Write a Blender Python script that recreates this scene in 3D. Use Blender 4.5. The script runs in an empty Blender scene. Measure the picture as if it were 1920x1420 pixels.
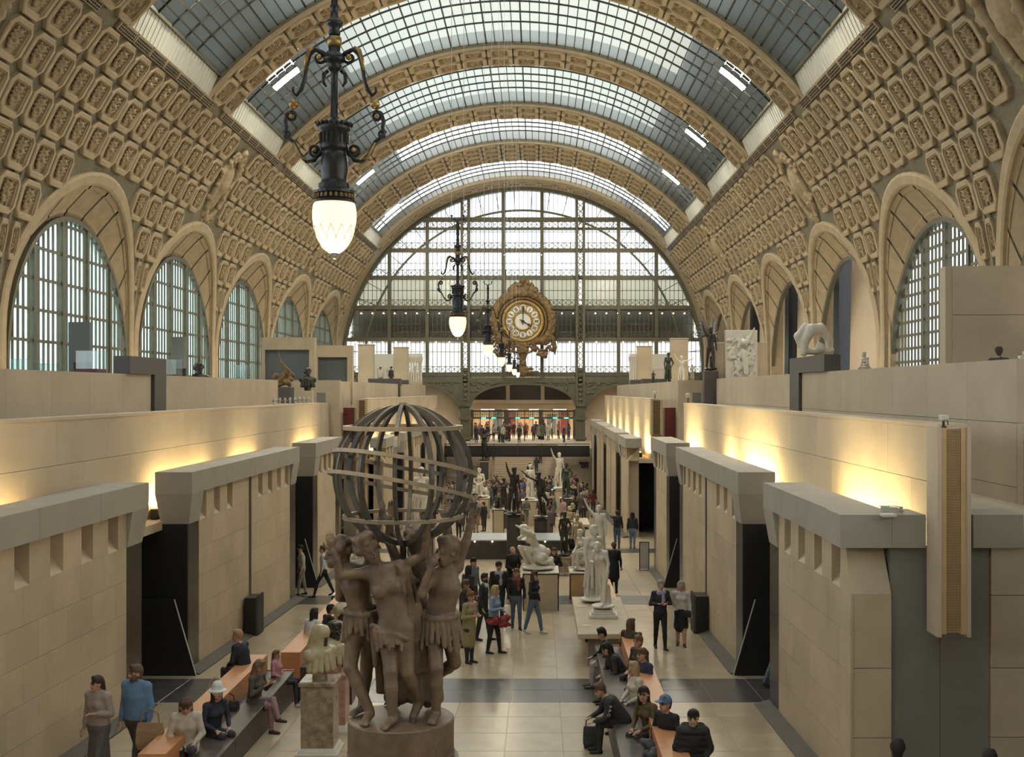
import bpy, math, random
import numpy as np
from mathutils import Vector, Matrix
random.seed(7)
scene = bpy.context.scene
COL = scene.collection
# ---------------------------------------------------------------- camera, sky, exposure
ZC = 6.5                      # eye height above the museum floor datum
F, VX, VY = 2150.0, 1008.0, 733.0
cam_d = bpy.data.cameras.new('camera'); cam = bpy.data.objects.new('camera', cam_d); COL.objects.link(cam)
cam.location = (0, 0, ZC); cam.rotation_euler = (math.pi / 2, 0, 0)
cam_d.sensor_width = 36.0; cam_d.lens = 36.0 * F / 1920.0
cam_d.shift_x = -(VX - 960) / 1920.0; cam_d.shift_y = (VY - 710) / 1920.0
cam_d.clip_start = 0.1; cam_d.clip_end = 600
scene.camera = cam
vs = scene.view_settings
vs.view_transform = 'Standard'; vs.look = 'None'; vs.gamma = 1.0; vs.use_curve_mapping = False
vs.exposure = 1.08
world = bpy.data.worlds.new('overcast_sky'); scene.world = world; world.use_nodes = True
nt = world.node_tree; nt.nodes.clear()
def nn(nt, t, **kw):
    n = nt.nodes.new(t)
    for k, v in kw.items(): setattr(n, k, v)
    return n
w_tc = nn(nt, 'ShaderNodeTexCoord'); w_no = nn(nt, 'ShaderNodeTexNoise'); w_no.inputs['Scale'].default_value = 1.7; w_no.inputs['Detail'].default_value = 5
w_mr = nn(nt, 'ShaderNodeMapRange'); w_mr.inputs[1].default_value = 0.4; w_mr.inputs[2].default_value = 0.6
w_mx = nn(nt, 'ShaderNodeMix', data_type='RGBA'); w_mx.inputs['A'].default_value = (0.72, 0.86, 1.0, 1); w_mx.inputs['B'].default_value = (1.0, 0.92, 0.77, 1)
w_bg = nn(nt, 'ShaderNodeBackground'); w_bg.inputs['Strength'].default_value = 1.55
w_out = nn(nt, 'ShaderNodeOutputWorld')
nt.links.new(w_tc.outputs['Generated'], w_no.inputs['Vector']); nt.links.new(w_no.outputs['Fac'], w_mr.inputs[0])
nt.links.new(w_mr.outputs[0], w_mx.inputs['Factor']); nt.links.new(w_mx.outputs['Result'], w_bg.inputs['Color']); nt.links.new(w_bg.outputs[0], w_out.inputs[0])
scene.cycles.max_bounces = 5; scene.cycles.diffuse_bounces = 4; scene.cycles.glossy_bounces = 2
scene.cycles.transmission_bounces = 4; scene.cycles.transparent_max_bounces = 12
scene.cycles.caustics_reflective = False; scene.cycles.caustics_refractive = False
scene.cycles.sample_clamp_indirect = 6.0
scene.cycles.use_denoising = True
scene.cycles.use_adaptive_sampling = True; scene.cycles.adaptive_threshold = 0.035; scene.cycles.adaptive_min_samples = 12
# ---------------------------------------------------------------- helpers
def W(px, py, d): return Vector(((px - VX) * d / F, d, ZC - (py - VY) * d / F))
def X_(px, d): return (px - VX) * d / F
def Z_(py, d): return ZC - (py - VY) * d / F
def fz(y): return 0.9 - 0.035 * y          # the museum floor slopes gently away
def fd(py): return 12040.0 / (py - 808.0)  # distance of a floor point
MATS = {}
def mat(name, col, rough=0.6, metal=0.0, var=0.0, vscale=1.5, col2=None, bump=0.0, bscale=20.0, rnd=0.0, spec=0.5, emit=None, estr=0.0, objcol=False, coord='Object', stretch=None):
    m = bpy.data.materials.new(name); m.use_nodes = True; MATS[name] = m
    t = m.node_tree; b = t.nodes['Principled BSDF']
    b.inputs['Roughness'].default_value = rough; b.inputs['Metallic'].default_value = metal
    b.inputs['Specular IOR Level'].default_value = spec
    c = (*col, 1); b.inputs['Base Color'].default_value = c; m.diffuse_color = c
    out = None
    tc = None
    if var or bump:
        tc = nn(t, 'ShaderNodeTexCoord'); vec = tc.outputs[coord]
        if stretch:
            mp = nn(t, 'ShaderNodeMapping'); mp.inputs['Scale'].default_value = stretch; t.links.new(vec, mp.inputs[0]); vec = mp.outputs[0]
    if var:
        no = nn(t, 'ShaderNodeTexNoise'); no.inputs['Scale'].default_value = vscale; no.inputs['Detail'].default_value = 6; no.inputs['Roughness'].default_value = .62
        t.links.new(vec, no.inputs['Vector'])
        mx = nn(t, 'ShaderNodeMix', data_type='RGBA'); c2 = col2 or tuple(x * (1 - var) for x in col)
        mx.inputs['A'].default_value = c; mx.inputs['B'].default_value = (*c2, 1)
        mr = nn(t, 'ShaderNodeMapRange'); mr.inputs[1].default_value = 0.35; mr.inputs[2].default_value = 0.68
        t.links.new(no.outputs['Fac'], mr.inputs[0]); t.links.new(mr.outputs[0], mx.inputs['Factor']); out = mx.outputs['Result']
    if objcol:
        oi = nn(t, 'ShaderNodeObjectInfo'); out = oi.outputs['Color']
    if rnd:
        oi = nn(t, 'ShaderNodeObjectInfo'); hs = nn(t, 'ShaderNodeHueSaturation')
        mr = nn(t, 'ShaderNodeMapRange'); mr.inputs[3].default_value = 1 - rnd; mr.inputs[4].default_value = 1 + rnd
        t.links.new(oi.outputs['Random'], mr.inputs[0]); t.links.new(mr.outputs[0], hs.inputs['Value'])
        if out: t.links.new(out, hs.inputs['Color'])
        else: hs.inputs['Color'].default_value = c
        out = hs.outputs[0]
    if out: t.links.new(out, b.inputs['Base Color'])
    if bump:
        nb = nn(t, 'ShaderNodeTexNoise'); nb.inputs['Scale'].default_value = bscale; nb.inputs['Detail'].default_value = 4
        t.links.new(vec, nb.inputs['Vector']); bp = nn(t, 'ShaderNodeBump'); bp.inputs['Strength'].default_value = bump; bp.inputs['Distance'].default_value = .02
        t.links.new(nb.outputs['Fac'], bp.inputs['Height']); t.links.new(bp.outputs[0], b.inputs['Normal'])
    if emit: b.inputs['Emission Color'].default_value = (*emit, 1); b.inputs['Emission Strength'].default_value = estr
    return m
def glass_mat(name, tint, clear=0.6, milky=(0.85, 0.9, 0.9), gloss=0.04):
    m = bpy.data.materials.new(name); m.use_nodes = True; MATS[name] = m; t = m.node_tree; t.nodes.clear()
    o = nn(t, 'ShaderNodeOutputMaterial'); tr = nn(t, 'ShaderNodeBsdfTransparent'); tr.inputs[0].default_value = (*tint, 1)
    tl = nn(t, 'ShaderNodeBsdfTranslucent'); tl.inputs[0].default_value = (*milky, 1)
    gl = nn(t, 'ShaderNodeBsdfGlossy'); gl.inputs['Roughness'].default_value = .15
    a = nn(t, 'ShaderNodeMixShader'); a.inputs[0].default_value = clear; b = nn(t, 'ShaderNodeMixShader'); b.inputs[0].default_value = gloss
    t.links.new(tl.outputs[0], a.inputs[1]); t.links.new(tr.outputs[0], a.inputs[2]); t.links.new(a.outputs[0], b.inputs[1]); t.links.new(gl.outputs[0], b.inputs[2]); t.links.new(b.outputs[0], o.inputs[0])
    return m
stone = mat('limestone', (.53, .44, .325), .62, var=.2, vscale=.55, bump=.12, bscale=9, rnd=.05)
stone_w = mat('warm_limestone_slab', (.55, .45, .315), .6, var=.24, vscale=.7, bump=.1, bscale=8, rnd=.07)
cornice_m = mat('grey_limestone', (.36, .335, .285), .65, var=.12, vscale=1.2, bump=.12, bscale=30)
plaster = mat('ochre_plaster', (.42, .33, .21), .7, var=.18, vscale=2.0, rnd=.04)
plaster_r = mat('ochre_relief', (.4, .31, .19), .75, var=.3, vscale=5.0)
groove = mat('grey_green_groove', (.22, .195, .135), .85, var=.25, vscale=6, bump=.5, bscale=25)
iron = mat('green_grey_iron', (.135, .125, .082), .5, metal=.15, var=.2, vscale=3)
iron_d = mat('dark_iron', (.05, .047, .04), .45, metal=.3)
glass_sky = glass_mat('skylight_glass', (.58, .6, .58), .66, (.55, .57, .55))
glass_win = glass_mat('frosted_window_glass', (.8, .92, .92), .7, (.8, .9, .88))
glass_t0 = glass_mat('tympanum_glass', (.85, .88, .9), .72, (.8, .83, .85))
glass_t1 = glass_mat('tympanum_glass_smoky', (.5, .5, .44), .65, (.5, .5, .45))
glass_cl = glass_mat('clear_glass', (.86, .9, .88), .97, gloss=.08)
louvre_m = mat('pale_louvre', (.55, .55, .5), .5)
floor_m = mat('honed_beige_floor', (.5, .4, .27), .24, var=.16, vscale=1.6, rnd=.05, spec=.5)
floor_j = mat('floor_joint', (.3, .25, .18), .5)
tile_d = mat('dark_slate_tile', (.085, .078, .075), .28, var=.2, vscale=3, rnd=.06)
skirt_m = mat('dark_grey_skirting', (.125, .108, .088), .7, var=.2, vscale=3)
metal_d = mat('brown_black_metal', (.07, .057, .046), .3, metal=.75, var=.4, vscale=.6, stretch=(6, 6, .4))
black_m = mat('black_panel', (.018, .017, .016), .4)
greyp = mat('grey_green_panel', (.21, .203, .18), .55, var=.1, vscale=2)
cream = mat('cream_wall', (.66, .53, .38), .7, var=.06, vscale=1)
orange_m = mat('orange_wood', (.6, .27, .115), .45, var=.15, vscale=4, stretch=(1, 8, 1))
wood_m = mat('pale_wood', (.55, .37, .19), .5, var=.15, vscale=4)
dark_seat = mat('dark_taupe_seat', (.085, .068, .056), .5, var=.2, vscale=4)
marble_w = mat('white_marble', (.74, .69, .6), .42, var=.12, vscale=5, bump=.06, bscale=40)
plaster_w = mat('white_plaster', (.7, .66, .58), .6, var=.12, vscale=6)
bronze_br = mat('brown_patinated_plaster', (.2, .135, .088), .5, var=.4, vscale=7, col2=(.12, .085, .062), bump=.2, bscale=55)
bronze_dk = mat('dark_bronze', (.045, .04, .035), .32, metal=.6, var=.4, vscale=9, col2=(.08, .075, .06))
bronze_gr = mat('green_bronze', (.07, .085, .065), .45, metal=.4, var=.3, vscale=9)
gold = mat('gilded_bronze', (.5, .34, .12), .38, metal=.7, var=.4, vscale=9, col2=(.22, .14, .06))
gold_d = mat('dull_gold_relief', (.23, .145, .06), .5, metal=.45, var=.5, vscale=5, col2=(.12, .075, .035), bump=.6, bscale=12)
marble_br = mat('breccia_marble', (.4, .32, .23), .35, var=.9, vscale=9, col2=(.17, .12, .085), bump=.03)
marble_pk = mat('pink_marble', (.5, .29, .22), .35, var=.4, vscale=8)
onyx = mat('cream_onyx', (.5, .43, .28), .35, var=.3, vscale=6)
red_p = mat('dark_red_panel', (.18, .035, .03), .6)
blue_p = mat('slate_blue_panel', (.12, .14, .15), .7)
lamp_dk = mat('blackened_bronze', (.04, .042, .045), .38, metal=.5, var=.4, vscale=12)
def glow(name, col, s): return mat(name, (.8, .75, .6), .5, emit=col, estr=s)
globe_m = glow('lit_opal_glass', (1.0, .9, .5), .55)
tube_m = glow('lit_lamp_tube', (1.0, .93, .76), 190.0)
spot_m = glow('small_lit_bulb', (1.0, .8, .5), 6.0)
lens_m = glow('uplight_lens', (1.0, .78, .4), .5)
lobby_m = glow('lobby_lamp', (1.0, .9, .74), 3.2)

def new_obj(name, me, parent=None):
    o = bpy.data.objects.new(name, me); COL.objects.link(o)
    if parent is not None: o.parent = parent
    return o
def woff(o):
    v = Vector((0, 0, 0))
    while o is not None: v += o.location; o = o.parent
    return v
def tag(o, label=None, cat=None, group=None, kind=None):
    if label: o['label'] = label
    if cat: o['category'] = cat
    if group: o['group'] = group
    if kind: o['kind'] = kind
    return o
def thing(name, label, cat, loc=(0, 0, 0), group=None, kind=None):
    o = new_obj(name, None); o.location = loc; o.empty_display_size = .2
    return tag(o, label, cat, group, kind)
class MB:
    def __init__(s): s.v = []; s.f = []; s.m = []
    def add(s, vs_, fs, m=0):
        b = len(s.v); s.v.extend([tuple(p) for p in vs_]); s.f.extend([tuple(i + b for i in f) for f in fs]); s.m.extend([m] * len(fs)); return s
    def hexa(s, p, m=0):   # 8 points: bottom ring 0-3, top ring 4-7
        return s.add(p, [(0, 3, 2, 1), (4, 5, 6, 7), (0, 1, 5, 4), (1, 2, 6, 5), (2, 3, 7, 6), (3, 0, 4, 7)], m)
    def box(s, x0, x1, y0, y1, z0, z1, m=0):
        return s.hexa([(x0, y0, z0), (x1, y0, z0), (x1, y1, z0), (x0, y1, z0), (x0, y0, z1), (x1, y0, z1), (x1, y1, z1), (x0, y1, z1)], m)
    def cbox(s, x0, x1, y0, y1, z0, z1, c=.02, m=0):   # box with chamfered top and bottom rims
        rings = []
        for (e, z) in ((c, z0), (0, z0 + c), (0, z1 - c), (c, z1)):
            rings.append([(x0 + e, y0 + e, z), (x1 - e, y0 + e, z), (x1 - e, y1 - e, z), (x0 + e, y1 - e, z)])
        return s.loft(rings, m, cap=True)
    def prism(s, poly, vec, m=0):
        n = len(poly); a = [Vector(p) for p in poly]; b = [p + Vector(vec) for p in a]
        return s.add(a + b, [tuple(range(n))[::-1], tuple(range(n, 2 * n))] + [(i, (i + 1) % n, n + (i + 1) % n, n + i) for i in range(n)], m)
    def loft(s, rings, m=0, cap=True, closed=True):
        n = len(rings[0]); vs_ = [p for r in rings for p in r]; fs = []
        for k in range(len(rings) - 1):
            for i in range(n if closed else n - 1):
                j = (i + 1) % n; fs.append((k * n + i, k * n + j, (k + 1) * n + j, (k + 1) * n + i))
        if cap and closed: fs.append(tuple(range(n))[::-1]); fs.append(tuple((len(rings) - 1) * n + i for i in range(n)))
        return s.add(vs_, fs, m)
    def lathe(s, prof, c=(0, 0, 0), n=16, m=0, sx=1, sy=1):
        return s.loft([[(c[0] + sx * r * math.cos(2 * math.pi * i / n), c[1] + sy * r * math.sin(2 * math.pi * i / n), c[2] + z) for i in range(n)] for r, z in prof], m)
    def tube(s, pts, r, n=8, m=0):
        pts = [Vector(p) for p in pts]; rings = []; up = Vector((0, 0, 1)); last = None
        for i, p in enumerate(pts):
            t = (pts[min(i + 1, len(pts) - 1)] - pts[max(i - 1, 0)]).normalized()
            a = last - t * last.dot(t) if last is not None else (up.cross(t) if abs(t.z) < .95 else Vector((1, 0, 0)).cross(t))
            if a.length < 1e-5: a = Vector((1, 0, 0)).cross(t)
            a.normalize(); last = a; b = t.cross(a); rr = r[i] if isinstance(r, (list, tuple)) else r
            rings.append([p + a * rr * math.cos(2 * math.pi * k / n) + b * rr * math.sin(2 * math.pi * k / n) for k in range(n)])
        return s.loft(rings, m)
    def bar(s, a, b, w, h, m=0, up=(0, 0, 1)):   # rectangular bar from a to b
        a, b = Vector(a), Vector(b); t = (b - a).normalized(); u = Vector(up); sx = t.cross(u)
        if sx.length < 1e-4: sx = t.cross(Vector((1, 0, 0)))
        sx.normalize(); uu = sx.cross(t); p = []
        for q in (a, b):
            p += [q - sx * w / 2 - uu * h / 2, q + sx * w / 2 - uu * h / 2, q + sx * w / 2 + uu * h / 2, q - sx * w / 2 + uu * h / 2]
        return s.hexa(p, m)
    def ball(s, c, r, n=10, m=0, sc=(1, 1, 1)):
        k = max(4, n // 2)
        return s.loft([[(c[0] + sc[0] * r * math.sin(math.pi * (j + .02) / (k + .04)) * math.cos(2 * math.pi * i / n), c[1] + sc[1] * r * math.sin(math.pi * (j + .02) / (k + .04)) * math.sin(2 * math.pi * i / n), c[2] - sc[2] * r * math.cos(math.pi * (j + .02) / (k + .04))) for i in range(n)] for j in range(k + 1)], m)
    def mesh(s, name, mats, off=(0, 0, 0), smooth=False):
        me = bpy.data.meshes.new(name); o = Vector(off)
        me.from_pydata([(p[0] - o[0], p[1] - o[1], p[2] - o[2]) for p in s.v], [], s.f)
        mats = mats if isinstance(mats, (list, tuple)) else [mats]
        for m in mats: me.materials.append(m)
        if len(mats) > 1: me.polygons.foreach_set('material_index', s.m)
        if smooth: me.polygons.foreach_set('use_smooth', [True] * len(me.polygons))
        me.update(); return me
    def build(s, name, mats, parent=None, smooth=False, loc=None):
        off = woff(parent) if parent is not None else (Vector(loc) if loc is not None else Vector((0, 0, 0)))
        o = new_obj(name, s.mesh(name, mats, off, smooth), parent)
        if parent is None and loc is not None: o.location = loc
        return o
def smooth_angle(o, deg=40):
    me = o.data; me.polygons.foreach_set('use_smooth', [True] * len(me.polygons))
    try: me.set_sharp_from_angle(angle=math.radians(deg))
    except Exception: pass
def copy_tree(o, parent=None):
    c = o.copy(); COL.objects.link(c); c.parent = parent
    for ch in list(o.children):
        copy_tree(ch, c)
    return c
# ---------------------------------------------------------------- smooth-union surfaces (figures, ornament)
class SDF:
    def __init__(s, k=.03): s.p = []; s.k = k
    def cone(s, a, b, ra, rb=None, m=0, flat=None, ff=1.0, k=None):
        s.p.append((np.array(a, float), np.array(b, float), float(ra), float(ra if rb is None else rb), m, None if flat is None else np.array(flat, float) / np.linalg.norm(flat), ff, s.k if k is None else k)); return s
    def ball(s, c, r, m=0, flat=None, ff=1.0, k=None): return s.cone(c, c, r, r, m, flat, ff, k)
    def mesh(s, vox):
        lo = np.min([np.minimum(p[0], p[1]) - max(p[2], p[3]) for p in s.p], 0) - 3 * vox
        hi = np.max([np.maximum(p[0], p[1]) + max(p[2], p[3]) for p in s.p], 0) + 3 * vox
        n = np.ceil((hi - lo) / vox).astype(int) + 1
        ax = [(lo[i] + vox * np.arange(n[i])).astype(np.float32) for i in range(3)]
        V = np.full(n, 1.0, np.float32); B = np.full(n, 1.0, np.float32); M = np.zeros(n, np.int8)
        for a, b, ra, rb, m, fl, ff, k in s.p:
            r = max(ra, rb) + max(k, .001) + 2.5 * vox
            i0 = np.maximum(((np.minimum(a, b) - r - lo) / vox).astype(int), 0); i1 = np.minimum(((np.maximum(a, b) + r - lo) / vox).astype(int) + 2, n)
            sl = tuple(slice(i0[i], i1[i]) for i in range(3))
            P = [ax[0][sl[0]][:, None, None] - a[0], ax[1][sl[1]][None, :, None] - a[1], ax[2][sl[2]][None, None, :] - a[2]]
            ab = b - a; L = float(ab @ ab)
            if L > 1e-10: t = np.clip((P[0] * ab[0] + P[1] * ab[1] + P[2] * ab[2]) / L, 0, 1)
            else: t = np.zeros((1, 1, 1), np.float32)
            q = [P[i] - t * ab[i] for i in range(3)]
            d2 = q[0] ** 2 + q[1] ** 2 + q[2] ** 2
            if fl is not None:
                h = q[0] * fl[0] + q[1] * fl[1] + q[2] * fl[2]; d2 = d2 + (1 / ff ** 2 - 1) * h * h
            d = (np.sqrt(np.maximum(d2, 0)) - (ra + (rb - ra) * t))
            if fl is not None: d = d * (0.5 + 0.5 * ff)
            d = np.broadcast_to(d, V[sl].shape).astype(np.float32)
            v = V[sl]; bb = B[sl]; mm = M[sl]; w = d < bb; mm[w] = m; bb[w] = d[w]
            if k > 0:
                hh = np.clip(.5 + .5 * (d - v) / k, 0, 1); v[...] = d * (1 - hh) + v * hh - k * hh * (1 - hh)
            else: np.minimum(v, d, out=v)
        ins = V < 0
        c = ins[:-1, :-1, :-1].astype(np.int8)
        for dx in (0, 1):
            for dy in (0, 1):
                for dz in (0, 1):
                    if dx + dy + dz: c = c + ins[dx:n[0] - 1 + dx, dy:n[1] - 1 + dy, dz:n[2] - 1 + dz]
        act = (c > 0) & (c < 8); idx = np.argwhere(act); ids = np.full(act.shape, -1, np.int64); ids[act] = np.arange(len(idx))
        acc = np.zeros((len(idx), 3)); cnt = np.zeros(len(idx)); I, J, K = idx.T
        cor = [(0, 0, 0), (1, 0, 0), (0, 1, 0), (1, 1, 0), (0, 0, 1), (1, 0, 1), (0, 1, 1), (1, 1, 1)]
        val = [V[I + a, J + b, K + cc] for a, b, cc in cor]
        for e0, e1 in ((0, 1), (2, 3), (4, 5), (6, 7), (0, 2), (1, 3), (4, 6), (5, 7), (0, 4), (1, 5), (2, 6), (3, 7)):
            a, b = val[e0], val[e1]; w = (a < 0) != (b < 0); t = np.where(w, a / np.where(w, a - b, 1), 0)
            p0, p1 = np.array(cor[e0]), np.array(cor[e1]); acc += np.where(w[:, None], p0 + t[:, None] * (p1 - p0), 0); cnt += w
        verts = lo + vox * (idx + acc / np.maximum(cnt, 1)[:, None])
        vm = M[I, J, K]; faces = []
        for axis in range(3):
            o1, o2 = [(1, 2), (2, 0), (0, 1)][axis]
            s0 = [slice(None)] * 3; s1 = [slice(None)] * 3; s0[axis] = slice(0, -1); s1[axis] = slice(1, None)
            x = ins[tuple(s0)] != ins[tuple(s1)]; e = np.argwhere(x); e = e[(e[:, o1] > 0) & (e[:, o2] > 0)]
            fl = ins[e[:, 0], e[:, 1], e[:, 2]]
            def cell(d1, d2):
                q = e.copy(); q[:, o1] -= d1; q[:, o2] -= d2; return ids[q[:, 0], q[:, 1], q[:, 2]]
            f = np.stack([cell(1, 1), cell(0, 1), cell(0, 0), cell(1, 0)], 1); f[~fl] = f[~fl][:, ::-1]; faces.append(f)
        f = np.concatenate(faces); f = f[(f >= 0).all(1)]
        return verts, f, vm[f[:, 0]]
def sdf_mesh(sd, vox, mats, name, off=(0, 0, 0), sc=1.0):
    v, f, fm = sd.mesh(vox); v = (v - np.array(off)) * sc
    me = bpy.data.meshes.new(name); me.vertices.add(len(v)); me.vertices.foreach_set('co', v.astype(np.float32).ravel())
    me.loops.add(len(f) * 4); me.loops.foreach_set('vertex_index', f.astype(np.int32).ravel())
    me.polygons.add(len(f)); me.polygons.foreach_set('loop_start', np.arange(len(f), dtype=np.int32) * 4)
    for m in mats: me.materials.append(m)
    me.polygons.foreach_set('material_index', fm.astype(np.int32)); me.polygons.foreach_set('use_smooth', np.ones(len(f), bool))
    me.update(calc_edges=True); return me
# ================================================================ large structure
XA = -1.5                     # nave axis
Z0, RS = ZC + 2.2, 18.55      # vault centre line and surface radius
BAY = 14.2
RIBS = [28.2 + BAY * i for i in range(-3, 7)]     # rib centres, -14.4 .. 113.4
YT = 117.0                    # end wall (glazed)
TH1 = math.radians(40)
def vx(side, z, r=RS):
    dz = max(0.0, z - Z0); return XA + side * math.sqrt(max(0, r * r - dz * dz))
def bend(side, th, y, r=RS): return Vector((XA + side * r * math.cos(th), y, Z0 + r * math.sin(th)))
UC = {1: 6.1, -1: 6.43}; UG = 7.55; UP = {1: 10.4, -1: 10.5}; UP2 = 8.85
def sx(side, u): return XA + side * u
# ---------------- floor: joint bed, tiles, dark bands
m = MB(); m.add([(-26, -16, fz(-16)), (24, -16, fz(-16)), (24, 101.5, fz(101.5)), (-26, 101.5, fz(101.5)), (-26, -16, fz(-16) - .4), (24, -16, fz(-16) - .4), (24, 101.5, fz(101.5) - .4), (-26, 101.5, fz(101.5) - .4)],
              [(0, 1, 2, 3), (7, 6, 5, 4), (0, 4, 5, 1), (1, 5, 6, 2), (2, 6, 7, 3), (3, 7, 4, 0)])
floor = tag(m.build('floor', floor_m), 'pale beige stone floor of the long sculpture hall', 'floor', kind='structure')
slope = math.atan(.035)
def tile_mesh(w, l, mt, g=.012):
    b = MB(); b.cbox(g / 2, w - g / 2, g / 2, l - g / 2, -.03, .012, .004); return b.mesh('tile', mt)
TW = 12.3 / 12
bands = [(23.6, 25.85), (36.9, 38.9), (52.6, 54.4)]
tm = {}
def put_tile(x, y, w, l, mt):
    key = (round(w, 3), round(l, 3), mt.name)
    if key not in tm: tm[key] = tile_mesh(w, l, mt)
    o = new_obj('tile', tm[key], floor); o.location = (x, y, fz(y)); o.rotation_euler.x = -slope
for a, b in bands:
    for r in range(2):
        for c in range(14): put_tile(-8.85 + c * 1.04, a + r * (b - a) / 2, 1.04, (b - a) / 2, tile_d)
segs = [(17.6, 23.6, 5), (25.85, 36.9, 9), (38.9, 46.4, 6)]
for a, b, n in segs:
    for r in range(n):
        for c in range(12): put_tile(-7.75 + c * TW, a + r * (b - a) / n, TW, (b - a) / n, floor_m)
# ---------------- vault sides
wall = {}
YC = [(RIBS[i] + RIBS[i + 1]) / 2 for i in range(len(RIBS) - 1)]
AR, AZ = 6.5, ZC + 2.3        # arch opening on the vault surface
ZG = ZC - .6                  # gallery level at the foot of the vault
def arch_z(y, yc, r=AR, az=AZ):
    t = r * r - (y - yc) ** 2
    return az + math.sqrt(t) if t > 0 else None
for side, nm in ((-1, 'left'), (1, 'right')):
    b = MB()
    for bi, yc in enumerate(YC):
        ys = [yc - 7.1, yc - AR - .001] + [yc - AR * math.cos(math.pi * i / 36) for i in range(1, 36)] + [yc + AR + .001, yc + 7.1]
        rows = []
        for y in ys:
            za = arch_z(y, yc); zb = ZG if (za is None or y < yc - AR or y > yc + AR) else za
            ths = []
            s0 = (zb - Z0) if zb < Z0 else RS * math.asin((zb - Z0) / RS)
            s1 = RS * TH1; col = []
            for k in range(15):
                s = s0 + (s1 - s0) * k / 14
                col.append((XA + side * RS, y, Z0 + s) if s < 0 else tuple(bend(side, s / RS, y)))
            rows.append(col)
        b.loft(rows, closed=False)
    wall[side] = tag(b.build('wall_' + nm, groove), 'coffered ochre vault wall with tall arched openings on the ' + nm + ' side of the hall', 'wall', kind='structure')
    smooth_angle(wall[side], 60)
def arch_ring(yc, side, r0, r1, p0, p1, n=30, az=AZ, zlow=ZG, a0=0.0, a1=math.pi, legs=True):
    """moulding on the vault surface between radii r0, r1, standing p0..p1 proud"""
    rings = []
    def ring(y0, z0_, y1, z1_):
        def pt(y, z, p):
            th = math.asin(min(1, max(0, z - Z0) / RS)); r = RS - p
            return (XA + side * r * math.cos(th), y, (Z0 + r * math.sin(th)) if z > Z0 else z)
        return [pt(y0, z0_, p0), pt(y0, z0_, p1), pt(y0 * .82 + y1 * .18, z0_ * .82 + z1_ * .18, p1 + .06), pt(y0 * .2 + y1 * .8, z0_ * .2 + z1_ * .8, p1 + .06), pt(y1, z1_, p1), pt(y1, z1_, p0)]
    if legs: rings.append(ring(yc + r0, zlow, yc + r1, zlow))
    for i in range(n + 1):
        a = a0 + (a1 - a0) * i / n; rings.append(ring(yc + r0 * math.cos(a), az + r0 * math.sin(a), yc + r1 * math.cos(a), az + r1 * math.sin(a)))
    if legs: rings.append(ring(yc - r0, zlow, yc - r1, zlow))
    return MB().loft(rings)
VIS = [y for y in YC if y > 20]
WU, WR, WZ = 18.45, 6.3, ZC + 1.1    # window plane, radius, spring height
def coffer_mesh(la=.76, lb=.83, cut=.34):
    def octo(e, z, kk=.45):
        a, c, k = la - e, lb - e, max(.03, cut - e * kk)
        return [(a, -c + k, z), (a, c - k, z), (a - k, c, z), (-a + k, c, z), (-a, c - k, z), (-a, -c + k, z), (-a + k, -c, z), (a - k, -c, z)]
    b = MB(); b.loft([octo(0, -.02), octo(0, .17), octo(.035, .2), octo(.2, .2, 1.0), octo(.215, .15, 1.2), octo(.265, .14, 1.15), octo(.28, .02, 1.1)], cap=False)
    n = len(b.v); b.f.append(tuple(range(n - 8, n))); b.m.append(0); return b
def rosette(b, m=0):
    rings = []
    for j, (r, z) in enumerate(((.46, .0), (.44, .08), (.36, .15), (.27, .1), (.2, .2), (.1, .17), (.02, .24))):
        rg = []
        for i in range(20):
            a = 2 * math.pi * i / 20; w = 1 + (.22 if j < 3 else .1) * math.cos(5 * a + j * .6); zz = z * (1 + .35 * math.cos(10 * a + j))
            rg.append((r * w * math.cos(a) * .98, r * w * math.sin(a) * .9, zz))
        rings.append(rg)
    return b.loft(rings, m)
def acanthus():
    s = SDF(.02)
    s.cone((-.34, 0, .05), (.3, 0, .13), .07, .09); s.ball((.3, 0, .16), .1); s.ball((-.02, 0, .17), .1)
    for i in range(5):
        x = -.32 + .15 * i; L = (.2, .27, .3, .27, .2)[i]
        for q in (-1, 1):
            s.cone((x, q * .04, .09), (x + .1, q * L, .1), .055, .05, k=.012); s.ball((x + .13, q * (L + .02), .15), .055, k=.012); s.cone((x + .06, q * .12, .14), (x + .12, q * L * .9, .16), .028, .024, k=.006)
    return sdf_mesh(s, .034, [plaster_r], 'rosette')
cof_me = coffer_mesh().mesh('coffer', plaster); ros_me = acanthus()
cof_s = coffer_mesh(.76, .62, .28).mesh('coffer', plaster)
both = coffer_mesh(); rosette(both, 1)
both_me = both.mesh('coffer', [plaster, plaster_r]); both_v, both_f, both_m = both.v, both.f, both.m
def vframe(side, th, y):
    n = Vector((-side * math.cos(th), 0, -math.sin(th))); t = Vector((-side * math.sin(th), 0, math.cos(th))); e = n.cross(t)
    return Matrix((( t.x, e.x, n.x), (t.y, e.y, n.y), (t.z, e.z, n.z))).to_4x4(), bend(side, th, y)
CP = BAY / 8
CART = {35.3, 63.7, 92.1}
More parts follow.
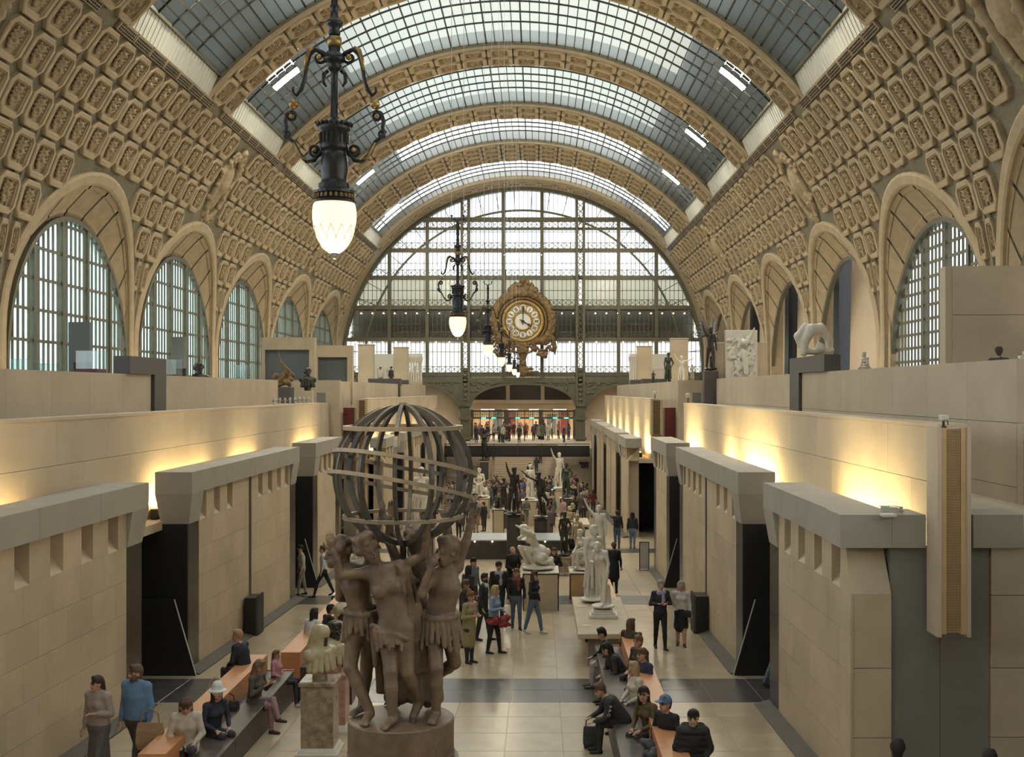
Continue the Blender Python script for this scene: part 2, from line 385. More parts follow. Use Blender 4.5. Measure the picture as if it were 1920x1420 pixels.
for side in (-1, 1):
    far = MB()
    for yc in VIS:
        nearb = yc < 85
        for c in range(8):
            y = yc - 7.1 + CP * (c + .5)
            for k in range(8):
                th = math.radians(35.9 - 5.045 * k); z = Z0 + RS * math.sin(th)
                dist = math.hypot(y - yc, z - AZ) if z > AZ else abs(y - yc)
                if th < math.radians(1): continue
                if dist < 7.62:
                    if c not in (0, 7) or z < AZ: continue
                    gap = 7.1 - math.sqrt(max(0, 7.08 ** 2 - (z - AZ) ** 2)) - .13
                    if gap < .42 or gap > 1.7: continue
                    yn = yc - 7.1 + .13 + gap / 2 if c == 0 else yc + 7.1 - .13 - gap / 2
                    M_, p = vframe(side, th, yn); M_ = M_ @ Matrix.Diagonal((.95, (gap - .1) / 1.66, .9, 1)); M_.translation = p
                    if nearb: o = new_obj('coffer', cof_me, wall[side]); o.matrix_local = M_; new_obj('rosette', ros_me, o)
                    else: bb = len(far.v); far.v.extend([tuple(M_ @ Vector(v)) for v in both_v]); far.f.extend([tuple(i + bb for i in f) for f in both_f]); far.m.extend(both_m)
                    continue
                if round(yc, 1) in CART and c in (3, 4): continue
                M_, p = vframe(side, th, y)
                small = dist < 7.85
                if small: M_ = M_ @ Matrix.Diagonal((.82, .72, 1, 1))
                M_.translation = p
                if nearb:
                    o = new_obj('coffer', cof_me, wall[side]); o.matrix_world = M_; o.matrix_local = M_
                    q = new_obj('rosette', ros_me, o)
                else:
                    vs_ = [M_ @ Vector(v) for v in both_v]; bb = len(far.v); far.v.extend([tuple(v) for v in vs_]); far.f.extend([tuple(i + bb for i in f) for f in both_f]); far.m.extend(both_m)
        arch_ring(yc, side, AR, 7.06, -.1, .12).build('archivolt', plaster, wall[side])
        # perforated vent strip under the skylight and groove band on the rib line
        b = MB(); st = []
        for i in range(7):
            y0 = yc - 6.2 + i * 12.4 / 7; y1 = y0 + 12.4 / 7 - .12
            P = [bend(side, math.radians(a), y, r) for r in (RS - .02, RS - .14) for (a, y) in ((38.55, y0), (38.55, y1), (39.95, y1), (39.95, y0))]
            b.hexa(P)
            for q in range(9):
                for r_ in range(3):
                    yy = y0 + .16 + q * .17; aa = 38.8 + r_ * .36
                    p = bend(side, math.radians(aa), yy, RS - .145); b.box(p.x - .03, p.x + .03, yy - .045, yy + .045, p.z - .035, p.z + .035, 1)
        b.build('vent_strip', [plaster, iron_d], wall[side])
        if nearb:
            for yr in ([yc - 7.1, yc + 7.1] if yc < 30 else [yc + 7.1]):
                b = MB(); rg = []
                for i in range(17):
                    th = TH1 * .955 * i / 16; rg.append([tuple(bend(side, th, yr - .13, RS - .0)), tuple(bend(side, th, yr - .1, RS - .07)), tuple(bend(side, th, yr + .1, RS - .07)), tuple(bend(side, th, yr + .13, RS))])
                b.loft(rg, closed=False).build('rib_band', groove, wall[side])
        # splayed reveal: panels between the arch on the vault and the opening behind
        n = 11
        for i in range(-2, n + 2):
            def rp(a, w):
                if a < 0 or a > math.pi:
                    sgn = 1 if a < 0 else -1; zz = AZ - (-a if a < 0 else a - math.pi) * 6.5
                    return Vector((XA + side * RS, yc + sgn * AR, zz)).lerp(Vector((sx(side, WU + .25), yc + sgn * WR, zz - 1.0)), w)
                o_ = Vector((vx(side, AZ + AR * math.sin(a)), yc + AR * math.cos(a), AZ + AR * math.sin(a)))
                return o_.lerp(Vector((sx(side, WU + .25), yc + WR * math.cos(a), WZ + WR * math.sin(a))), w)
            a0 = math.pi * i / n; a1 = math.pi * (i + 1) / n; b = MB(); N = 3
            outer = lambda p, q: Vector((p.x, p.y + (p.y - yc) * q, p.z + (p.z - AZ) * q if p.z > AZ else p.z))
            ea = .012
            rows = []
            for k in range(N + 1):
                a = a0 + ea + (a1 - a0 - 2 * ea) * k / N
                # profile along the depth: margin, sunk field, margin
                rows.append([outer(rp(a, .0), .01), rp(a, .02), rp(a, .14), outer(rp(a, .16), .012), outer(rp(a, .8), .012), rp(a, .82), rp(a, .98), outer(rp(a, .98), .012)])
            b.loft(rows, closed=False).build('voussoir_panel', plaster, wall[side])
        b = MB(); rows = []
        for k in range(41):
            a = -.55 + (math.pi + 1.1) * k / 40
            rows.append([outer(rp(a, .0), .02), outer(rp(a, 1.0), .02)])
        b.loft(rows, closed=False).build('joint_bed', groove, wall[side])
        b = MB(); rows = []
        for k in range(31):   # dark edge ring where the reveal meets the opening
            a = math.pi * k / 30
            rows.append([(sx(side, WU + .2), yc + r * math.cos(a), WZ + r * math.sin(a)) for r in (WR + .1, WR - .16)] + [(sx(side, WU + .45), yc + r * math.cos(a), WZ + r * math.sin(a)) for r in (WR - .16, WR + .1)])
        b.loft(rows).build('edge_ring', iron, wall[side])
    if far.v:
        o = far.build('coffer_field', [plaster, plaster_r], wall[side]); o['kind'] = 'stuff'
# ---------------- cartouches: carved shields above every second arch
def cartouche_mesh():
    s = SDF(.08)
    s.cone((0, 0, -.9), (0, 0, .55), .55, .82, flat=(0, 1, 0), ff=.42, k=.15)
    s.ball((0, -.15, .1), .55, flat=(0, 1, 0), ff=.5)
    rr = random.Random(3)
    for sgn in (-1, 1):
        pts = [(.95, .0, 1.5), (1.15, 0, .9), (1.0, 0, .2), (.95, 0, -.6), (.75, 0, -1.3), (.3, 0, -1.9)]
        for i in range(5):
            a, b_ = pts[i], pts[i + 1]; s.cone((sgn * a[0], -.1, a[2]), (sgn * b_[0], -.12, b_[2]), .2, .17, k=.06)
        for q in range(26):
            t = rr.random() * 4.99; i = int(t); f = t - i
            x = pts[i][0] * (1 - f) + pts[i + 1][0] * f; z = pts[i][2] * (1 - f) + pts[i + 1][2] * f
            s.ball((sgn * (x + rr.uniform(-.15, .3)), -.12 + rr.uniform(-.15, .1), z + rr.uniform(-.15, .15)), rr.uniform(.09, .17), k=.03)
        for q in range(12):   # scroll
            a = q * .55; r = .42 - .028 * q
            s.ball((sgn * (.62 + r * math.cos(a)), -.2, 1.75 + r * math.sin(a)), .12, k=.03)
    for q in range(22):
        s.ball((rr.uniform(-.5, .5), -.1 + rr.uniform(-.1, .1), -1.9 + rr.uniform(-.45, .3)), rr.uniform(.1, .2), k=.04)
    s.cone((-.5, -.15, 1.9), (.5, -.15, 1.9), .2, .2); s.ball((0, -.2, 2.25), .3)
    return sdf_mesh(s, .055, [plaster_r], 'cartouche')
cart_me = cartouche_mesh()
for side in (-1, 1):
    for yc in VIS:
        if round(yc, 1) in CART:
            th = math.radians(29.5); M_, p = vframe(side, th, yc)
            R2 = Matrix(((0, 0, 1), (1, 0, 0), (0, -1, 0))).to_4x4()   # local x->depth, z->arc, y->-normal
            M2 = M_ @ R2; M2.translation = p; o = new_obj('cartouche', cart_me, wall[side]); o.matrix_local = M2
# ---------------- ceiling ribs
ceil_ = thing('ceiling', 'barrel ceiling of ochre coffered ribs carrying the skylights', 'ceiling', (XA, 56, Z0 + RS), kind='structure')
CO = ceil_.location
def rib(yc, w, ncol, detail):
    b = MB(); rings = []
    for i in range(49):
        th = math.radians(39.6 + 100.8 * i / 48)
        rings.append([tuple(bend(1, th, y, r)) for (y, r) in ((yc - w / 2, RS), (yc + w / 2, RS), (yc + w / 2, RS + 1.0), (yc - w / 2, RS + 1.0))])
    b.loft(rings); o = b.build('rib', groove, ceil_); smooth_angle(o, 30)
    e = MB()
    for yy in (yc - w / 2, yc + w / 2):
        rg = []
        for i in range(49):
            th = math.radians(39.6 + 100.8 * i / 48); rg.append([tuple(bend(1, th, yy + dy, RS - p)) for dy, p in ((-.13, -.05), (-.13, .1), (.13, .1), (.13, -.05))])
        e.loft(rg)
    e.build('moulding', plaster, o)
    if not detail: return
    fb = MB()
    for c in range(ncol):
        y = yc + (c - (ncol - 1) / 2) * CP * .97
        for k in range(20):
            th = math.radians(42.1 + 5.045 * k); M_, p = vframe(1, th, y); M_.translation = p
            if yc < 90:
                q = new_obj('coffer', both_me, o); q.matrix_local = Matrix.Translation(-woff(o)) @ M_
            else:
                bb = len(fb.v); fb.v.extend([tuple(M_ @ Vector(v)) for v in both_v]); fb.f.extend([tuple(i + bb for i in f) for f in both_f]); fb.m.extend(both_m)
    if fb.v: fb.build('coffer_field', [plaster, plaster_r], o)['kind'] = 'stuff'
for yr in RIBS:
    if abs(yr - 99.2) < .1: rib(yr, 6.9, 4, True)
    elif yr > 112: rib(yr + .9, 2.4, 1, True)
    else: rib(yr, 3.5, 2, yr > 25)
# ---------------- skylights between the ribs
RG = 18.85; UGL = 13.75; PHI = math.acos(UGL / RG)
wn = 0
for i in range(len(RIBS) - 1):
    y0, y1 = RIBS[i] + 1.72, RIBS[i + 1] - 1.72
    if i == len(RIBS) - 2: y0, y1 = RIBS[i] + 3.4, RIBS[i + 1] - .3
    if i == len(RIBS) - 3: y1 = RIBS[i + 1] - 3.4
    wn += 1; ym = (y0 + y1) / 2
    wnd = thing('window_%d' % wn, 'curved skylight of pale glass panes, %s above the hall' % (['behind', 'overhead', 'first bay', 'second bay', 'third bay', 'fourth bay', 'fifth bay', 'sixth bay', 'last short bay before the clock'][i] if i > 1 else ['behind the viewpoint', 'over the viewpoint'][i]), 'skylight', (XA, ym, Z0 + RG), kind='structure')
    ncol = 58; rows = [0, .16, .32, .48, .64, 1.0] if i > 1 else [0, 1]
    bars = MB()
    for c in range(ncol + 1):
        th = PHI + (math.pi - 2 * PHI) * c / ncol; w = .045 if c % 4 else .085
        if i < 2 and c % 4: continue
        bars.bar(bend(1, th, y0, RG - .03), bend(1, th, y1, RG - .03), w, .09, up=(-math.cos(th), 0, -math.sin(th)))
    for t in rows[1:-1]:
        y = y0 + (y1 - y0) * t
        rg = []
        for c in range(41):
            th = PHI + (math.pi - 2 * PHI) * c / 40; rg.append([tuple(bend(1, th, y + dy, RG + dr)) for dy, dr in ((-.027, -.08), (.027, -.08), (.027, .02), (-.027, .02))])
        bars.loft(rg)
    bars.build('glazing_bar', iron_d, wnd)
    rest = MB(); me = {}
    for c in range(ncol):
        ta = PHI + (math.pi - 2 * PHI) * c / ncol; tb = PHI + (math.pi - 2 * PHI) * (c + 1) / ncol; tm_ = (ta + tb) / 2
        for r in range(len(rows) - 1):
            ya, yb = y0 + (y1 - y0) * rows[r], y0 + (y1 - y0) * rows[r + 1]
            h = RG * (tb - ta) / 2 - .02; l = (yb - ya) / 2 - .02
            if 3 <= i <= 6 and not (i == 3 and 14 < c < 44):
                if r not in me: me[r] = MB().box(-h, h, -l, l, -.006, .006).mesh('pane', glass_sky)
                M_, p = vframe(1, tm_, (ya + yb) / 2); M_.translation = bend(1, tm_, (ya + yb) / 2, RG)
                o = new_obj('pane', me[r], wnd); o.matrix_local = Matrix.Translation(-wnd.location) @ M_
            else:
                rest.add([bend(1, t, y, RG) for t, y in ((ta, ya), (tb, ya), (tb, yb), (ta, yb))], [(0, 1, 2, 3)])
    if rest.v: rest.build('pane_field', glass_sky, wnd)['kind'] = 'stuff'
    for side in (-1, 1):   # upright pale fluted panel between vault edge and glass
        xa_, xb_ = sx(side, RS * math.cos(TH1)), sx(side, UGL); za, zb = Z0 + RS * math.sin(TH1) - .05, Z0 + RG * math.sin(PHI) + .02
        b = MB(); b.prism([(xa_, y0 - .2, za), (xb_, y0 - .2, zb), (xb_ + side * .06, y0 - .2, zb), (xa_ + side * .06, y0 - .2, za)], (0, y1 - y0 + .4, 0))
        for k in range(26):
            y = y0 + (y1 - y0) * (k + .5) / 26; b.prism([(xa_, y - .06, za), (xb_, y - .06, zb), (xb_ - side * .03, y - .06, zb), (xa_ - side * .03, y - .06, za)], (0, .12, 0))
        b.build('fluted_panel', louvre_m, wnd)
        x = xb_; b = MB(); b.box(min(x - side * .1, x + side * .1), max(x - side * .1, x + side * .1), y0 - .2, y1 + .2, zb - .08, zb + .08); b.build('gutter', iron, wnd)
    if y0 > 30:
        for side in (-1, 1):
            th = math.radians(50.5) if side > 0 else math.radians(129.5); dth = .9 / RG
            ycl = y0 + (y1 - y0) * .23
            p = bend(1, th, ycl, RG - .3)
            t = thing('skylight_lamp', 'bright tubular lamp panel fixed under the skylight of bay %d from the near end, on the %s slope' % (i - 1, 'clockwise' if side > 0 else 'window'), 'lamp', p, group='lamp panels under the skylights')
            t['label'] = 'bright white lamp panel under the %s slope of the %s skylight bay' % ('right' if side > 0 else 'left', ['', '', '', 'nearest', 'second', 'third', 'fourth', 'fifth', 'farthest'][i])
            for nm_, r_, hw, hl, mt in (('housing', RG - .22, .33, .85, iron), ('diffuser', RG - .3, .28, .8, tube_m)):
                b = MB(); rg = []
                for k in range(5):
                    a = th + (k / 4 - .5) * 2 * hl / RG
                    rg.append([tuple(bend(1, a, ycl + dy, r_ + dr)) for dy, dr in ((-hw, 0), (hw, 0), (hw, .06), (-hw, .06))])
                b.loft(rg).build(nm_, mt, t)
# ---------------- left windows (frosted, barred)
def clip_cell(y0, y1, z0_, z1_, yc, r, az, n=5):
    top = []
    for k in range(n + 1):
        y = y0 + (y1 - y0) * k / n; t = r * r - (y - yc) ** 2; zt = az + math.sqrt(t) if t > 0 else -99
        top.append((y, min(z1_, zt)))
    pts = [(y, z) for y, z in top if z > z0_ + .01]
    if len(pts) < 2: return None
    return [(pts[0][0], z0_), (pts[-1][0], z0_)] + pts[::-1]
def barred_window(side, yc, xw, label, mains, rowz, thin, mt, zlow=ZC - .5):
    global wn
    wn += 1
    wnd = thing('window_%d' % wn, label, 'window', (xw, yc, zlow), kind='structure')
    r = WR - .15; ys = [yc - r] + [yc + q for q in mains] + [yc + r]
    for a, b_ in zip(ys[:-1], ys[1:]):
        for z0_, z1_ in zip(rowz[:-1], rowz[1:]):
            pl = clip_cell(a + .05, b_ - .05, z0_ + .03, z1_ - .03, yc, r, WZ)
            if pl: MB().prism([(xw + side * .1, y, z) for y, z in pl], (side * .012, 0, 0)).build('pane', mt, wnd)
    b = MB()
    for q in mains:
        zt = WZ + math.sqrt(max(0, r * r - q * q)); b.box(xw - .11, xw + .11, yc + q - .13, yc + q + .13, zlow, zt)
    b.build('mullion', iron, wnd)
    b = MB()
    for z in rowz[1:-1]:
        hw = r if z < WZ else math.sqrt(max(0, r * r - (z - WZ) ** 2)); b.box(xw - .05, xw + .05, yc - hw, yc + hw, z - .06, z + .06)
    b.build('transom', iron, wnd)
    b = MB(); y = yc - r + thin
    while y < yc + r:
        zt = WZ + math.sqrt(max(0, r * r - (y - yc) ** 2)); b.box(xw - .04, xw + .04, y - .04, y + .04, zlow, zt); y += thin
    b.build('glazing_bar', iron, wnd)
    b = MB(); rows = []
    for k in range(37):
        a = -.3 + (math.pi + .6) * k / 36
        if a < 0: c = (yc + r, WZ + a * 8); c2 = (yc + r + .2, WZ + a * 8)
        elif a > math.pi: c = (yc - r, WZ - (a - math.pi) * 8); c2 = (yc - r - .2, c[1])
        else: c = (yc + r * math.cos(a), WZ + r * math.sin(a)); c2 = (yc + (r + .2) * math.cos(a), WZ + (r + .2) * math.sin(a))
        rows.append([(xw - .12, *c), (xw - .12, *c2), (xw + .12, *c2), (xw + .12, *c)])
    b.loft(rows).build('window_frame', iron, wnd)
    return wnd
ordn = ['', 'nearest', 'second', 'third', 'fourth', 'fifth', 'farthest']
rz = [ZC - .5 + 1.25 * k for k in range(8)]
for k, yc in enumerate([y for y in VIS if y > 30]):
    barred_window(-1, yc, sx(-1, WU + .12), 'tall arched window of frosted glass, %s along the left wall' % ordn[k + 1], [-3.9, -1.15, 1.5, 4.2], rz, .46, glass_win)
# ---------------- right arches: glazed lattice in one bay, cream rooms with dark slots in the others
barred_window(1, 49.5, sx(1, WU + .5), 'arched lattice window set in the right wall beside the tall stone block', [-3.2, -.6, 2.2], [ZC - .5 + .62 * k for k in range(15)], .46, glass_t0)
x0 = sx(1, WU + 1.9)
rib_r = [r for r in RIBS if r > 10]
for k, (ra, rb) in enumerate(zip(rib_r[:-1], rib_r[1:])):
    if ra < 49.5 < rb: continue
    lat = False; aft = abs(ra - 56.6) < .1
    rm = thing('wall_room_%d' % (k + 1), 'cream plastered wall with dark upright post seen through arch %d of the right side' % (k + 1), 'wall', (x0, (ra + rb) / 2, ZC - .6), kind='structure')
    rm['label'] = 'cream room wall with a dark upright post behind the %s right arch' % ['very near', 'near', 'lattice windowed', 'third', 'fourth', 'fifth', 'last'][min(k, 6)]
    za, zb = ZC - .6, ZC + 10.5
    if lat: ra_ = None
    b = MB(); a1_ = ra + (6.0 if aft else 1.9)
    if lat: b.box(x0, x0 + .3, ra + 1.9, ra + 4.2, za, zb)
    else: b.hexa([(x0, a1_, za), (x0 + .3, a1_, za), (x0 + .3, rb - 1.4, za), (x0, rb - 1.4, za), (x0, a1_ - .4, zb), (x0 + .3, a1_ - .4, zb), (x0 + .3, rb - 2.2, zb), (x0, rb - 2.2, zb)]); b.build('panel', cream, rm)
    if lat: continue
    b = MB(); b.hexa([(x0 - .2, rb + .3, za), (x0 + .6, rb + .3, za), (x0 + .6, rb + 1.85, za), (x0 - .2, rb + 1.85, za), (x0 - .2, rb + .1, zb), (x0 + .6, rb + .1, zb), (x0 + .6, rb + 1.2, zb), (x0 - .2, rb + 1.2, zb)]); b.build('dark_post', black_m, rm)
    b = MB(); b.box(x0 + 2.6, x0 + 2.8, ra + (10.5 if aft else 0), rb, ZC - .6, ZC + 13); b.build('back_wall', plaster, rm)
b = MB(); b.box(sx(1, WU - .4), x0 + 2.8, 113.4, 114.2, ZC - .6, ZC + 13); tag(b.build('wall_room_end', plaster), 'end wall of the rooms behind the right arches', 'wall', kind='structure')
# ---------------- far side closing strips behind the vault (outer skin)
for side, nm in ((-1, 'left'), (1, 'right')):
    b = MB()
    for yc in YC:
        for y0 in (yc - 7.1, yc + 6.1): b.box(*sorted((sx(side, RS + .05), sx(side, RS + .95))), y0, y0 + 1.0, ZC - .6, ZC + 9)
    tag(b.build('trim_' + ('1' if side < 0 else '2'), plaster), 'ochre piers between the arches of the %s side' % nm, 'pier', kind='structure')
b = MB(); b.box(XA - 20, XA + 20, -14.6, -14.2, -1, Z0 + RS + 2)
tag(b.build('wall_back', stone), 'stone end wall behind the viewpoint', 'wall', kind='structure')

# outer roof: slated lower slopes above the skylight edges, and the last stretch of vault before the end wall
for side, nm in ((-1, 'left'), (1, 'right')):
    b = MB(); rg = []
    for i in range(9):
        th = math.radians(36 + 24 * i / 8); rg.append([tuple(bend(side, th, y, r)) for y, r in ((-16, 21.4), (119, 21.4), (119, 21.7), (-16, 21.7))])
    b.loft(rg)
    tag(b.build('roof_' + nm, mat('grey_roof_lining_' + nm, (.55, .58, .6), .8)), 'grey outer roof slope above the %s edge of the skylights' % nm, 'roof', kind='structure')
b = MB(); rg = []
for i in range(61):
    th = math.radians(-4 + 188 * i / 60); rg.append([tuple(bend(1, th, y, r)) for y, r in ((112.0, RS - .02), (YT + .6, RS - .02), (YT + .6, RS + .5), (112.0, RS + .5))])
b.loft(rg); o = tag(b.build('trim_3', plaster), 'last ochre arch band of the vault framing the glazed end wall', 'arch', kind='structure'); smooth_angle(o, 40)
# ================================================================ glazed end wall with three low arches
tymp = thing('wall_far', 'glazed iron end wall with gridded panes above three low iron arches', 'wall', (XA, YT, ZC + 1), kind='structure')
ST = F / YT
def tx(px): return XA + (px - 985.5) / ST
def tz(py): return ZC + (733 - py) / ST
TR = 18.45
colx = [-5.85, 5.85]; thinx = [-13.6, -9.75, -1.96, 1.96, 9.75, 13.6]
beams = [tz(412), tz(470), tz(521), tz(577), tz(637), tz(702)]
def half(z):
    dz = max(0, z - Z0); return math.sqrt(max(0, TR * TR - dz * dz))
def htop(u):
    return Z0 + math.sqrt(max(0, TR * TR - u * u))
us = sorted([-TR + .05] + colx + thinx + [TR - .05]); zs = [tz(712)] + sorted(beams) + [Z0 + TR]
for i in range(len(us) - 1):
    for j in range(len(zs) - 1):
        a, b_ = us[i] + .14, us[i + 1] - .14; z0_, z1_ = zs[j] + .12, zs[j + 1] - .12
        top = [(a + (b_ - a) * k / 6, min(z1_, htop(a + (b_ - a) * k / 6))) for k in range(7)]
        pts = [p for p in top if p[1] > z0_ + .05]
        if len(pts) < 2: continue
        mt = {0: glass_t1, 1: glass_t0, 2: glass_t1, 3: glass_t1}.get(j, glass_t0)
        MB().prism([(XA + p[0], YT + .1, p[1]) for p in [(pts[0][0], z0_), (pts[-1][0], z0_)] + pts[::-1]], (0, .02, 0)).build('pane', mt, tymp)
b = MB()
u = -18.0
while u < 18.2:
    b.box(XA + u - .025, XA + u + .025, YT - .02, YT + .08, tz(715), htop(u)); u += .44
b.build('glazing_bar', iron, tymp)['kind'] = 'stuff'
b = MB()
for z in [tz(435), tz(494), tz(545), tz(608), tz(660)]:
    b.box(XA - half(z), XA + half(z), YT - .02, YT + .06, z - .03, z + .03)
b.build('transom', iron, tymp)
for z in beams:
    b = MB(); h = half(z); b.box(XA - h, XA + h, YT - .3, YT + .25, z - .2, z + .2); b.build('beam', iron, tymp)
    lo = z + .2; hi = lo + .62; b = MB()
    if abs(z - beams[0]) < .01: lo, hi = z - .2 - .62, z - .2; b.box(XA - half(lo), XA + half(lo), YT - .25, YT + .2, lo - .25, lo); lo += 0
    b.box(XA - half(hi), XA + half(hi), YT - .1, YT - .02, hi - .05, hi); n = int(2 * half(hi) / .62)
    for k in range(n):
        x0 = XA - half(hi) + k * .62
        b.bar((x0, YT - .08, lo), (x0 + .62, YT - .08, hi), .05, .05, up=(0, 1, 0)); b.bar((x0, YT - .08, hi), (x0 + .62, YT - .08, lo), .05, .05, up=(0, 1, 0)); b.box(x0 - .025, x0 + .025, YT - .1, YT - .04, lo, hi)
    b.build('lattice_rail', iron, tymp)
for q in thinx:
    b = MB(); b.box(XA + q - .17, XA + q + .17, YT - .35, YT + .2, tz(712), htop(q)); b.build('mullion', iron, tymp)
for q in colx:
    zt = htop(q); b = MB()
    for s_ in (-1, 1): b.box(XA + q + s_ * .36 - .12, XA + q + s_ * .36 + .12, YT - .6, YT + .3, fz(YT) + 2.6, zt)
    b.box(XA + q - .4, XA + q + .4, YT - .55, YT - .3, fz(YT) + 2.6, tz(690)); 
    z = tz(690)
    while z < zt - 1:
        b.bar((XA + q - .3, YT - .5, z), (XA + q + .3, YT - .5, z + .6), .07, .1, up=(0, 1, 0)); b.bar((XA + q + .3, YT - .5, z), (XA + q - .3, YT - .5, z + .6), .07, .1, up=(0, 1, 0)); z += .6
    b.build('column', iron, tymp)
    b = MB(); z = tz(695)
    while z > tz(765):
        b.ball((XA + q, YT - .62, z), .24, 8, sc=(1, .6, .7)); z -= .5
    for zz in (tz(760), tz(785), tz(822)): b.box(XA + q - .62, XA + q + .62, YT - .75, YT + .3, zz - .12, zz + .12)
    b.build('column_ornament', iron, tymp)
b = MB(); rows = []
for k in range(61):   # inner arch of the truss
    a = math.radians(4 + 172 * k / 60); rows.append([(XA + r * math.cos(a), YT + dy, Z0 + r * math.sin(a)) for r, dy in ((16.1, -.2), (16.3, -.2), (16.3, .0), (16.1, .0))])
b.loft(rows)
for k in range(30):
    a = math.radians(6 + 168 * k / 29); b.bar((XA + 16.2 * math.cos(a), YT - .1, Z0 + 16.2 * math.sin(a)), (XA + TR * math.cos(a), YT - .1, Z0 + TR * math.sin(a)), .07, .07, up=(0, 1, 0))
b.build('arch_truss', iron, tymp)
b = MB(); rows = []
for k in range(49):
    a = math.radians(-6 + 192 * k / 48); rows.append([(XA + r * math.cos(a), YT + dy, Z0 + r * math.sin(a)) for r, dy in ((TR - .25, -.4), (TR + .1, -.4), (TR + .1, .4), (TR - .25, .4))])
b.loft(rows).build('arch_frame', iron, tymp)
# low arches below the grid
for (ua, ub, ap, sp) in ((-5.4, 5.4, tz(722), tz(765)), (-17.5, -6.3, tz(720), tz(775)), (6.3, 17.5, tz(720), tz(775))):
    b = MB(); zt = tz(713); n = 24; pts = []
    for k in range(n + 1):
        t = -1 + 2 * k / n; pts.append((XA + (ua + ub) / 2 + (ub - ua) / 2 * t, sp + (ap - sp) * (1 - abs(t) ** 2.6) ** .55))
    rows = [[(x, YT - .45, z), (x, YT - .45, zt), (x, YT + .2, zt), (x, YT + .2, z)] for x, z in pts]; b.loft(rows).build('spandrel', iron, tymp)
    b = MB(); b.loft([[(x, YT - .62, z - .02), (x, YT - .62, z + .22), (x, YT - .4, z + .22), (x, YT - .4, z - .02)] for x, z in pts])
    rr = random.Random(5)
    for k in range(26):
        t = rr.choice((-1, 1)) * rr.uniform(.45, .97); x = XA + (ua + ub) / 2 + (ub - ua) / 2 * t; z = sp + (ap - sp) * (1 - abs(t) ** 2.6) ** .55
        b.ball((x, YT - .48, z + .3 + rr.random() * max(.05, zt - z - .45)), .16, 6, sc=(1.3, .5, .9))
    b.build('arch_moulding', iron, tymp)
b = MB(); b.box(XA - 18, XA + 18, YT - .55, YT + .3, tz(718), tz(709)); b.build('sill_beam', iron, tymp)
# rooms behind the middle rows of panes
b = MB(); b.box(XA - 17.5, XA + 17.5, YT + 1.0, YT + 5, tz(640), tz(574)); 
tag(b.build('wall_room_far', mat('dim_brown_room', (.6, .47, .43), .8, var=.3, vscale=.25)), 'dim brownish room behind the lower glass rows of the end wall', 'room', kind='structure')
k_ = 0
for zz, nb in ((tz(588), 30), (tz(479), 22), (tz(642), 26)):
    for k in range(nb):
        u = -half(zz) * .97 + 2 * half(zz) * .97 * (k + .5) / nb
        if abs(u) < 3.3 and zz < tz(520) + .1 and zz > tz(700): continue
        o = MB(); o.ball((XA + u, YT - .3, zz), .07, 8); q = o.build('bulb', spot_m, loc=(XA + u, YT - .3, zz)); k_ += 1
        q.parent = tymp; q.location = Vector((XA + u, YT - .3, zz)) - tymp.location
# ---------------- entrance hall behind the end wall
ZL = ZC - 5.1
ent = thing('wall_entrance', 'entrance screen with glazed doors under a cream beam, below the clock', 'wall', (XA, YT + 4, ZL), kind='structure')
ye = YT + 4; se = F / ye
ex = lambda px: XA + (px - 985.5) / se
ez = lambda py: ZC + (733 - py) / se
b = MB(); b.box(ex(884), ex(1088), ye - .3, ye + .3, ez(767), ez(757)); b.box(ex(884), ex(1088), ye - .6, ye + .3, ez(757), ez(750)); b.build('beam', cream, ent)
for pa, pb in ((888, 953), (960, 1018), (1025, 1086)):
    b = MB(); b.box(ex(pa), ex(pb), ye, ye + .1, ez(750), ez(715)); b.build('dark_panel', mat('dark_brown_glass', (.045, .03, .028), .25), ent)
for pa in (953, 1018):
    b = MB(); b.box(ex(pa), ex(pa + 7), ye - .2, ye + .2, ez(750), ez(715)); b.build('post', cream, ent)
for px, w in ((888, 7), (953, 8), (1018, 8), (1082, 7), (905, 1.2), (922, 1.2), (938, 1.2), (975, 1.2), (988, 1.2), (1003, 1.2), (1040, 1.2), (1053, 1.2), (1068, 1.2)):
    b = MB(); b.box(ex(px - w / 2), ex(px + w / 2), ye - .15, ye + .15, ZL, ez(768)); b.build('door_post', iron, ent)
for py in (771, 784):
    b = MB(); b.box(ex(884), ex(1088), ye - .1, ye + .1, ez(py) - .09, ez(py) + .09); b.build('rail', iron, ent)
b = MB()
for k in range(48): b.box(ex(888 + k * 4.1) - .02, ex(888 + k * 4.1) + .02, ye - .03, ye + .03, ez(784), ez(771))
b.box(ex(888), ex(1085), ye - .03, ye + .03, ez(777.5) - .02, ez(777.5) + .02); b.build('transom_lattice', iron, ent)
for pa, pb in ((890, 953), (960, 1018), (1024, 1084)):
    b = MB(); b.box(ex(pa), ex(pb), ye + .02, ye + .03, ez(784), ez(771)); b.build('pane', glass_cl, ent)
for px in (911, 930, 975, 1001, 1045, 1066):
    b = MB(); b.box(ex(px - 4), ex(px + 4), ye - .2, ye - .1, ez(785), ez(783)); b.build('exit_sign', mat('exit_green', (.02, .3, .12), .4, emit=(.1, .9, .4), estr=1.5) if 'exit_green' not in MATS else MATS['exit_green'], ent)
for px, t_ in ((957, 'x'), (1020, 'x')):
    b = MB(); b.box(ex(px - 5), ex(px + 5), ye - .6, ye - .5, ez(826), ez(786)); b.build('banner_panel', mat('grey_violet_banner', (.11, .09, .1), .6) if 'grey_violet_banner' not in MATS else MATS['grey_violet_banner'], ent)
lob = thing('wall_lobby', 'bright lobby beyond the glazed doors', 'lobby', (XA, ye + 10, ZL), kind='structure')
b = MB(); b.box(XA - 9, XA + 9, ye + 12, ye + 12.3, ZL, ez(700)); b.build('back_wall', cream, lob)
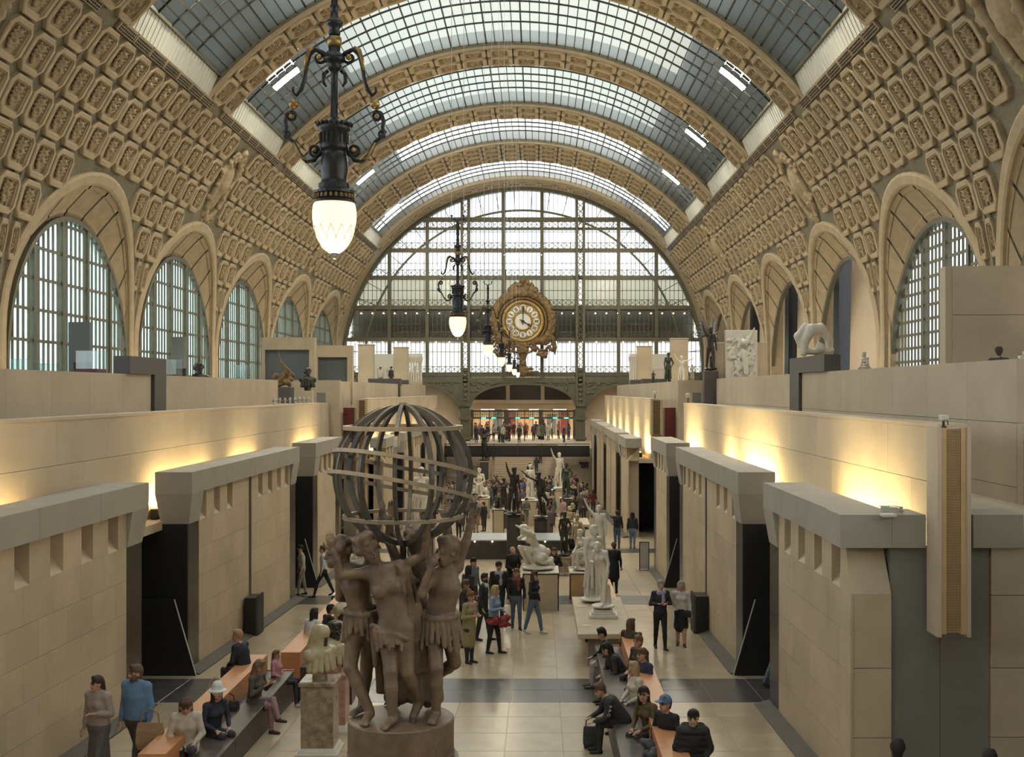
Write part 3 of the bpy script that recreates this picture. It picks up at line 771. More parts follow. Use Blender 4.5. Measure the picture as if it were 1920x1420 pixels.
b = MB(); b.box(XA - 9, XA + 9, ye + .4, ye + 12, ez(768), ez(766)); b.build('soffit', cream, lob)
for s_ in (-1, 1): b = MB(); b.box(XA + s_ * 9 - .15, XA + s_ * 9 + .15, ye, ye + 12.3, ZL, ez(700)); b.build('side_wall', cream, lob)
for k in range(6):
    b = MB(); x = XA - 6.5 + 2.6 * k; b.box(x - .7, x + .7, ye + 2.5, ye + 9.5, ez(768) - .08, ez(768) - .02); b.build('ceiling_lamp', lobby_m, lob)
rr = random.Random(11)
for k in range(9):
    x = XA - 6.2 + k * 1.55; b = MB(); b.box(x - .5, x + .5, ye + 11.7, ye + 11.9, ZL + .2, ZL + 2.2 + rr.random()); b.build('display_panel', [wood_m, cream, blue_p, red_p][k % 4], lob)
# landing, stairs, side walls of the far end
b = MB(); b.box(XA - 19, XA + 19, 110.2, ye + 13, ZL - .4, ZL)
tag(b.build('floor_landing', stone), 'entrance landing at the head of the far stairs', 'landing', kind='structure')
n = 22; y0s = 101.4; dz = (ZL - fz(y0s)) / n; dy = (110.2 - y0s) / n
sts = thing('stairs', 'broad pale stone stairs below the dark footbridge', 'stairs', (XA, 105, fz(105)), kind='structure')
for k in range(n):
    b = MB(); b.box(XA - 3.4, XA + 3.4, y0s + k * dy, 110.3, fz(y0s) + k * dz - .02, fz(y0s) + (k + 1) * dz - .03); b.box(XA - 3.4, XA + 3.4, y0s + k * dy - .03, y0s + k * dy + .05, fz(y0s) + (k + 1) * dz - .07, fz(y0s) + (k + 1) * dz); b.build('step', stone, sts)
for s_ in (-1, 1):
    b = MB(); x0, x1 = sorted((XA + s_ * 3.4, XA + s_ * 8.8)); b.box(x0, x1, 101.2, 110.4, fz(103) - 1, ZL)
    tag(b.build('wall_stair_' + ('left' if s_ < 0 else 'right'), stone), 'stone wall flanking the far stairs on the %s' % ('left' if s_ < 0 else 'right'), 'wall', kind='structure')
    b = MB(); x0, x1 = sorted((XA + s_ * 6.4, XA + s_ * 19)); b.box(x0, x1, YT + 1.2, YT + 1.6, ZL, ZC + 1.5)
    tag(b.build('wall_end_' + ('left' if s_ < 0 else 'right'), cream), 'cream wall beyond the low %s arch' % ('left' if s_ < 0 else 'right'), 'wall', kind='structure')
yb = 99.0; sb = F / yb
br = thing('footbridge', 'dark footbridge with smoked glass sides crossing before the far stairs', 'footbridge', (XA, yb, ZC - 5.6), kind='structure')
b = MB(); b.box(XA - 8.5, X_(1106, yb), yb, yb + 1.6, Z_(857, yb), Z_(851, yb)); b.build('deck', black_m, br)
bw = X_(1106, yb) - (XA - 8.5)
for k in range(7):
    x0 = XA - 8.5 + bw * k / 7; b = MB(); b.box(x0 + .02, x0 + bw / 7 - .02, yb - .05, yb, Z_(855, yb), Z_(836, yb)); b.build('side_panel', mat('smoked_glass', (.035, .032, .033), .2) if 'smoked_glass' not in MATS else MATS['smoked_glass'], br)
    b = MB(); b.box(x0 - .03, x0 + .03, yb - .1, yb - .05, Z_(857, yb), Z_(832, yb)); b.build('post', iron_d, br)
b = MB(); b.box(XA - 8.5, X_(1106, yb), yb - .08, yb + .02, Z_(833, yb) - .04, Z_(833, yb) + .03); b.build('handrail', iron_d, br)
for px in (915, 925, 1045, 1048):
    b = MB(); b.box(X_(px, yb) - .12, X_(px, yb) + .12, yb + .3, yb + .6, fz(yb), Z_(857, yb)); b.build('support', [stone, black_m][px > 1000], br)
# ================================================================ side blocks of the sculpture alley
def slabs(parent, name, P, nu, nv, mt, th, gap=.006, stagger=True):
    """P(u,v)->point on the face, th: thickness vector into the wall; every slab is its own piece"""
    for j in range(nv):
        v0, v1 = j / nv, (j + 1) / nv; e = [k / nu for k in range(nu + 1)]
        if stagger and j % 2: e = [0] + [(k + .5) / nu for k in range(nu)] + [1]
        for a, b_ in zip(e[:-1], e[1:]):
            p00, p10, p11, p01 = P(a, v0), P(b_, v0), P(b_, v1), P(a, v1)
            du = (p10 - p00).normalized() * gap / 2; dv = (p01 - p00).normalized() * gap / 2
            q = [p00 + du + dv, p10 - du + dv, p11 - du - dv, p01 + du - dv]; t = Vector(th)
            MB().hexa([q[0] + t, q[1] + t, q[2] + t, q[3] + t] + q).build(name, mt, parent)
def block(side, y0, y1, zt, label, slots, nj=.95, fj=.95, gaps=(), detail=True, back=True, nu=None):
    uc = UC[side]; uw = uc + .12; xs = lambda u: sx(side, u)
    t = thing('wall_block', label, 'wall', (xs(uw + .3), (y0 + y1) / 2, fz((y0 + y1) / 2)), kind='structure')
    ZB = zt - 1.2; CB = zt - .5
    ya, yb_ = y0 + nj, y1 - fj
    def bx(b, u0, u1, a, c, z0_, z1_, m=0):
        x0, x1 = sorted((xs(u0), xs(u1))); return b.box(x0, x1, a, c, z0_, z1_, m)
    bx(MB(), uw + .05, uc + .75, y0 + (.16 if nj else .62), y1 - (.16 if fj else .02), fz(y1) - .1, ZB).build('core', stone, t)
    bx(MB(), uw + .62, uc + .78, y0 + (.16 if nj else .62), y1 - (.16 if fj else .02), ZB, CB).build('upper_core', stone, t)
    parts = []; prev = ya
    for g in gaps: parts.append((prev, g - .12)); prev = g + .12
    parts.append((prev, yb_))
    for (a, c) in parts:
        P = lambda u, v, a=a, c=c: Vector((xs(uw), a + (c - a) * u, (fz(a + (c - a) * u) + .1) * (1 - v) + ZB * v))
        slabs(t, 'stone_slab', P, nu or max(1, round((c - a) / 1.15)), 5, stone_w, (side * .04, 0, 0)) if detail else slabs(t, 'stone_slab', P, 1, 1, stone_w, (side * .06, 0, 0))
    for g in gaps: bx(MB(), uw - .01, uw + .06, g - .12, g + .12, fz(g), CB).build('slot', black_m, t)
    # notch row: flush corbels alternating with sloping sills
    if slots:
        w = (yb_ - ya) / len(slots) if False else None
        edges = [ya - (nj - .1 if nj else 0) * 0]
        cur = ya if nj else ya + .58; sw = .52
        for sc_ in slots:
            a, c = sc_ - sw / 2, sc_ + sw / 2
            if a - cur > .02: bx(MB(), uw, uw + .62, cur, a, ZB, CB).build('corbel', stone_w, t)
            x0, x1 = xs(uw), xs(uw + .62)
            MB().add([(x0, a, ZB), (x0, c, ZB), (x1, c, CB), (x1, a, CB), (x1, a, ZB), (x1, c, ZB)], [(0, 1, 2, 3), (0, 4, 5, 1), (4, 3, 2, 5), (0, 3, 4), (1, 5, 2)]).build('sloping_sill', stone_w, t)
            cur = c
        if yb_ - cur > .02: bx(MB(), uw, uw + .62, cur, yb_, ZB, CB).build('corbel', stone_w, t)
    # cornice, with deeper wedge-shaped ends over the jambs
    n = max(1, round((y1 - y0) / 2.8))
    for k in range(n):
        a = y0 + (y1 - y0) * k / n; c = y0 + (y1 - y0) * (k + 1) / n
        bx(MB(), uc, uc + .85, a + .006, c - .006, CB, zt).build('cornice_stone', cornice_m, t)
    for (e, on) in ((y0, nj), (y1, fj)):
        if not on: continue
        d = 1 if e == y0 else -1; L = on + .0
        MB().hexa([(xs(uw - .02), e + d * .12, ZB), (xs(uc + .75), e + d * .12, ZB), (xs(uc + .75), e + d * L, ZB), (xs(uw - .02), e + d * L, ZB), (xs(uc), e, CB), (xs(uc + .85), e, CB), (xs(uc + .85), e + d * L, CB), (xs(uc), e + d * L, CB)]).build('end_corbel', cornice_m, t)
        a, c = sorted((e + d * .1, e + d * L)); bx(MB(), uw + .0, uw + .06, a, c, fz(e), ZB).build('jamb_panel', metal_d, t)
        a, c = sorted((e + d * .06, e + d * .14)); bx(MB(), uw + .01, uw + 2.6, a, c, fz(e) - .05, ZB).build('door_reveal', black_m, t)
    # skirting
    MB().hexa([(xs(uw - .3), y0, fz(y0) - .05), (xs(uw + .05), y0, fz(y0) - .05), (xs(uw + .05), y1, fz(y1) - .05), (xs(uw - .3), y1, fz(y1) - .05), (xs(uw - .3), y0, fz(y0) + .03), (xs(uw), y0, fz(y0) + .12), (xs(uw), y1, fz(y1) + .12), (xs(uw - .3), y1, fz(y1) + .03)]).build('skirting', skirt_m, t)
    return t
ZT1, ZT2 = ZC - 1.87, ZC - 2.5
rl = {1: 'right', -1: 'left'}
blk = {}
for side in (1, -1):
    n_ = rl[side]
    blk[side, 1] = block(side, 17.3 if side > 0 else 8.0, 23.4, ZT1, 'nearest stone block of the %s alley wall under a grey cornice' % n_, [18.15, 19.3, 20.5, 21.65] if side > 0 else [10.2, 11.5, 12.8, 14.0, 15.3, 16.6, 17.9, 19.2, 20.5, 21.75], nj=0 if side > 0 else .9)
    blk[side, 2] = block(side, 26.3, 38.2, ZT1, 'second stone block of the %s alley wall, split by a dark slot' % n_, [27.6, 28.8, 30.0, 33.3, 34.5, 35.7, 36.8], gaps=(32.1,))
    blk[side, 3] = block(side, 41.0, 46.6, ZT1, 'short third stone block of the %s alley wall before the cross aisle' % n_, [42.4, 43.4, 44.4, 45.4])
    blk[side, 4] = block(side, 60.0, 65.8, ZT2, 'fourth stone block of the %s alley wall, beyond the cross aisle' % n_, [60.6, 61.8, 63.0, 64.2], nj=0, detail=False)
    blk[side, 5] = block(side, 68.3, 79.7, ZT2, 'fifth stone block of the %s alley wall' % n_, [70, 71.2, 72.4, 75.6, 76.8, 78], gaps=(74,), detail=False)
    blk[side, 6] = block(side, 81.3, 92.2, ZT2, 'sixth stone block of the %s alley wall' % n_, [83, 84.2, 85.4, 88, 89.2, 90.4], gaps=(86.7,), detail=False)
    blk[side, 7] = block(side, 95.5, 101.2, ZT2, 'last stone block of the %s alley wall beside the footbridge' % n_, [97, 98, 99], detail=False)
    # washed-lit parapet above each row of blocks, terrace, upper parapet
    for k, (a, c, zg, zlow) in enumerate(((17.3 if side > 0 else 6.0, 47.5, ZC - .5, ZC - 3.1), (61, 103.5, ZC - .42, ZC - 3.7))):
        t = thing('wall_parapet', '%s lit stone parapet above the %s alley blocks' % (['warmly', 'far warmly'][k], n_), 'wall', (sx(side, UG + .2), (a + c) / 2, zlow), kind='structure')
        P = lambda u, v: Vector((sx(side, UG), a + (c - a) * u, zlow + (zg - .06 - zlow) * v))
        slabs(t, 'stone_slab', P, round((c - a) / 2.6), 3, stone, (side * .12, 0, 0), gap=.008)
        x0, x1 = sorted((sx(side, UG + .1), sx(side, UG + .42))); b = MB(); b.box(x0, x1, a + .01, c - .01, zlow, zg - .06); b.build('core', stone, t)
        x0, x1 = sorted((sx(side, UG - .02), sx(side, UG + .44))); b = MB(); b.box(x0, x1, a, c, zg - .06, zg); b.build('coping', stone, t)
    for k, (a, c, z) in enumerate(((17.45 if side > 0 else 5.0, 47.5, ZC - 3.0), (60.2, 106, ZC - 3.6))):
        x0, x1 = sorted((sx(side, UC[side] + .7), sx(side, UG + .1))); b = MB(); b.box(x0, x1, a, c, z - .2, z)
        tag(b.build('trim_trough_%s_%d' % (n_, k + 1), stone), '%s stone lamp trough behind the %s cornice' % (['near', 'far'][k], n_), 'trough', kind='structure')
    for k, (a, c, z) in enumerate(((17.45 if side > 0 else 5.0, 47.5, ZC - 2.1), (60.2, 106, ZC - 2.75))):
        x0, x1 = sorted((sx(side, UG + .35), sx(side, UP[side] + .2))); b = MB(); b.box(x0, x1, a, c, z - .3, z)
        tag(b.build('floor_terrace_%s_%d' % (n_, k + 1), stone), '%s stone terrace slab behind the %s alley blocks' % (['near', 'far'][k], n_), 'terrace', kind='structure')
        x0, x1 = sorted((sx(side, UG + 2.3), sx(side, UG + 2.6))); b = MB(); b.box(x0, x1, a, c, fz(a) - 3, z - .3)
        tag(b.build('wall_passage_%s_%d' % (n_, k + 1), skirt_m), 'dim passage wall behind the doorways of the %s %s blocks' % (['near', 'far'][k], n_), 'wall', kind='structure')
    segs_ = ((21.3, 38.6), (40.1, 57.0)) if side > 0 else ((4.0, 35.6), (36.8, 53.0))
    for k, (a, c) in enumerate(segs_):
        zt = ZC + (.6 if side > 0 else .5); zl = ZC - 3.0; up = UP[side]
        t = thing('wall_upper_parapet', '%s stretch of tall stone parapet of the upper %s gallery' % (['near', 'second'][k], n_), 'wall', (sx(side, up), (a + c) / 2, zl), kind='structure')
        P = lambda u, v: Vector((sx(side, up), a + (c - a) * u, zl + (zt - zl) * v))
        slabs(t, 'stone_slab', P, round((c - a) / 2.4), 3, stone, (side * .12, 0, 0), gap=.01, stagger=False)
        x0, x1 = sorted((sx(side, up + .1), sx(side, up + .5))); b = MB(); b.box(x0, x1, a + .005, c - .005, zl, zt - .003); b.build('core', stone, t)
    # far parapet and return wall at the cross aisle
    t = thing('wall_return', 'stone return wall facing down the hall at the cross aisle, %s side' % n_, 'wall', (sx(side, 14), 60, fz(60)), kind='structure')
    for k in range(4):
        ua, ub = UP2 + k * 2.6, UP2 + (k + 1) * 2.6; x0, x1 = sorted((sx(side, ua + .006), sx(side, ub - .006)))
        for j, (za, zb) in enumerate(((fz(60) - .1, ZC - 3.2), (ZC - 3.19, ZC - 1.1), (ZC - 1.09, ZC + .55))):
            b = MB(); b.box(x0, x1, 60, 60.4, za, zb); b.build('stone_slab', stone, t)
    for (ua, za, zb) in ((9.6, -1.3, -.1), (10.9, -2.1, -1.1), (9.6, -3.0, -1.75), (12.6, -1.3, -.1)):
        x0, x1 = sorted((sx(side, ua), sx(side, ua + .45))); b = MB(); b.box(x0, x1, 59.97, 60.02, ZC + za, ZC + zb); b.build('niche_panel', greyp, t)
    t = thing('wall_far_parapet', 'far stone parapet of the upper %s gallery beyond the cross aisle' % n_, 'wall', (sx(side, UP2), 80, ZC - 2.7), kind='structure')
    x0, x1 = sorted((sx(side, UP2), sx(side, UP2 + .4)))
    for k in range(11):
        a = 60.4 + k * 4.15; b = MB(); b.box(x0, x1, a, a + 4.14, ZC - 2.75, ZC + .5); b.build('stone_slab', stone, t)
    x0, x1 = sorted((sx(side, UG + .45), sx(side, UP2))); b = MB(); b.box(x0, x1, 61.2, 61.5, fz(61), ZC - .9); b.build('infill', stone, t)
    xr = sx(side, UG + .75); b = MB(); b.box(min(xr, xr + side * .55), max(xr, xr + side * .55), 61.1, 61.2, ZC - 3.3, ZC - .9); b.build('red_panel', red_p, t)
    for k, (a, c, u0) in enumerate(((-14.0, 58.5, UP[side] + .3), (60.4, 117, UP2 + .3))):
        x0, x1 = sorted((sx(side, u0), sx(side, 21.5))); b = MB(); b.box(x0, x1, a, c, ZC - 1.0, ZC - .62)
        tag(b.build('floor_gallery_%s_%d' % (n_, k + 1), stone), '%s upper gallery floor on the %s side' % (['near', 'far'][k], n_), 'gallery floor', kind='structure')
# near end face of the right block: stone pier, grey panels, outer wall
t = thing('wall_front', 'end face of the nearest block on the right with stone pier and grey green panels', 'wall', (6.0, 17.3, fz(17.3)), kind='structure')
yf = 17.3; ZB = ZT1 - 1.2
for j, (za, zb) in enumerate(((0.2, 1.25), (1.26, 2.3), (2.31, ZB))):
    b = MB(); b.box(sx(1, UC[1] + .12), X_(1672, yf), yf + .02, yf + .5, za, zb); b.build('stone_slab', stone_w, t)
MB().hexa([(sx(1, UC[1] + .12), yf + .02, ZB), (X_(1672, yf), yf + .02, ZB), (X_(1672, yf), yf + .6, ZB), (sx(1, UC[1] + .12), yf + .6, ZB), (X_(1596, yf), yf + .3, ZT1 - .5), (X_(1666, yf), yf + .3, ZT1 - .5), (X_(1680, yf), yf + .6, ZT1 - .5), (X_(1596, yf), yf + .6, ZT1 - .5)]).build('sloped_stone', stone_w, t)
for pa, pb in ((1672.5, 1766), (1767, 1860)):
    b = MB(); b.box(X_(pa, yf), X_(pb, yf), yf + .1, yf + .3, .2, ZT1 - .5); b.build('grey_panel', greyp, t)
for j, (za, zb) in enumerate(((0.2, 1.25), (1.26, 2.3), (2.31, 3.4), (3.41, ZT1 - .5))):
    b = MB(); b.box(X_(1861, yf), 12.0, yf + .05, yf + .5, za, zb); b.build('stone_slab', stone, t)
for pa, pb in ((1575, 1672), (1672.5, 1735), (1824, 1918)):
    b = MB(); b.box(X_(pa, yf), X_(pb, yf), yf - .02, yf + .85, ZT1 - .5, ZT1); b.build('cornice_stone', cornice_m, t)
b = MB(); b.box(X_(1575, yf), 12.0, yf + .02, yf + .6, fz(yf) - .1, .19); b.build('plinth_stone', stone, t)
# tall stone block on the right gallery
t = thing('wall_tall_block', 'tall plain stone block standing on the upper right gallery', 'wall', (14, 31, ZC - .6), kind='structure')
y_ = 31.0
for j in range(3):
    for k in range(3):
        b = MB(); x0 = X_(1786, y_) + k * 2.6; b.box(x0 + .006, x0 + 2.594, y_, y_ + .5, ZC - .6 + j * 1.33, ZC - .6 + (j + 1) * 1.33 - .012); b.build('stone_slab', stone, t)
b = MB(); b.box(X_(1774, y_), X_(1786, y_) + .004, y_ + .05, y_ + .5, ZC - .6, ZC + 3.37); b.build('edge_strip', stone_w, t)

for side in (-1, 1):
    x0, x1 = sorted((sx(side, 21.2), sx(side, 21.6))); b = MB(); b.box(x0, x1, -14.6, 130, -8, ZC - .6)
    tag(b.build('wall_outer_' + rl[side], stone), 'outer stone wall below the %s gallery' % rl[side], 'wall', kind='structure')
    if side > 0:
        b = MB(); b.box(sx(1, UP[1]), 20, 21.0, 21.29, ZC - 4, ZC - .6); tag(b.build('wall_step_right', stone), 'low stone wall closing the near end of the upper right gallery', 'wall', kind='structure')
        b = MB(); b.box(9.12, 20, 5, 20.98, ZC - 2.4, ZC - 2.1); tag(b.build('floor_side_right', stone), 'stone terrace floor at the near right corner', 'terrace', kind='structure')

b = MB(); b.box(X_(1600, yf), X_(1700, yf), yf + .5, yf + .62, ZB - .2, ZT1 - .5); tag(b.build('wall_front_back', stone), 'backing stone behind the sloped pier head of the near right block', 'wall', kind='structure')
x0, x1 = sorted((sx(-1, 9.4), sx(-1, 10.8))); b = MB(); b.box(x0, x1, 53.1, 59.9, ZC - 2.4, ZC - .62); tag(b.build('floor_gallery_corner', stone), 'stone corner of the left gallery floor at the cross aisle', 'gallery floor', kind='structure')
# ================================================================ lamps
def uplight(side, y, L, power):
    x = sx(side, UC[side] + .97); z = (ZC - 3.0 if y < 50 else ZC - 3.6)
    t = thing('uplight', 'x', 'floodlight', (x, y, z), group='floodlights behind the cornices')
    MB().cbox(x - .08, x + .08, y - L / 2, y + L / 2, z, z + .26, .02).build('housing', iron_d, t)
    MB().box(x - .06, x + .06, y - L / 2 + .02, y + L / 2 - .02, z + .26, z + .27).build('lens', lens_m, t)
    ld = bpy.data.lights.new('uplight_light', 'AREA'); ld.energy = power * L; ld.color = (1, .78, .36); ld.shape = 'RECTANGLE'; ld.size = .12; ld.size_y = L
    lo = new_obj('light', ld, t); lo.location = (0, 0, .3); lo.rotation_euler = (0, math.pi + math.radians(16) * side, 0)
words = ['first', 'second', 'third', 'fourth', 'fifth', 'sixth', 'seventh', 'eighth', 'ninth', 'tenth', 'eleventh', 'twelfth']
for side, ys in ((1, ((20.8, 3.6), (31.3, 4.6), (35.8, 1.6), (44.4, 3.6), (63.2, 2.4), (70.2, 2.4), (77.5, 2.4), (84.0, 2), (90.5, 2), (98.5, 2))), (-1, ((10.5, 3), (17.5, 4.6), (29.0, 4.8), (35.2, 2.6), (44.6, 3.6), (63.2, 2.4), (70.2, 2.4), (77.5, 2.4), (84.0, 2), (90.5, 2), (98.5, 2)))):
    for y, L in ys: uplight(side, y, L, 30 if y < 30 else 38)
cnt_ = {1: 0, -1: 0}
for o in [q for q in COL.objects if q.get('category') == 'floodlight']:
    s_ = 1 if o.location.x > XA else -1; o['label'] = '%s floodlight from the near end in the trough behind the %s cornice' % (words[cnt_[s_]], rl[s_]); cnt_[s_] += 1
# gallery floodlights washing the vault
for side in (-1, 1):
    for k, y in enumerate((14, 28.2, 42.4, 56.0, 70.8, 85, 99.2)):
        x = sx(side, 15.5); z = ZC - .62
        t = thing('vault_floodlight', '%s upward floodlight standing on the %s gallery floor' % (words[k], rl[side]), 'floodlight', (x, y, z), group='floodlights on the gallery floors')
        MB().cbox(x - .2, x + .2, y - .3, y + .3, z, z + .18, .03).build('housing', iron_d, t)
        MB().box(x - .17, x + .17, y - .27, y + .27, z + .18, z + .19).build('lens', lens_m, t)
        ld = bpy.data.lights.new('flood', 'SPOT'); ld.energy = 130; ld.color = (1, .87, .66); ld.shadow_soft_size = .25; ld.spot_size = math.radians(150); ld.spot_blend = .8
        lo = new_obj('light', ld, t); lo.location = (0, 0, .3); lo.rotation_euler = (0, math.pi + math.radians(22) * side, 0)
# hanging lamps on the nave axis
def arc(c, r, a0, a1, n, y=0): return [(c[0] + r * math.cos(math.radians(a0 + (a1 - a0) * i / n)), y, c[1] + r * math.sin(math.radians(a0 + (a1 - a0) * i / n))) for i in range(n + 1)]
def spiral(cx, cz, r0, r1, a0, turns, n=22): return [(cx + (r0 + (r1 - r0) * i / n) * math.cos(a0 + turns * 2 * math.pi * i / n), 0, cz + (r0 + (r1 - r0) * i / n) * math.sin(a0 + turns * 2 * math.pi * i / n)) for i in range(n + 1)]
def make_lamp():
    t = thing('hanging_lamp', 'x', 'lamp', (0, 0, 0))
    MB().lathe([(.012, -.005), (.05, .01), (.1, .05), (.14, .12), (.165, .2), (.176, .28), (.176, .34), (.168, .39), (.16, .405)], n=24).build('globe', globe_m, t, smooth=True)
    b = MB()   # fine wire net on the lower half of the globe
    for k in range(12):
        for sg in (1, -1):
            pts = []
            for i in range(8):
                z = .02 + .2 * i / 7; r = np.interp(z, [.01, .05, .12, .2, .28], [.05, .1, .14, .165, .176]) + .002; a = 2 * math.pi * k / 12 + sg * .5 * (1 - i / 7) * 1.05
                pts.append((r * math.cos(a), r * math.sin(a), z))
            b.tube(pts, .0018, 4)
    g = [c for c in t.children if c.name.startswith('globe')][0]
    b.build('wire_net', gold_d, g)['kind'] = 'stuff'
    MB().lathe([(.008, -.045), (.02, -.035), (.012, -.02), (.035, -.008), (.03, .01)], n=12).build('finial', lamp_dk, t, smooth=True)
    b = MB(); b.lathe([(.15, .4), (.172, .405), (.175, .42), (.16, .43), (.15, .44), (.15, .47), (.165, .48), (.165, .5), (.13, .52), (.125, .56)], n=24)
    b.build('collar', lamp_dk, t)
    b = MB()
    for k in range(24):
        a = 2 * math.pi * k / 24; b.box(.155 * math.cos(a) - .008, .155 * math.cos(a) + .008, .155 * math.sin(a) - .008, .155 * math.sin(a) + .008, .44, .472)
    b.build('gilt_gallery', gold, t)['kind'] = 'stuff'
    b = MB(); b.lathe([(.12, .54), (.105, .57), (.1, .6), (.11, .66), (.112, .72), (.1, .79), (.088, .82), (.11, .83), (.115, .85), (.11, .87), (.112, .97), (.13, .99), (.13, 1.03), (.1, 1.05), (.06, 1.075)], n=20).build('urn', lamp_dk, t, smooth=True)
    b = MB()
    for k in range(20):
        a = 2 * math.pi * k / 20; b.bar((.112 * math.cos(a), .112 * math.sin(a), .88), (.112 * math.cos(a), .112 * math.sin(a), .965), .016, .012)
        b.ball((.135 * math.cos(a), .135 * math.sin(a), 1.035), .016, 6)
    b.build('crown_beading', lamp_dk, t)['kind'] = 'stuff'
    b = MB(); b.lathe([(.05, 1.07), (.032, 1.1), (.028, 1.4), (.03, 1.46), (.05, 1.48), (.06, 1.5), (.05, 1.52), (.085, 1.54), (.09, 1.57), (.07, 1.6), (.045, 1.62), (.05, 1.66)], n=16).build('stem', lamp_dk, t, smooth=True)
    MB().lathe([(.03, 1.65), (.055, 1.67), (.062, 1.7), (.055, 1.735), (.03, 1.75)], n=14).build('gilt_knop', gold, t, smooth=True)
    b = MB(); b.lathe([(.045, 1.75), (.05, 1.77), (.04, 1.8), (.06, 1.83), (.075, 1.85), (.06, 1.87), (.035, 1.89), (.03, 1.96), (.04, 1.98), (.028, 2.0), (.028, 2.08), (.045, 2.1), (.03, 2.12), (.03, 2.2), (.05, 2.23), (.04, 2.26), (.03, 2.3), (.035, 2.38)], n=14).build('upper_stem', lamp_dk, t, smooth=True)
    for s_ in (-1, 1):
        b = MB(); pts = [(.04, 0, 1.56), (.09, 0, 1.61), (.15, 0, 1.64), (.2, 0, 1.6), (.225, 0, 1.5), (.24, 0, 1.4), (.265, 0, 1.32), (.305, 0, 1.27), (.335, 0, 1.3), (.33, 0, 1.34)]
        b.tube([(s_ * p[0], 0, p[2]) for p in pts], [.018, .02, .02, .019, .017, .016, .016, .016, .014, .01], 8)
        b.tube([(s_ * p[0], 0, p[2]) for p in spiral(.118, 1.572, .058, .015, 1.2, 1.3)], .013, 7)
        b.tube([(s_ * p[0], 0, p[2]) for p in [(.33, 0, 1.14), (.375, 0, 1.12), (.395, 0, 1.06), (.385, 0, 1.01), (.4, 0, .97), (.37, 0, .93), (.33, 0, .9), (.28, 0, .8), (.22, 0, .74), (.16, 0, .75), (.13, 0, .8), (.1, 0, .82)]], [.014, .018, .018, .016, .016, .016, .017, .018, .019, .018, .016, .014], 8)
        b.tube([(s_ * p[0], 0, p[2]) for p in spiral(.155, .83, .055, .014, 3.6, 1.4)], .013, 7)
        b.tube([(s_ * p[0], 0, p[2]) for p in spiral(.345, 1.1, .045, .012, .5, 1.3)], .012, 7)
        b.tube([(s_ * p[0], 0, p[2]) for p in spiral(.385, .955, .035, .01, .5, 1.3)], .011, 7)
        b.tube([(s_ * .05, 0, 1.47), (s_ * .085, 0, 1.44), (s_ * .09, 0, 1.38), (s_ * .065, 0, 1.34)], [.014, .018, .016, .008], 7)
        a_ = b.build('scroll_arm', lamp_dk, t, smooth=True)
        b = MB(); b.ball((s_ * .325, 0, 1.2), .042, 12); b.ball((s_ * .118, -.02, 1.572), .026, 8); b.ball((s_ * .155, -.02, .83), .022, 8); b.ball((s_ * .345, -.015, 1.1), .02, 8)
        b.tube([(s_ * .16, -.012, 1.655), (s_ * .2, -.012, 1.63), (s_ * .225, -.012, 1.55), (s_ * .235, -.012, 1.47)], [.012, .02, .018, .008], 6)
        b.tube([(s_ * .33, -.01, .89), (s_ * .27, -.01, .775), (s_ * .2, -.01, .74)], [.01, .014, .006], 6)
        b.build('gilt_ornament', gold, a_, smooth=True)['kind'] = 'stuff'
    b = MB()
    for s_ in (-1, 1): b.tube([(0, 0, 2.36), (s_ * .06, 0, 2.4), (s_ * .12, 0, 2.4), (s_ * .125, 0, 2.46)], .014, 6); b.ball((s_ * .125, 0, 2.47), .025, 8)
    b.build('hanger', lamp_dk, t)
    b = MB()
    for s_ in (-1, 1): b.tube([(s_ * .125, 0, 2.47), (s_ * .125, 0, 20.0)], .005, 4)
    b.build('suspension_cable', louvre_m, t)
    ld = bpy.data.lights.new('lamp_light', 'POINT'); ld.energy = 45; ld.color = (1, .86, .58); ld.shadow_soft_size = .2
    lo = new_obj('light', ld, t); lo.location = (0, 0, -.25)
    return t
lamp0 = make_lamp()
ln = ['big nearest', 'second', 'third', 'fourth', 'fifth', 'sixth', 'farthest']
for n in range(7):
    o = lamp0 if n == 0 else copy_tree(lamp0)
    o.location = (-1.63, 9.2 + BAY * n, ZC + 1.1)
    o['label'] = 'ornate dark bronze hanging lamp with glowing egg globe, %s in the row' % ln[n]; o['group'] = 'hanging lamps on the hall axis'
# ================================================================ the great clock
YK = 115.2; sk = F / YK
cx, cz = XA + .02, Z_(603, YK)
clk = thing('clock', 'huge round gilded clock with white numeral discs on the glazed end wall', 'clock', (cx, YK, cz))
def ring_y(r0, r1, y0, y1, n=48): # annulus extruded in y
    b = MB(); b.loft([[(cx + r * math.cos(2 * math.pi * i / n), y, cz + r * math.sin(2 * math.pi * i / n)) for (r, y) in ((r0, y1), (r0, y0), (r0 * .6 + r1 * .4, y0 - .12), (r0 * .3 + r1 * .7, y0 - .12), (r1, y0), (r1, y1))] for i in range(n)] + [[(cx + r, y, cz) for (r, y) in ((r0, y1), (r0, y0), (r0 * .6 + r1 * .4, y0 - .12), (r0 * .3 + r1 * .7, y0 - .12), (r1, y0), (r1, y1))]], cap=False); return b
def disc_y(c, r, y0, y1, n=32, e=None):
    b = MB(); b.loft([[(c[0] + rr_ * math.cos(2 * math.pi * i / n), y, c[1] + rr_ * math.sin(2 * math.pi * i / n)) for i in range(n)] for rr_, y in ((r, y1), (r, y0), (r * .93, y0 - .02))]); return b
s = SDF(.12); rr = random.Random(4)
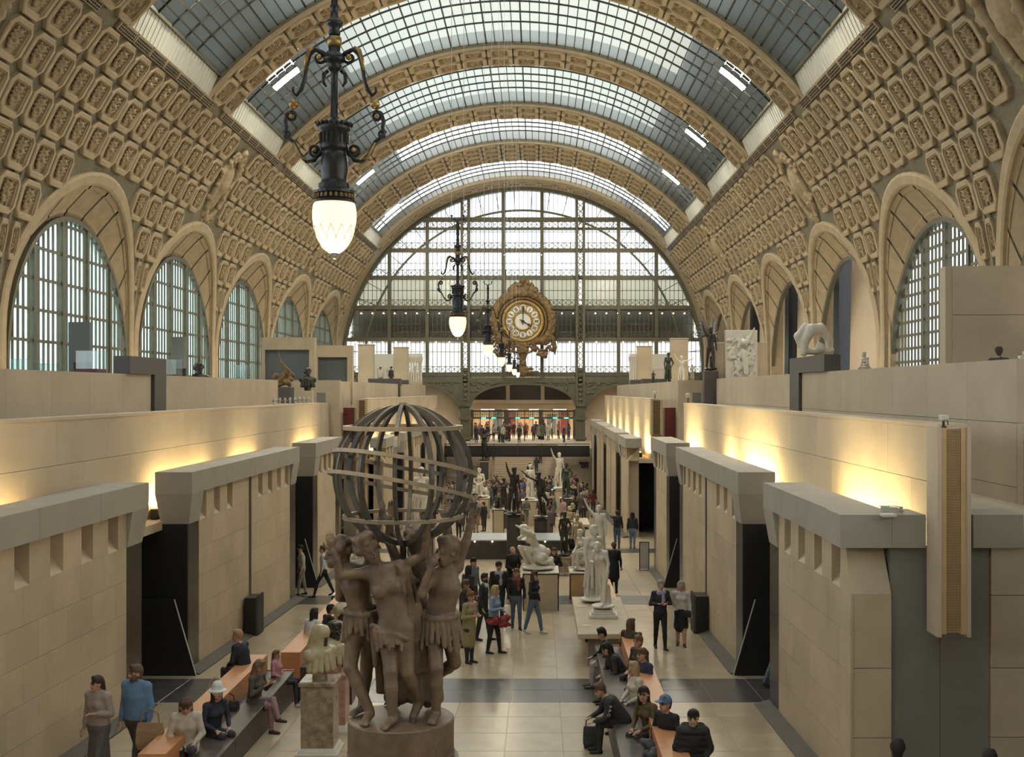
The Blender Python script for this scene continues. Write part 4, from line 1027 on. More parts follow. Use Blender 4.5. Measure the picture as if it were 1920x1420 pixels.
for k in range(40):   # body: heavy rolled surround
    a = 2 * math.pi * k / 40; b_ = 2 * math.pi * (k + 1) / 40
    if -2.25 < (a if a < math.pi else a - 2 * math.pi) < -.9: continue
    s.cone((2.85 * math.cos(a), 0, 2.85 * math.sin(a)), (2.85 * math.cos(b_), 0, 2.85 * math.sin(b_)), .36, k=.1)
    s.cone((3.2 * math.cos(a), -.1, 3.2 * math.sin(a)), (3.2 * math.cos(b_), -.1, 3.2 * math.sin(b_)), .17, k=.04)
for k in range(150):  # foliage relief on the surround
    a = rr.uniform(-.7, math.pi + .7); r = rr.uniform(2.55, 3.35)
    s.ball((r * math.cos(a), -.22 + rr.uniform(-.1, .06), r * math.sin(a)), rr.uniform(.07, .15), k=.03)
for k in range(46):   # crest
    t_ = rr.uniform(-1, 1); s.ball((t_ * 1.25, -.1, 3.35 + (1 - t_ * t_) * rr.uniform(.1, .8)), rr.uniform(.1, .2), k=.05)
s.cone((-1.3, -.05, 3.2), (1.3, -.05, 3.2), .25)
s.ball((0, -.15, 4.05), .28)
s.cone((-2.3, 0, -1.9), (2.3, 0, -1.9), .45, flat=(0, 1, 0), ff=.6)
for sg in (-1, 1):    # side volutes and pendants
    for q in range(16):
        a = q * .5; r = .5 - .026 * q; s.ball((sg * (2.65 + r * math.cos(a) * .7), -.2, -1.55 + r * math.sin(a)), .13, k=.04)
    s.cone((sg * 3.05, -.1, -1.7), (sg * 3.2, -.1, -2.6), .25, .2); s.cone((sg * 3.2, -.1, -2.6), (sg * 3.22, -.1, -3.35), .22, .05)
    for k in range(60):
        t_ = rr.random(); s.ball((sg * (1.0 + 2.1 * t_ + rr.uniform(-.2, .2)), -.05 + rr.uniform(-.15, .1), -2.2 - .9 * math.sin(math.pi * t_) - rr.uniform(-.25, .55)), rr.uniform(.09, .17), k=.03)
for q in range(26):   # lower cartouche scrolls
    a = q * .45; r = .95 - .03 * q
    for sg in (-1, 1): s.ball((sg * .45 + sg * r * math.cos(a), -.2, -2.75 + r * .62 * math.sin(a)), .14, k=.04)
s.cone((0, 0, -2.2), (0, 0, -3.9), .75, .3, flat=(0, 1, 0), ff=.4)
s.ball((0, -.1, -4.25), .22); s.cone((-.9, 0, -4.75), (.9, 0, -4.75), .14); s.cone((-1.5, 0, -5.1), (1.5, 0, -5.1), .14); s.cone((0, 0, -4.2), (0, 0, -5.1), .35, .5, flat=(0, 1, 0), ff=.4)
o = new_obj('case', sdf_mesh(s, .062, [gold_d], 'clock_case'), clk)
ring_y(1.75, 2.15, -.25 + YK, YK + .2).build('bezel', gold, clk, smooth=True)
ring_y(2.15, 2.5, -.12 + YK, YK + .2).build('outer_bezel', gold_d, clk, smooth=True)
disc_y((cx, cz), 1.82, YK - .12, YK + .25).build('dial_plate', gold, clk)
enam = mat('white_enamel', (.72, .68, .58), .35)
disc_y((cx, cz), .82, YK - .2, YK, 32).build('centre_disc', enam, clk)
ring_y(.82, .95, YK - .2, YK).build('inner_ring', gold, clk)
blk_ink = mat('black_numeral', (.02, .02, .025), .4)
NUM = ['XII', 'I', 'II', 'III', 'IIII', 'V', 'VI', 'VII', 'VIII', 'IX', 'X', 'XI']
for k in range(12):
    a = math.pi / 2 - 2 * math.pi * k / 12; c = (cx + 1.36 * math.cos(a), cz + 1.36 * math.sin(a))
    p = disc_y(c, .32, YK - .21, YK, 20).build('numeral_disc', enam, clk)
    b = MB(); R_ = Matrix.Rotation(-(a - math.pi / 2), 3, 'Y')
    def stroke(x0, z0_, x1, z1_, w):
        q0, q1 = R_ @ Vector((x0, 0, z0_)), R_ @ Vector((x1, 0, z1_)); b.bar((c[0] + q0.x, YK - .245, c[1] + q0.z), (c[0] + q1.x, YK - .245, c[1] + q1.z), w, .02, up=(0, 1, 0))
    st = NUM[k]; wd = {'I': .09, 'V': .19, 'X': .19}; tot = sum(wd[ch] for ch in st); x = -tot / 2; sc_ = min(1, .46 / tot)
    for ch in st:
        w_ = wd[ch]; xm = (x + w_ / 2) * sc_; h = .17
        if ch == 'I': stroke(xm, -h, xm, h, .05 * sc_)
        elif ch == 'V': stroke(xm - .075 * sc_, h, xm, -h, .05 * sc_); stroke(xm + .075 * sc_, h, xm, -h, .03 * sc_)
        else: stroke(xm - .075 * sc_, h, xm + .075 * sc_, -h, .05 * sc_); stroke(xm + .075 * sc_, h, xm - .075 * sc_, -h, .03 * sc_)
        x += w_
    stroke(-tot * sc_ / 2, .18, tot * sc_ / 2, .18, .022); stroke(-tot * sc_ / 2, -.18, tot * sc_ / 2, -.18, .022)
    b.build('numeral', blk_ink, p)
for xx in (-1.2, 1.2): MB().box(cx + xx - .1, cx + xx + .1, YK, YT - .2, cz - .1, cz + .1).build('mount', iron, clk)
def hand(name, ang, L, w):
    a = math.radians(90 - ang); d = Vector((math.cos(a), 0, math.sin(a))); n = Vector((-d.z, 0, d.x)); o_ = Vector((cx, YK - .3, cz)); b = MB()
    b.prism([o_ - d * .35 + n * w * .5, o_ - d * .35 - n * w * .5, o_ + d * L * .45 - n * w * .6, o_ + d * L * .6 - n * w * 1.6, o_ + d * L, o_ + d * L * .6 + n * w * 1.6, o_ + d * L * .45 + n * w * .6], (0, .03, 0)); b.build(name, blk_ink, clk)
hand('minute_hand', 2, 1.62, .07); hand('hour_hand', 121, 1.12, .09)
disc_y((cx, cz), .16, YK - .36, YK - .2, 16).build('hub', blk_ink, clk)
# ================================================================ speaker columns with grilles
def grille(x0, x1, y, z0_, z1_, label, nx, nz, depth=.6):
    t = thing('loudspeaker_column', label, 'loudspeaker', ((x0 + x1) / 2, y, z0_))
    w = x1 - x0
    MB().box(x0 + .06, x1 - .06, y + .05, y + depth, z0_ + .02, z1_).build('cabinet', stone, t)
    for xx in (x0, x1 - .06): MB().box(xx, xx + .06, y - .02, y + depth, z0_ - .04, z1_ + .02).build('side_cheek', stone, t)
    for xx in (x0 + .06, x1 - .14): MB().box(xx, xx + .08, y, y + .1, z0_, z1_).build('frame_strip', wood_m, t)
    MB().box(x0 + .14, x1 - .14, y + .045, y + .05, z0_ + .02, z1_ - .02).build('dark_cloth', black_m, t)
    b = MB(); gx0, gx1 = x0 + .14, x1 - .14
    for k in range(nx + 1):
        xx = gx0 + (gx1 - gx0) * k / nx; b.box(xx - .005, xx + .005, y + .01, y + .03, z0_ + .03, z1_ - .03)
    for k in range(nz + 1):
        zz = z0_ + .03 + (z1_ - z0_ - .06) * k / nz; b.box(gx0, gx1, y + .01, y + .032, zz - .005, zz + .005)
    b.build('grille', wood_m, t)['kind'] = 'stuff'
    return t
yg = 16.8
grille(X_(1757, yg), X_(1820, yg), yg, Z_(1190, yg), Z_(803, yg), 'tall pale loudspeaker column with square wooden grille on the near block', 10, 74, .45)
grille(X_(1219, 60.6), X_(1242, 60.6), 60.4, Z_(815, 60.6), Z_(750, 60.6), 'loudspeaker column with wooden grille beside the red panel of the right cross aisle', 6, 24)
grille(X_(669, 60.6), X_(690, 60.6), 60.4, Z_(1000, 60.6), Z_(750, 60.6), 'loudspeaker column with wooden grille seen behind the open globe', 6, 60)
t = thing('clamp_camera', 'small camera on a clamp atop the loudspeaker column', 'camera', (X_(1778, yg), yg + .2, Z_(803, yg)))
x, y, z = t.location; MB().lathe([(.05, 0), (.05, .02), (.02, .03), (.02, .1)], (x, y, z), 10).build('clamp', iron_d, t); MB().tube([(x, y, z + .08), (x + .03, y, z + .13), (x + .06, y, z + .1), (x + .07, y, z + .04)], .008, 6).build('cable', iron_d, t); MB().cbox(x - .05, x + .05, y - .09, y + .06, z + .11, z + .19, .015).build('body', louvre_m, t)
for i_, px_ in enumerate((1228, 1290)):
    d_ = 61 if i_ == 0 else 47.3; x, y, z = X_(px_, d_), d_, (ZC - .42 if i_ == 0 else ZC - .5); t = thing('spotlight', ['small spotlight clipped on the far right parapet end', 'small spotlight clipped on the near right parapet end'][i_], 'spotlight', (x, y, z)); MB().tube([(x, y, z), (x, y, z + .25)], .025, 6).build('stem', iron_d, t); MB().lathe([(.06, .2), (.1, .24), (.1, .36), (.05, .4)], (x, y, z), 10).build('head', louvre_m, t)
t = thing('spot_rail', 'thin rail with small spotlights on the left parapet near the cross aisle', 'rail', (sx(-1, UG + .2), 43, ZC - .5)); x, y, z = t.location
MB().box(x - .02, x + .02, 40, 46.5, z + .12, z + .15).build('bar', iron_d, t)
for k in range(8): MB().lathe([(.03, .0), (.03, .12), (.05, .15), (.045, .24), (.02, .25)], (x, 40.3 + k * .85, z), 8).build('spot', louvre_m, t)
# coiled cable on the near cornice
b = MB(); x, y, z = X_(1675, 17.5), 17.6, ZT1 + .012
b.tube([(x + .17 * math.cos(a * .5) * (1 + .1 * math.sin(a * 1.7)), y + .1 * math.sin(a * .5), z + .012 * (a / 8)) for a in range(60)], .008, 5)
tag(b.build('cable_coil', louvre_m, loc=(x, y, z)), 'loose coil of grey cable lying on the near right cornice', 'cable')
b = MB(); b.cbox(X_(1648, 17.3), X_(1674, 17.3), 17.1, 17.28, ZT1 - .02, ZT1 + .03, .01); tag(b.build('junction_box', louvre_m, loc=(X_(1660, 17.3), 17.2, ZT1)), 'flat pale junction box at the edge of the near right cornice', 'box')
# ================================================================ figures
def V(*a): return np.array(a, float)
def hand_(s, w, d, side, m, sc=1.0, curl=.3, up=None):
    d = V(*d); d = d / np.linalg.norm(d); n = np.cross(d, side); n = n / (np.linalg.norm(n) + 1e-9); sd_ = np.cross(n, d)
    pa = w + d * .075 * sc; s.cone(w, pa, .026 * sc, .034 * sc, m, flat=n, ff=.55, k=.012)
    for i, (o, L) in enumerate(((-.03, .06), (-.01, .075), (.01, .078), (.03, .066))):
        b0 = pa + sd_ * o * sc; k1 = b0 + d * L * .55 * sc + n * curl * .02 * sc; k2 = k1 + d * L * .5 * sc + n * curl * .045 * sc
        s.cone(b0, k1, .0115 * sc, .0105 * sc, m, k=.004); s.cone(k1, k2, .0105 * sc, .009 * sc, m, k=.004)
    t0 = w + d * .025 * sc - sd_ * .028 * sc; t1 = t0 + d * .035 * sc - sd_ * .03 * sc; s.cone(t0, t1, .013 * sc, .011 * sc, m, k=.006); s.cone(t1, t1 + d * .035 * sc - sd_ * .006 * sc, .011 * sc, .009 * sc, m, k=.004)
def head_(s, h, f, M, hair, sc=1.0, up=None, neck=None):
    f = V(*f); f = f / np.linalg.norm(f); u = V(0, 0, 1) if up is None else V(*up) / np.linalg.norm(up); f = f - u * (f @ u); f = f / np.linalg.norm(f); r = np.cross(f, u)
    s.cone(h + u * .045 * sc - f * .012 * sc, h - u * .045 * sc + f * .022 * sc, .086 * sc, .06 * sc, M['skin'], k=.03)
    s.ball(h - u * .088 * sc + f * .052 * sc, .028 * sc, M['skin'], k=.03)
    s.cone(h + f * .082 * sc + u * .005 * sc, h + f * .1 * sc - u * .03 * sc, .011 * sc, .015 * sc, M['skin'], k=.012)
    for q in (-1, 1):
        s.ball(h + r * q * .083 * sc - u * .015 * sc, .02 * sc, M['skin'], flat=r, ff=.5, k=.008)
        s.ball(h + f * .076 * sc + r * q * .032 * sc + u * .008 * sc, .0135 * sc, M.get('eye', M['skin']), k=.0)
        s.cone(h + f * .083 * sc + r * q * .017 * sc + u * .026 * sc, h + f * .074 * sc + r * q * .05 * sc + u * .026 * sc, .009 * sc, .007 * sc, M['hair'], k=.004)
    s.cone(h + f * .082 * sc - r * .018 * sc - u * .058 * sc, h + f * .082 * sc + r * .018 * sc - u * .058 * sc, .0095 * sc, .0095 * sc, M.get('lip', M['skin']), k=.003)
    H = M['hair']
    if hair != 'bald':
        s.ball(h + u * .055 * sc - f * .022 * sc, .094 * sc, H, k=.012)
        s.cone(h + u * .02 * sc - f * .05 * sc, h - u * .04 * sc - f * .05 * sc, .072 * sc, .058 * sc, H, k=.012)
        s.cone(h + u * .105 * sc + f * .04 * sc - r * .04 * sc, h + u * .105 * sc + f * .04 * sc + r * .04 * sc, .035 * sc, .035 * sc, H, k=.02)
    if hair in ('long', 'mid', 'tail'):
        L = {'long': .32, 'mid': .16, 'tail': .0}[hair]
        for q in (-1, 1):
            if L: s.cone(h + r * q * .07 * sc + u * .03 * sc - f * .02 * sc, h + r * q * .085 * sc - u * L * sc - f * .02 * sc, .04 * sc, .03 * sc, H, k=.03)
        if L: s.cone(h - f * .06 * sc, h - f * .085 * sc - u * (L + .03) * sc, .078 * sc, .06 * sc, H, k=.03)
        if hair == 'tail': s.cone(h - f * .1 * sc + u * .03 * sc, h - f * .14 * sc - u * .22 * sc, .035 * sc, .022 * sc, H, k=.02)
    if hair == 'bun': s.ball(h + u * .15 * sc - f * .05 * sc, .05 * sc, H, k=.015)
    if hair == 'beard': s.cone(h - u * .06 * sc + f * .03 * sc - r * .05 * sc, h - u * .06 * sc + f * .03 * sc + r * .05 * sc, .042 * sc, .042 * sc, H, k=.02); s.ball(h - u * .1 * sc + f * .045 * sc, .038 * sc, H, k=.02)
    if hair == 'curly':
        rr = random.Random(2)
        for i in range(40):
            a, e = rr.uniform(0, 6.28), rr.uniform(-.3, 1.5); v = r * math.cos(a) * math.cos(e) + f * (math.sin(a) * math.cos(e) - .3) + u * math.sin(e)
            s.ball(h + u * .03 * sc + v * .1 * sc, .028 * sc, H, k=.01)
def body_(s, J, f, M, w=1.0, sc=1.0, fem=False, bulk=1.0, barearm=False, hands=True):
    f = V(*f); up = J['neck'] - J['pelvis']; up = up / np.linalg.norm(up); r = np.cross(f, up); r /= np.linalg.norm(r); f2 = np.cross(up, r)
    P, C, N = J['pelvis'], J['chest'], J['neck']; wst = P * .5 + C * .5
    T, B = M['top'], M['bot']
    wp = (.158 if fem else .15) * bulk; ww = (.118 if fem else .132) * bulk; wc = (.142 if fem else .16) * bulk
    s.cone(P - up * .02 * sc, wst, wp * sc, ww * sc, M.get('hip', T), flat=f2, ff=.74, k=.04)
    s.cone(wst, C, ww * sc, wc * sc, T, flat=f2, ff=.72, k=.04)
    s.cone(C, C + up * .1 * sc, wc * sc, .1 * sc, T, flat=f2, ff=.72, k=.04)
    s.cone(J['shL'], J['shR'], .062 * bulk * sc, .062 * bulk * sc, T, k=.05)
    if fem:
        for q in (-1, 1): s.ball(C + f2 * .085 * sc + r * q * .065 * sc - up * .01 * sc, .068 * sc, T, k=.04)
    s.cone(N - up * .03 * sc, J['head'] - up * .03 * sc, .05 * sc, .047 * sc, M['skin'], k=.02)
    for q in 'LR':
        a, e, wr = J['sh' + q], J['el' + q], J['wr' + q]; A = M.get('arm', T)
        s.cone(a, e, .054 * bulk * sc, .043 * bulk * sc, A, k=.03); s.cone(e, e * .35 + wr * .65, .044 * bulk * sc, .036 * bulk * sc, M.get('farm', A), k=.02); s.cone(e * .35 + wr * .65, wr, .036 * bulk * sc, .028 * sc, M.get('farm', A), k=.015)
        if hands: hand_(s, wr, wr - e if 'hd' + q not in J else J['hd' + q], r * (1 if q == 'R' else -1), M['skin'], sc * 1.0, .5)
        else: s.cone(wr, wr + (wr - e) / np.linalg.norm(wr - e) * .13 * sc, .032 * sc, .022 * sc, M['skin'], k=.01)
        h, k_, an = J['hip' + q], J['kn' + q], J['an' + q]; L1, L2 = M.get('thigh', B), M.get('shin', B)
        s.cone(h, k_, .092 * sc * (1 + (bulk - 1) * .4), .06 * sc, L1, k=.035)
        cal = k_ * .65 + an * .35; s.cone(k_, cal, .06 * sc, .057 * sc, L2, k=.02); s.cone(cal, an, .057 * sc, .042 * sc, L2, k=.02)
        to = J['to' + q]; d = to - an; S = M['shoe']
        s.cone(an - V(0, 0, .03) * sc, an - V(0, 0, .045) * sc - d * .12, .045 * sc, .04 * sc, S, k=.015)
        s.cone(an - V(0, 0, .035) * sc, to, .045 * sc, .036 * sc, S, flat=(0, 0, 1), ff=.8, k=.015)
        if J.get('toes'):
            dd = d / np.linalg.norm(d); sd_ = np.cross(dd, V(0, 0, 1))
            for i in range(5): b0 = to + sd_ * (i - 2) * .017 * sc; s.cone(b0, b0 + dd * (.045 - .004 * abs(i - 1)) * sc, .012 * sc, .01 * sc, S, k=.004)
ARMS = {'down': ((.06, .02, -.28), (.07, -.05, -.53)), 'fold': ((.09, .0, -.27), (-.07, -.19, -.24)), 'front': ((.07, -.02, -.28), (.0, -.22, -.36)), 'phone': ((.08, -.04, -.27), (-.05, -.24, -.13)),
        'lap': ((.08, -.02, -.27), (-.04, -.2, -.38)), 'hip': ((.15, .03, -.25), (.02, -.04, -.43)), 'point': ((.1, -.25, -.02), (.15, -.5, .05)), 'back': ((.08, .1, -.26), (-.06, .16, -.42)), 'knee': ((.08, -.08, -.26), (-.03, -.27, -.34))}
def person_j(h, pose, arms, walk, lean, seat, cross):
    k = h / 1.72; J = {}; up = V(0, -math.sin(lean), math.cos(lean))
    if pose == 'sit': P = V(0, 0, seat + .1)
    else: P = V(0, 0, .93 * k)
    J['pelvis'] = P; J['chest'] = P + up * .36 * k; J['neck'] = P + up * .54 * k; J['head'] = P + up * .68 * k + V(0, -.025, 0)
    for q, sg in (('L', -1), ('R', 1)):
        a = arms[0 if q == 'L' else 1]; e, w = ARMS[a]; J['sh' + q] = P + up * .485 * k + V(sg * .17, 0, 0) * k
        def tr(v): return V(sg * v[0], v[1], v[2]) * k
        J['el' + q] = J['sh' + q] + tr(e); J['wr' + q] = J['sh' + q] + tr(w)
        J['hip' + q] = P + V(sg * .085, 0, -.03) * k
        if pose == 'sit':
            sp = .1
            if cross and q == 'R': J['kn' + q] = V(-.06, -.45, seat + .2); J['an' + q] = V(-.16, -.62, seat - .1)
            else: J['kn' + q] = V(sg * sp, -.42, seat + .1); J['an' + q] = V(sg * sp, -.44, .085)
            J['to' + q] = J['an' + q] + V(0, -.15, -.045)
        else:
            th = walk * sg; J['kn' + q] = J['hip' + q] + V(0, -math.sin(th) * .43 - abs(th) * .05, -math.cos(th) * .43) * k
            ph = th * .6 + (-.35 * abs(walk) if th < 0 else 0); J['an' + q] = J['kn' + q] + V(0, -math.sin(ph) * .4, -math.cos(ph) * .4) * k
            if th >= 0 or walk == 0: J['an' + q][2] = .085
            J['to' + q] = J['an' + q] + V(sg * .02, -.15, -.05 if J['an' + q][2] < .1 else -.09)
    return J
CM = {}
def cm(c, rough=.75):
    key = tuple(round(x, 3) for x in c) + (rough,)
    if key not in CM: CM[key] = mat('cloth_%d' % len(CM), c, rough, var=.18, vscale=14, bump=.15, bscale=60)
    return CM[key]
SK = (.55, .33, .23); SK2 = (.4, .22, .14); SKD = (.1, .055, .035)
HB, HBK, HBL, HGR, HRD = (.09, .05, .03), (.018, .015, .014), (.42, .3, .15), (.35, .33, .31), (.2, .1, .045)
def person(x, y, rot, label, top, bot, hair=HB, hs='short', h=1.72, pose='stand', arms=('down', 'down'), walk=0.0, lean=0.04, seat=.43, cross=False, fem=False, bulk=1.05, skin=SK, shoe=(.03, .028, .027), shin=None, coat=None, skirt=None, extra=None, z=None, vox=.015, group=None, look=0.0, headtilt=0.0, farm=None, hat=None):
    J = person_j(h, pose, arms, walk, lean, seat, cross); s = SDF(.03); sc = h / 1.72
    M = dict(skin=0, hair=1, top=2, bot=3, shoe=4, eye=1, lip=6, arm=2, hip=3 if pose != 'sit' or True else 2)
    cols = [skin, hair, top, bot, shoe, extra or top, (.42, .17, .13)]
    if shin is not None: M['shin'] = 0 if shin == 'skin' else 3
    if farm == 'skin': M['farm'] = 0
    if coat: M['hip'] = 2; M['thigh'] = 2 if pose == 'sit' and False else 3
    body_(s, J, (0, -1, 0), M, sc=sc, fem=fem, bulk=bulk, hands=vox < .02)
    hf = V(math.sin(look), -math.cos(look), -headtilt); head_(s, J['head'], hf / np.linalg.norm(hf), M, hs, sc, up=V(0, -headtilt, 1) if headtilt else None)
    P = J['pelvis']; k = sc
    s.cone(P + V(0, 0, .02), J['chest'], .15 * k * bulk, .15 * k * bulk, 2, flat=(0, 1, 0), ff=.74, k=.03)   # shirt hem over the hips
    if coat:   # long open coat down to coat height
        if pose == 'sit':
            for q in (-1, 1): s.cone(P + V(q * .08, 0, -.02), P + V(q * .11, -.26, -.02), .115 * k, .1 * k, 2, k=.04)
        else: s.cone(P + V(0, .02, .05), V(0, .03, coat), .165 * k, .2 * k, 2, flat=(0, 1, 0), ff=.78, k=.04)
    if skirt and pose != 'sit': s.cone(P + V(0, 0, .03), V(0, 0, skirt), .15 * k, .2 * k, 3, flat=(0, 1, 0), ff=.8, k=.03)
    if extra is not None and not hat: s.cone(J['neck'] + V(-.05, -.05, -.04), J['neck'] + V(.05, -.05, -.04), .062 * k, .062 * k, 5, k=.015); s.cone(J['neck'] + V(.04, -.09, -.06), J['chest'] + V(.05, -.13, -.15), .035, .03, 5, k=.01)
    if hat == 'bucket':
        hh = J['head']; s.cone(hh + V(0, 0, .06), hh + V(0, 0, .12), .108, .095, 5, k=.01); s.ball(hh + V(0, 0, .05), .16, 5, flat=(0, 0, 1), ff=.16, k=.02)
    if hat == 'cap':
        hh = J['head']; s.ball(hh + V(0, .01, .065), .102, 5, k=.008); s.ball(hh + hf * .12 + V(0, 0, .06), .08, 5, flat=(0, 0, 1), ff=.15, k=.01)
    if hat == 'puffer':   # quilted rings and hood
        for i in range(6): c = P + (J['neck'] - P) * (i + .5) / 6; s.cone(c + V(-.07, 0, 0), c + V(.07, 0, 0), .15, .15, 2, flat=(0, 0, 1), ff=.5, k=.012)
        s.cone(J['neck'] + V(-.12, .06, -.01), J['neck'] + V(.12, .06, -.01), .075, .075, 2, k=.02)
        for q in 'LR':
            for i in range(4): c = J['sh' + q] + (J['el' + q] - J['sh' + q]) * (i + .5) / 4; s.ball(c, .078, 2, k=.012)
    me = sdf_mesh(s, vox, [cm(c) for c in cols], 'person')
    o = new_obj('person', me); o.location = (x, y, fz(y) if z is None else z); o.rotation_euler.z = rot
    if pose == 'stand':
        zmin = min(v.co.z for v in me.vertices); o.location.z -= zmin - .004
    return tag(o, label, 'person', group)
# rot: 0 faces the viewer, pi/2 faces right, -pi/2 faces left, pi faces away
PI = math.pi
# ---- left benches
def bench(x0, x1, y0, y1, back_left, label, seat_only=False):
    t = thing('bench', label, 'bench', ((x0 + x1) / 2, (y0 + y1) / 2, fz((y0 + y1) / 2)), group='orange benches of the alley')
    zb = fz(y0); zl = fz(y1) - .02
    bw = .42; xb0, xb1 = (x0, x0 + bw) if back_left else (x1 - bw, x1); xs0, xs1 = (x0 + bw, x1) if back_left else (x0, x1 - bw)
    MB().box(xb0, xb1, y0, y1, zl, zb + .72).build('backrest', orange_m, t)
    MB().box(xb0 - .0, xb1, y0, y1, zb + .72, zb + .75).build('backrest_top', orange_m, t)
    MB().box(xs0, xs1, y0 + .03, y1 - .03, zl, zb + .38).build('base', dark_seat, t)
    MB().cbox(xs0 - .0, xs1 + (.02 if back_left else 0), y0 + .02, y1 - .02, zb + .38, zb + .42, .01).build('seat', dark_seat, t)
    MB().box(xs0, xs1 + .01 if back_left else xs1, y1 - .03, y1, zl, zb + .44).build('end_panel', orange_m, t)
    return t
bench(-6.0, -5.05, 17.2, 23.7, True, 'orange bench with dark seat along the left of the alley, near one')
bench(-5.62, -4.65, 25.1, 32.6, True, 'orange bench along the left of the alley behind the marble busts')
bench(1.3, 2.27, 16.6, 25.9, False, 'long orange bench full of visitors on the right of the alley')
bench(1.45, 2.3, 33.2, 36.6, False, 'short orange bench beyond the stone topped table')
person(-5.62, 18.35, .25, 'woman in a cream jacket looking down, seated on the near left bench', (.56, .5, .43), (.05, .05, .06), HB, 'long', pose='sit', arms=('lap', 'lap'), lean=.3, fem=True, bulk=1.25, headtilt=.55, coat=True, seat=.5)
person(-5.5, 19.35, .9, 'visitor in a white bucket hat and navy top on the near left bench', (.03, .035, .06), (.04, .04, .05), HBK, 'mid', pose='sit', arms=('lap', 'lap'), lean=.2, fem=True, extra=(.75, .75, .74), hat='bucket')
person(-5.3, 21.4, 1.25, 'woman in grey-brown coat and pink trousers reading a phone on the left bench', (.11, .095, .075), (.4, .24, .25), (.22, .14, .08), 'mid', pose='sit', arms=('phone', 'phone'), lean=.15, fem=True, cross=True, coat=True, shoe=(.07, .035, .022), headtilt=.3)
person(-5.85, 22.9, -1.9, 'man in a navy jumper with cropped fair hair sitting on the bench back', (.014, .018, .032), (.05, .05, .06), (.36, .23, .12), 'short', pose='sit', arms=('lap', 'lap'), lean=.22, bulk=1.15, seat=.72, look=.3, z=fz(22.9) - .0)
person(-5.3, 23.3, 1.45, 'girl in a pink hooded jacket with a ponytail on the left bench', (.58, .27, .33), (.05, .04, .05), (.22, .12, .06), 'tail', h=1.3, pose='sit', arms=('lap', 'lap'), lean=-.05, fem=True, bulk=1.2, shoe=(.5, .42, .38))
person(-5.35, 27.0, 2.6, 'woman in a white shirt, back turned, on the bench behind the busts', (.72, .7, .67), (.05, .05, .06), HBK, 'mid', pose='sit', arms=('lap', 'lap'), lean=.18, fem=True, bulk=1.1, seat=.5)
person(-5.2, 28.1, 2.2, 'dark-haired visitor in black on the bench behind the marble busts', (.02, .02, .022), (.04, .04, .05), HBK, 'short', pose='sit', arms=('lap', 'lap'), lean=.18)
# ---- right bench
RB = 'visitors seated on the right bench'
person(1.62, 25.0, -1.5, 'young man in black jumper and pale trousers at the right bench far end', (.018, .018, .02), (.5, .44, .41), HBK, 'short', pose='sit', arms=('knee', 'lap'), lean=.3, headtilt=.4, shoe=(.1, .08, .07), group=RB)
person(2.0, 25.2, 2.4, 'woman in olive with long brown hair on the far end of the right bench', (.05, .045, .025), (.06, .05, .05), (.1, .055, .035), 'long', pose='sit', arms=('lap', 'lap'), lean=.1, fem=True, seat=.55, group=RB)
person(1.75, 23.6, -1.3, 'visitor in a charcoal padded coat bending forward on the right bench', (.035, .035, .037), (.04, .045, .07), HBK, 'mid', pose='sit', arms=('lap', 'lap'), lean=.5, headtilt=.3, bulk=1.25, group=RB)
person(2.08, 23.0, -.9, 'person with a hair bun on the right bench', (.05, .045, .04), (.05, .05, .06), HRD, 'bun', pose='sit', arms=('lap', 'lap'), lean=.1, fem=True, seat=.6, group=RB)
person(2.12, 22.2, -1.0, 'young man in a navy hoodie on the right bench', (.03, .04, .085), (.05, .06, .1), (.13, .065, .035), 'short', pose='sit', arms=('lap', 'lap'), lean=.15, bulk=1.1, seat=.5, look=-.2, group=RB)
person(1.85, 21.2, -1.2, 'blonde girl in a cream jumper on the right bench', (.66, .6, .5), (.05, .06, .1), HBL, 'long', pose='sit', arms=('lap', 'lap'), lean=.1, fem=True, look=.2, group=RB)
person(1.5, 20.0, -1.45, 'man in a charcoal hoodie with white sleeve lettering hunched over a phone', (.04, .04, .043), (.035, .033, .034), (.12, .065, .035), 'short', pose='sit', arms=('knee', 'knee'), lean=.62, headtilt=.35, bulk=1.2, shoe=(.04, .04, .045), group=RB)
person(1.92, 19.3, -.9, 'dark-haired woman in a brown ribbed top leaning forward on the right bench', (.12, .085, .035), (.06, .05, .045), HBK, 'mid', pose='sit', arms=('lap', 'knee'), lean=.25, fem=True, look=.5, group=RB)
person(2.12, 18.5, -.75, 'boy in a denim blue cap and black jumper on the right bench', (.016, .017, .019), (.03, .03, .032), HB, 'short', pose='sit', arms=('lap', 'lap'), lean=.12, look=-.35, extra=(.12, .2, .32), hat='cap', group=RB)
person(2.35, 17.35, -.05, 'young man in black quilted puffer jacket at the near right bench end', (.018, .018, .02), (.03, .03, .03), HBK, 'short', pose='sit', arms=('lap', 'lap'), lean=.05, bulk=1.3, seat=.5, hat='puffer', look=-.15, z=fz(17.35) - .02)
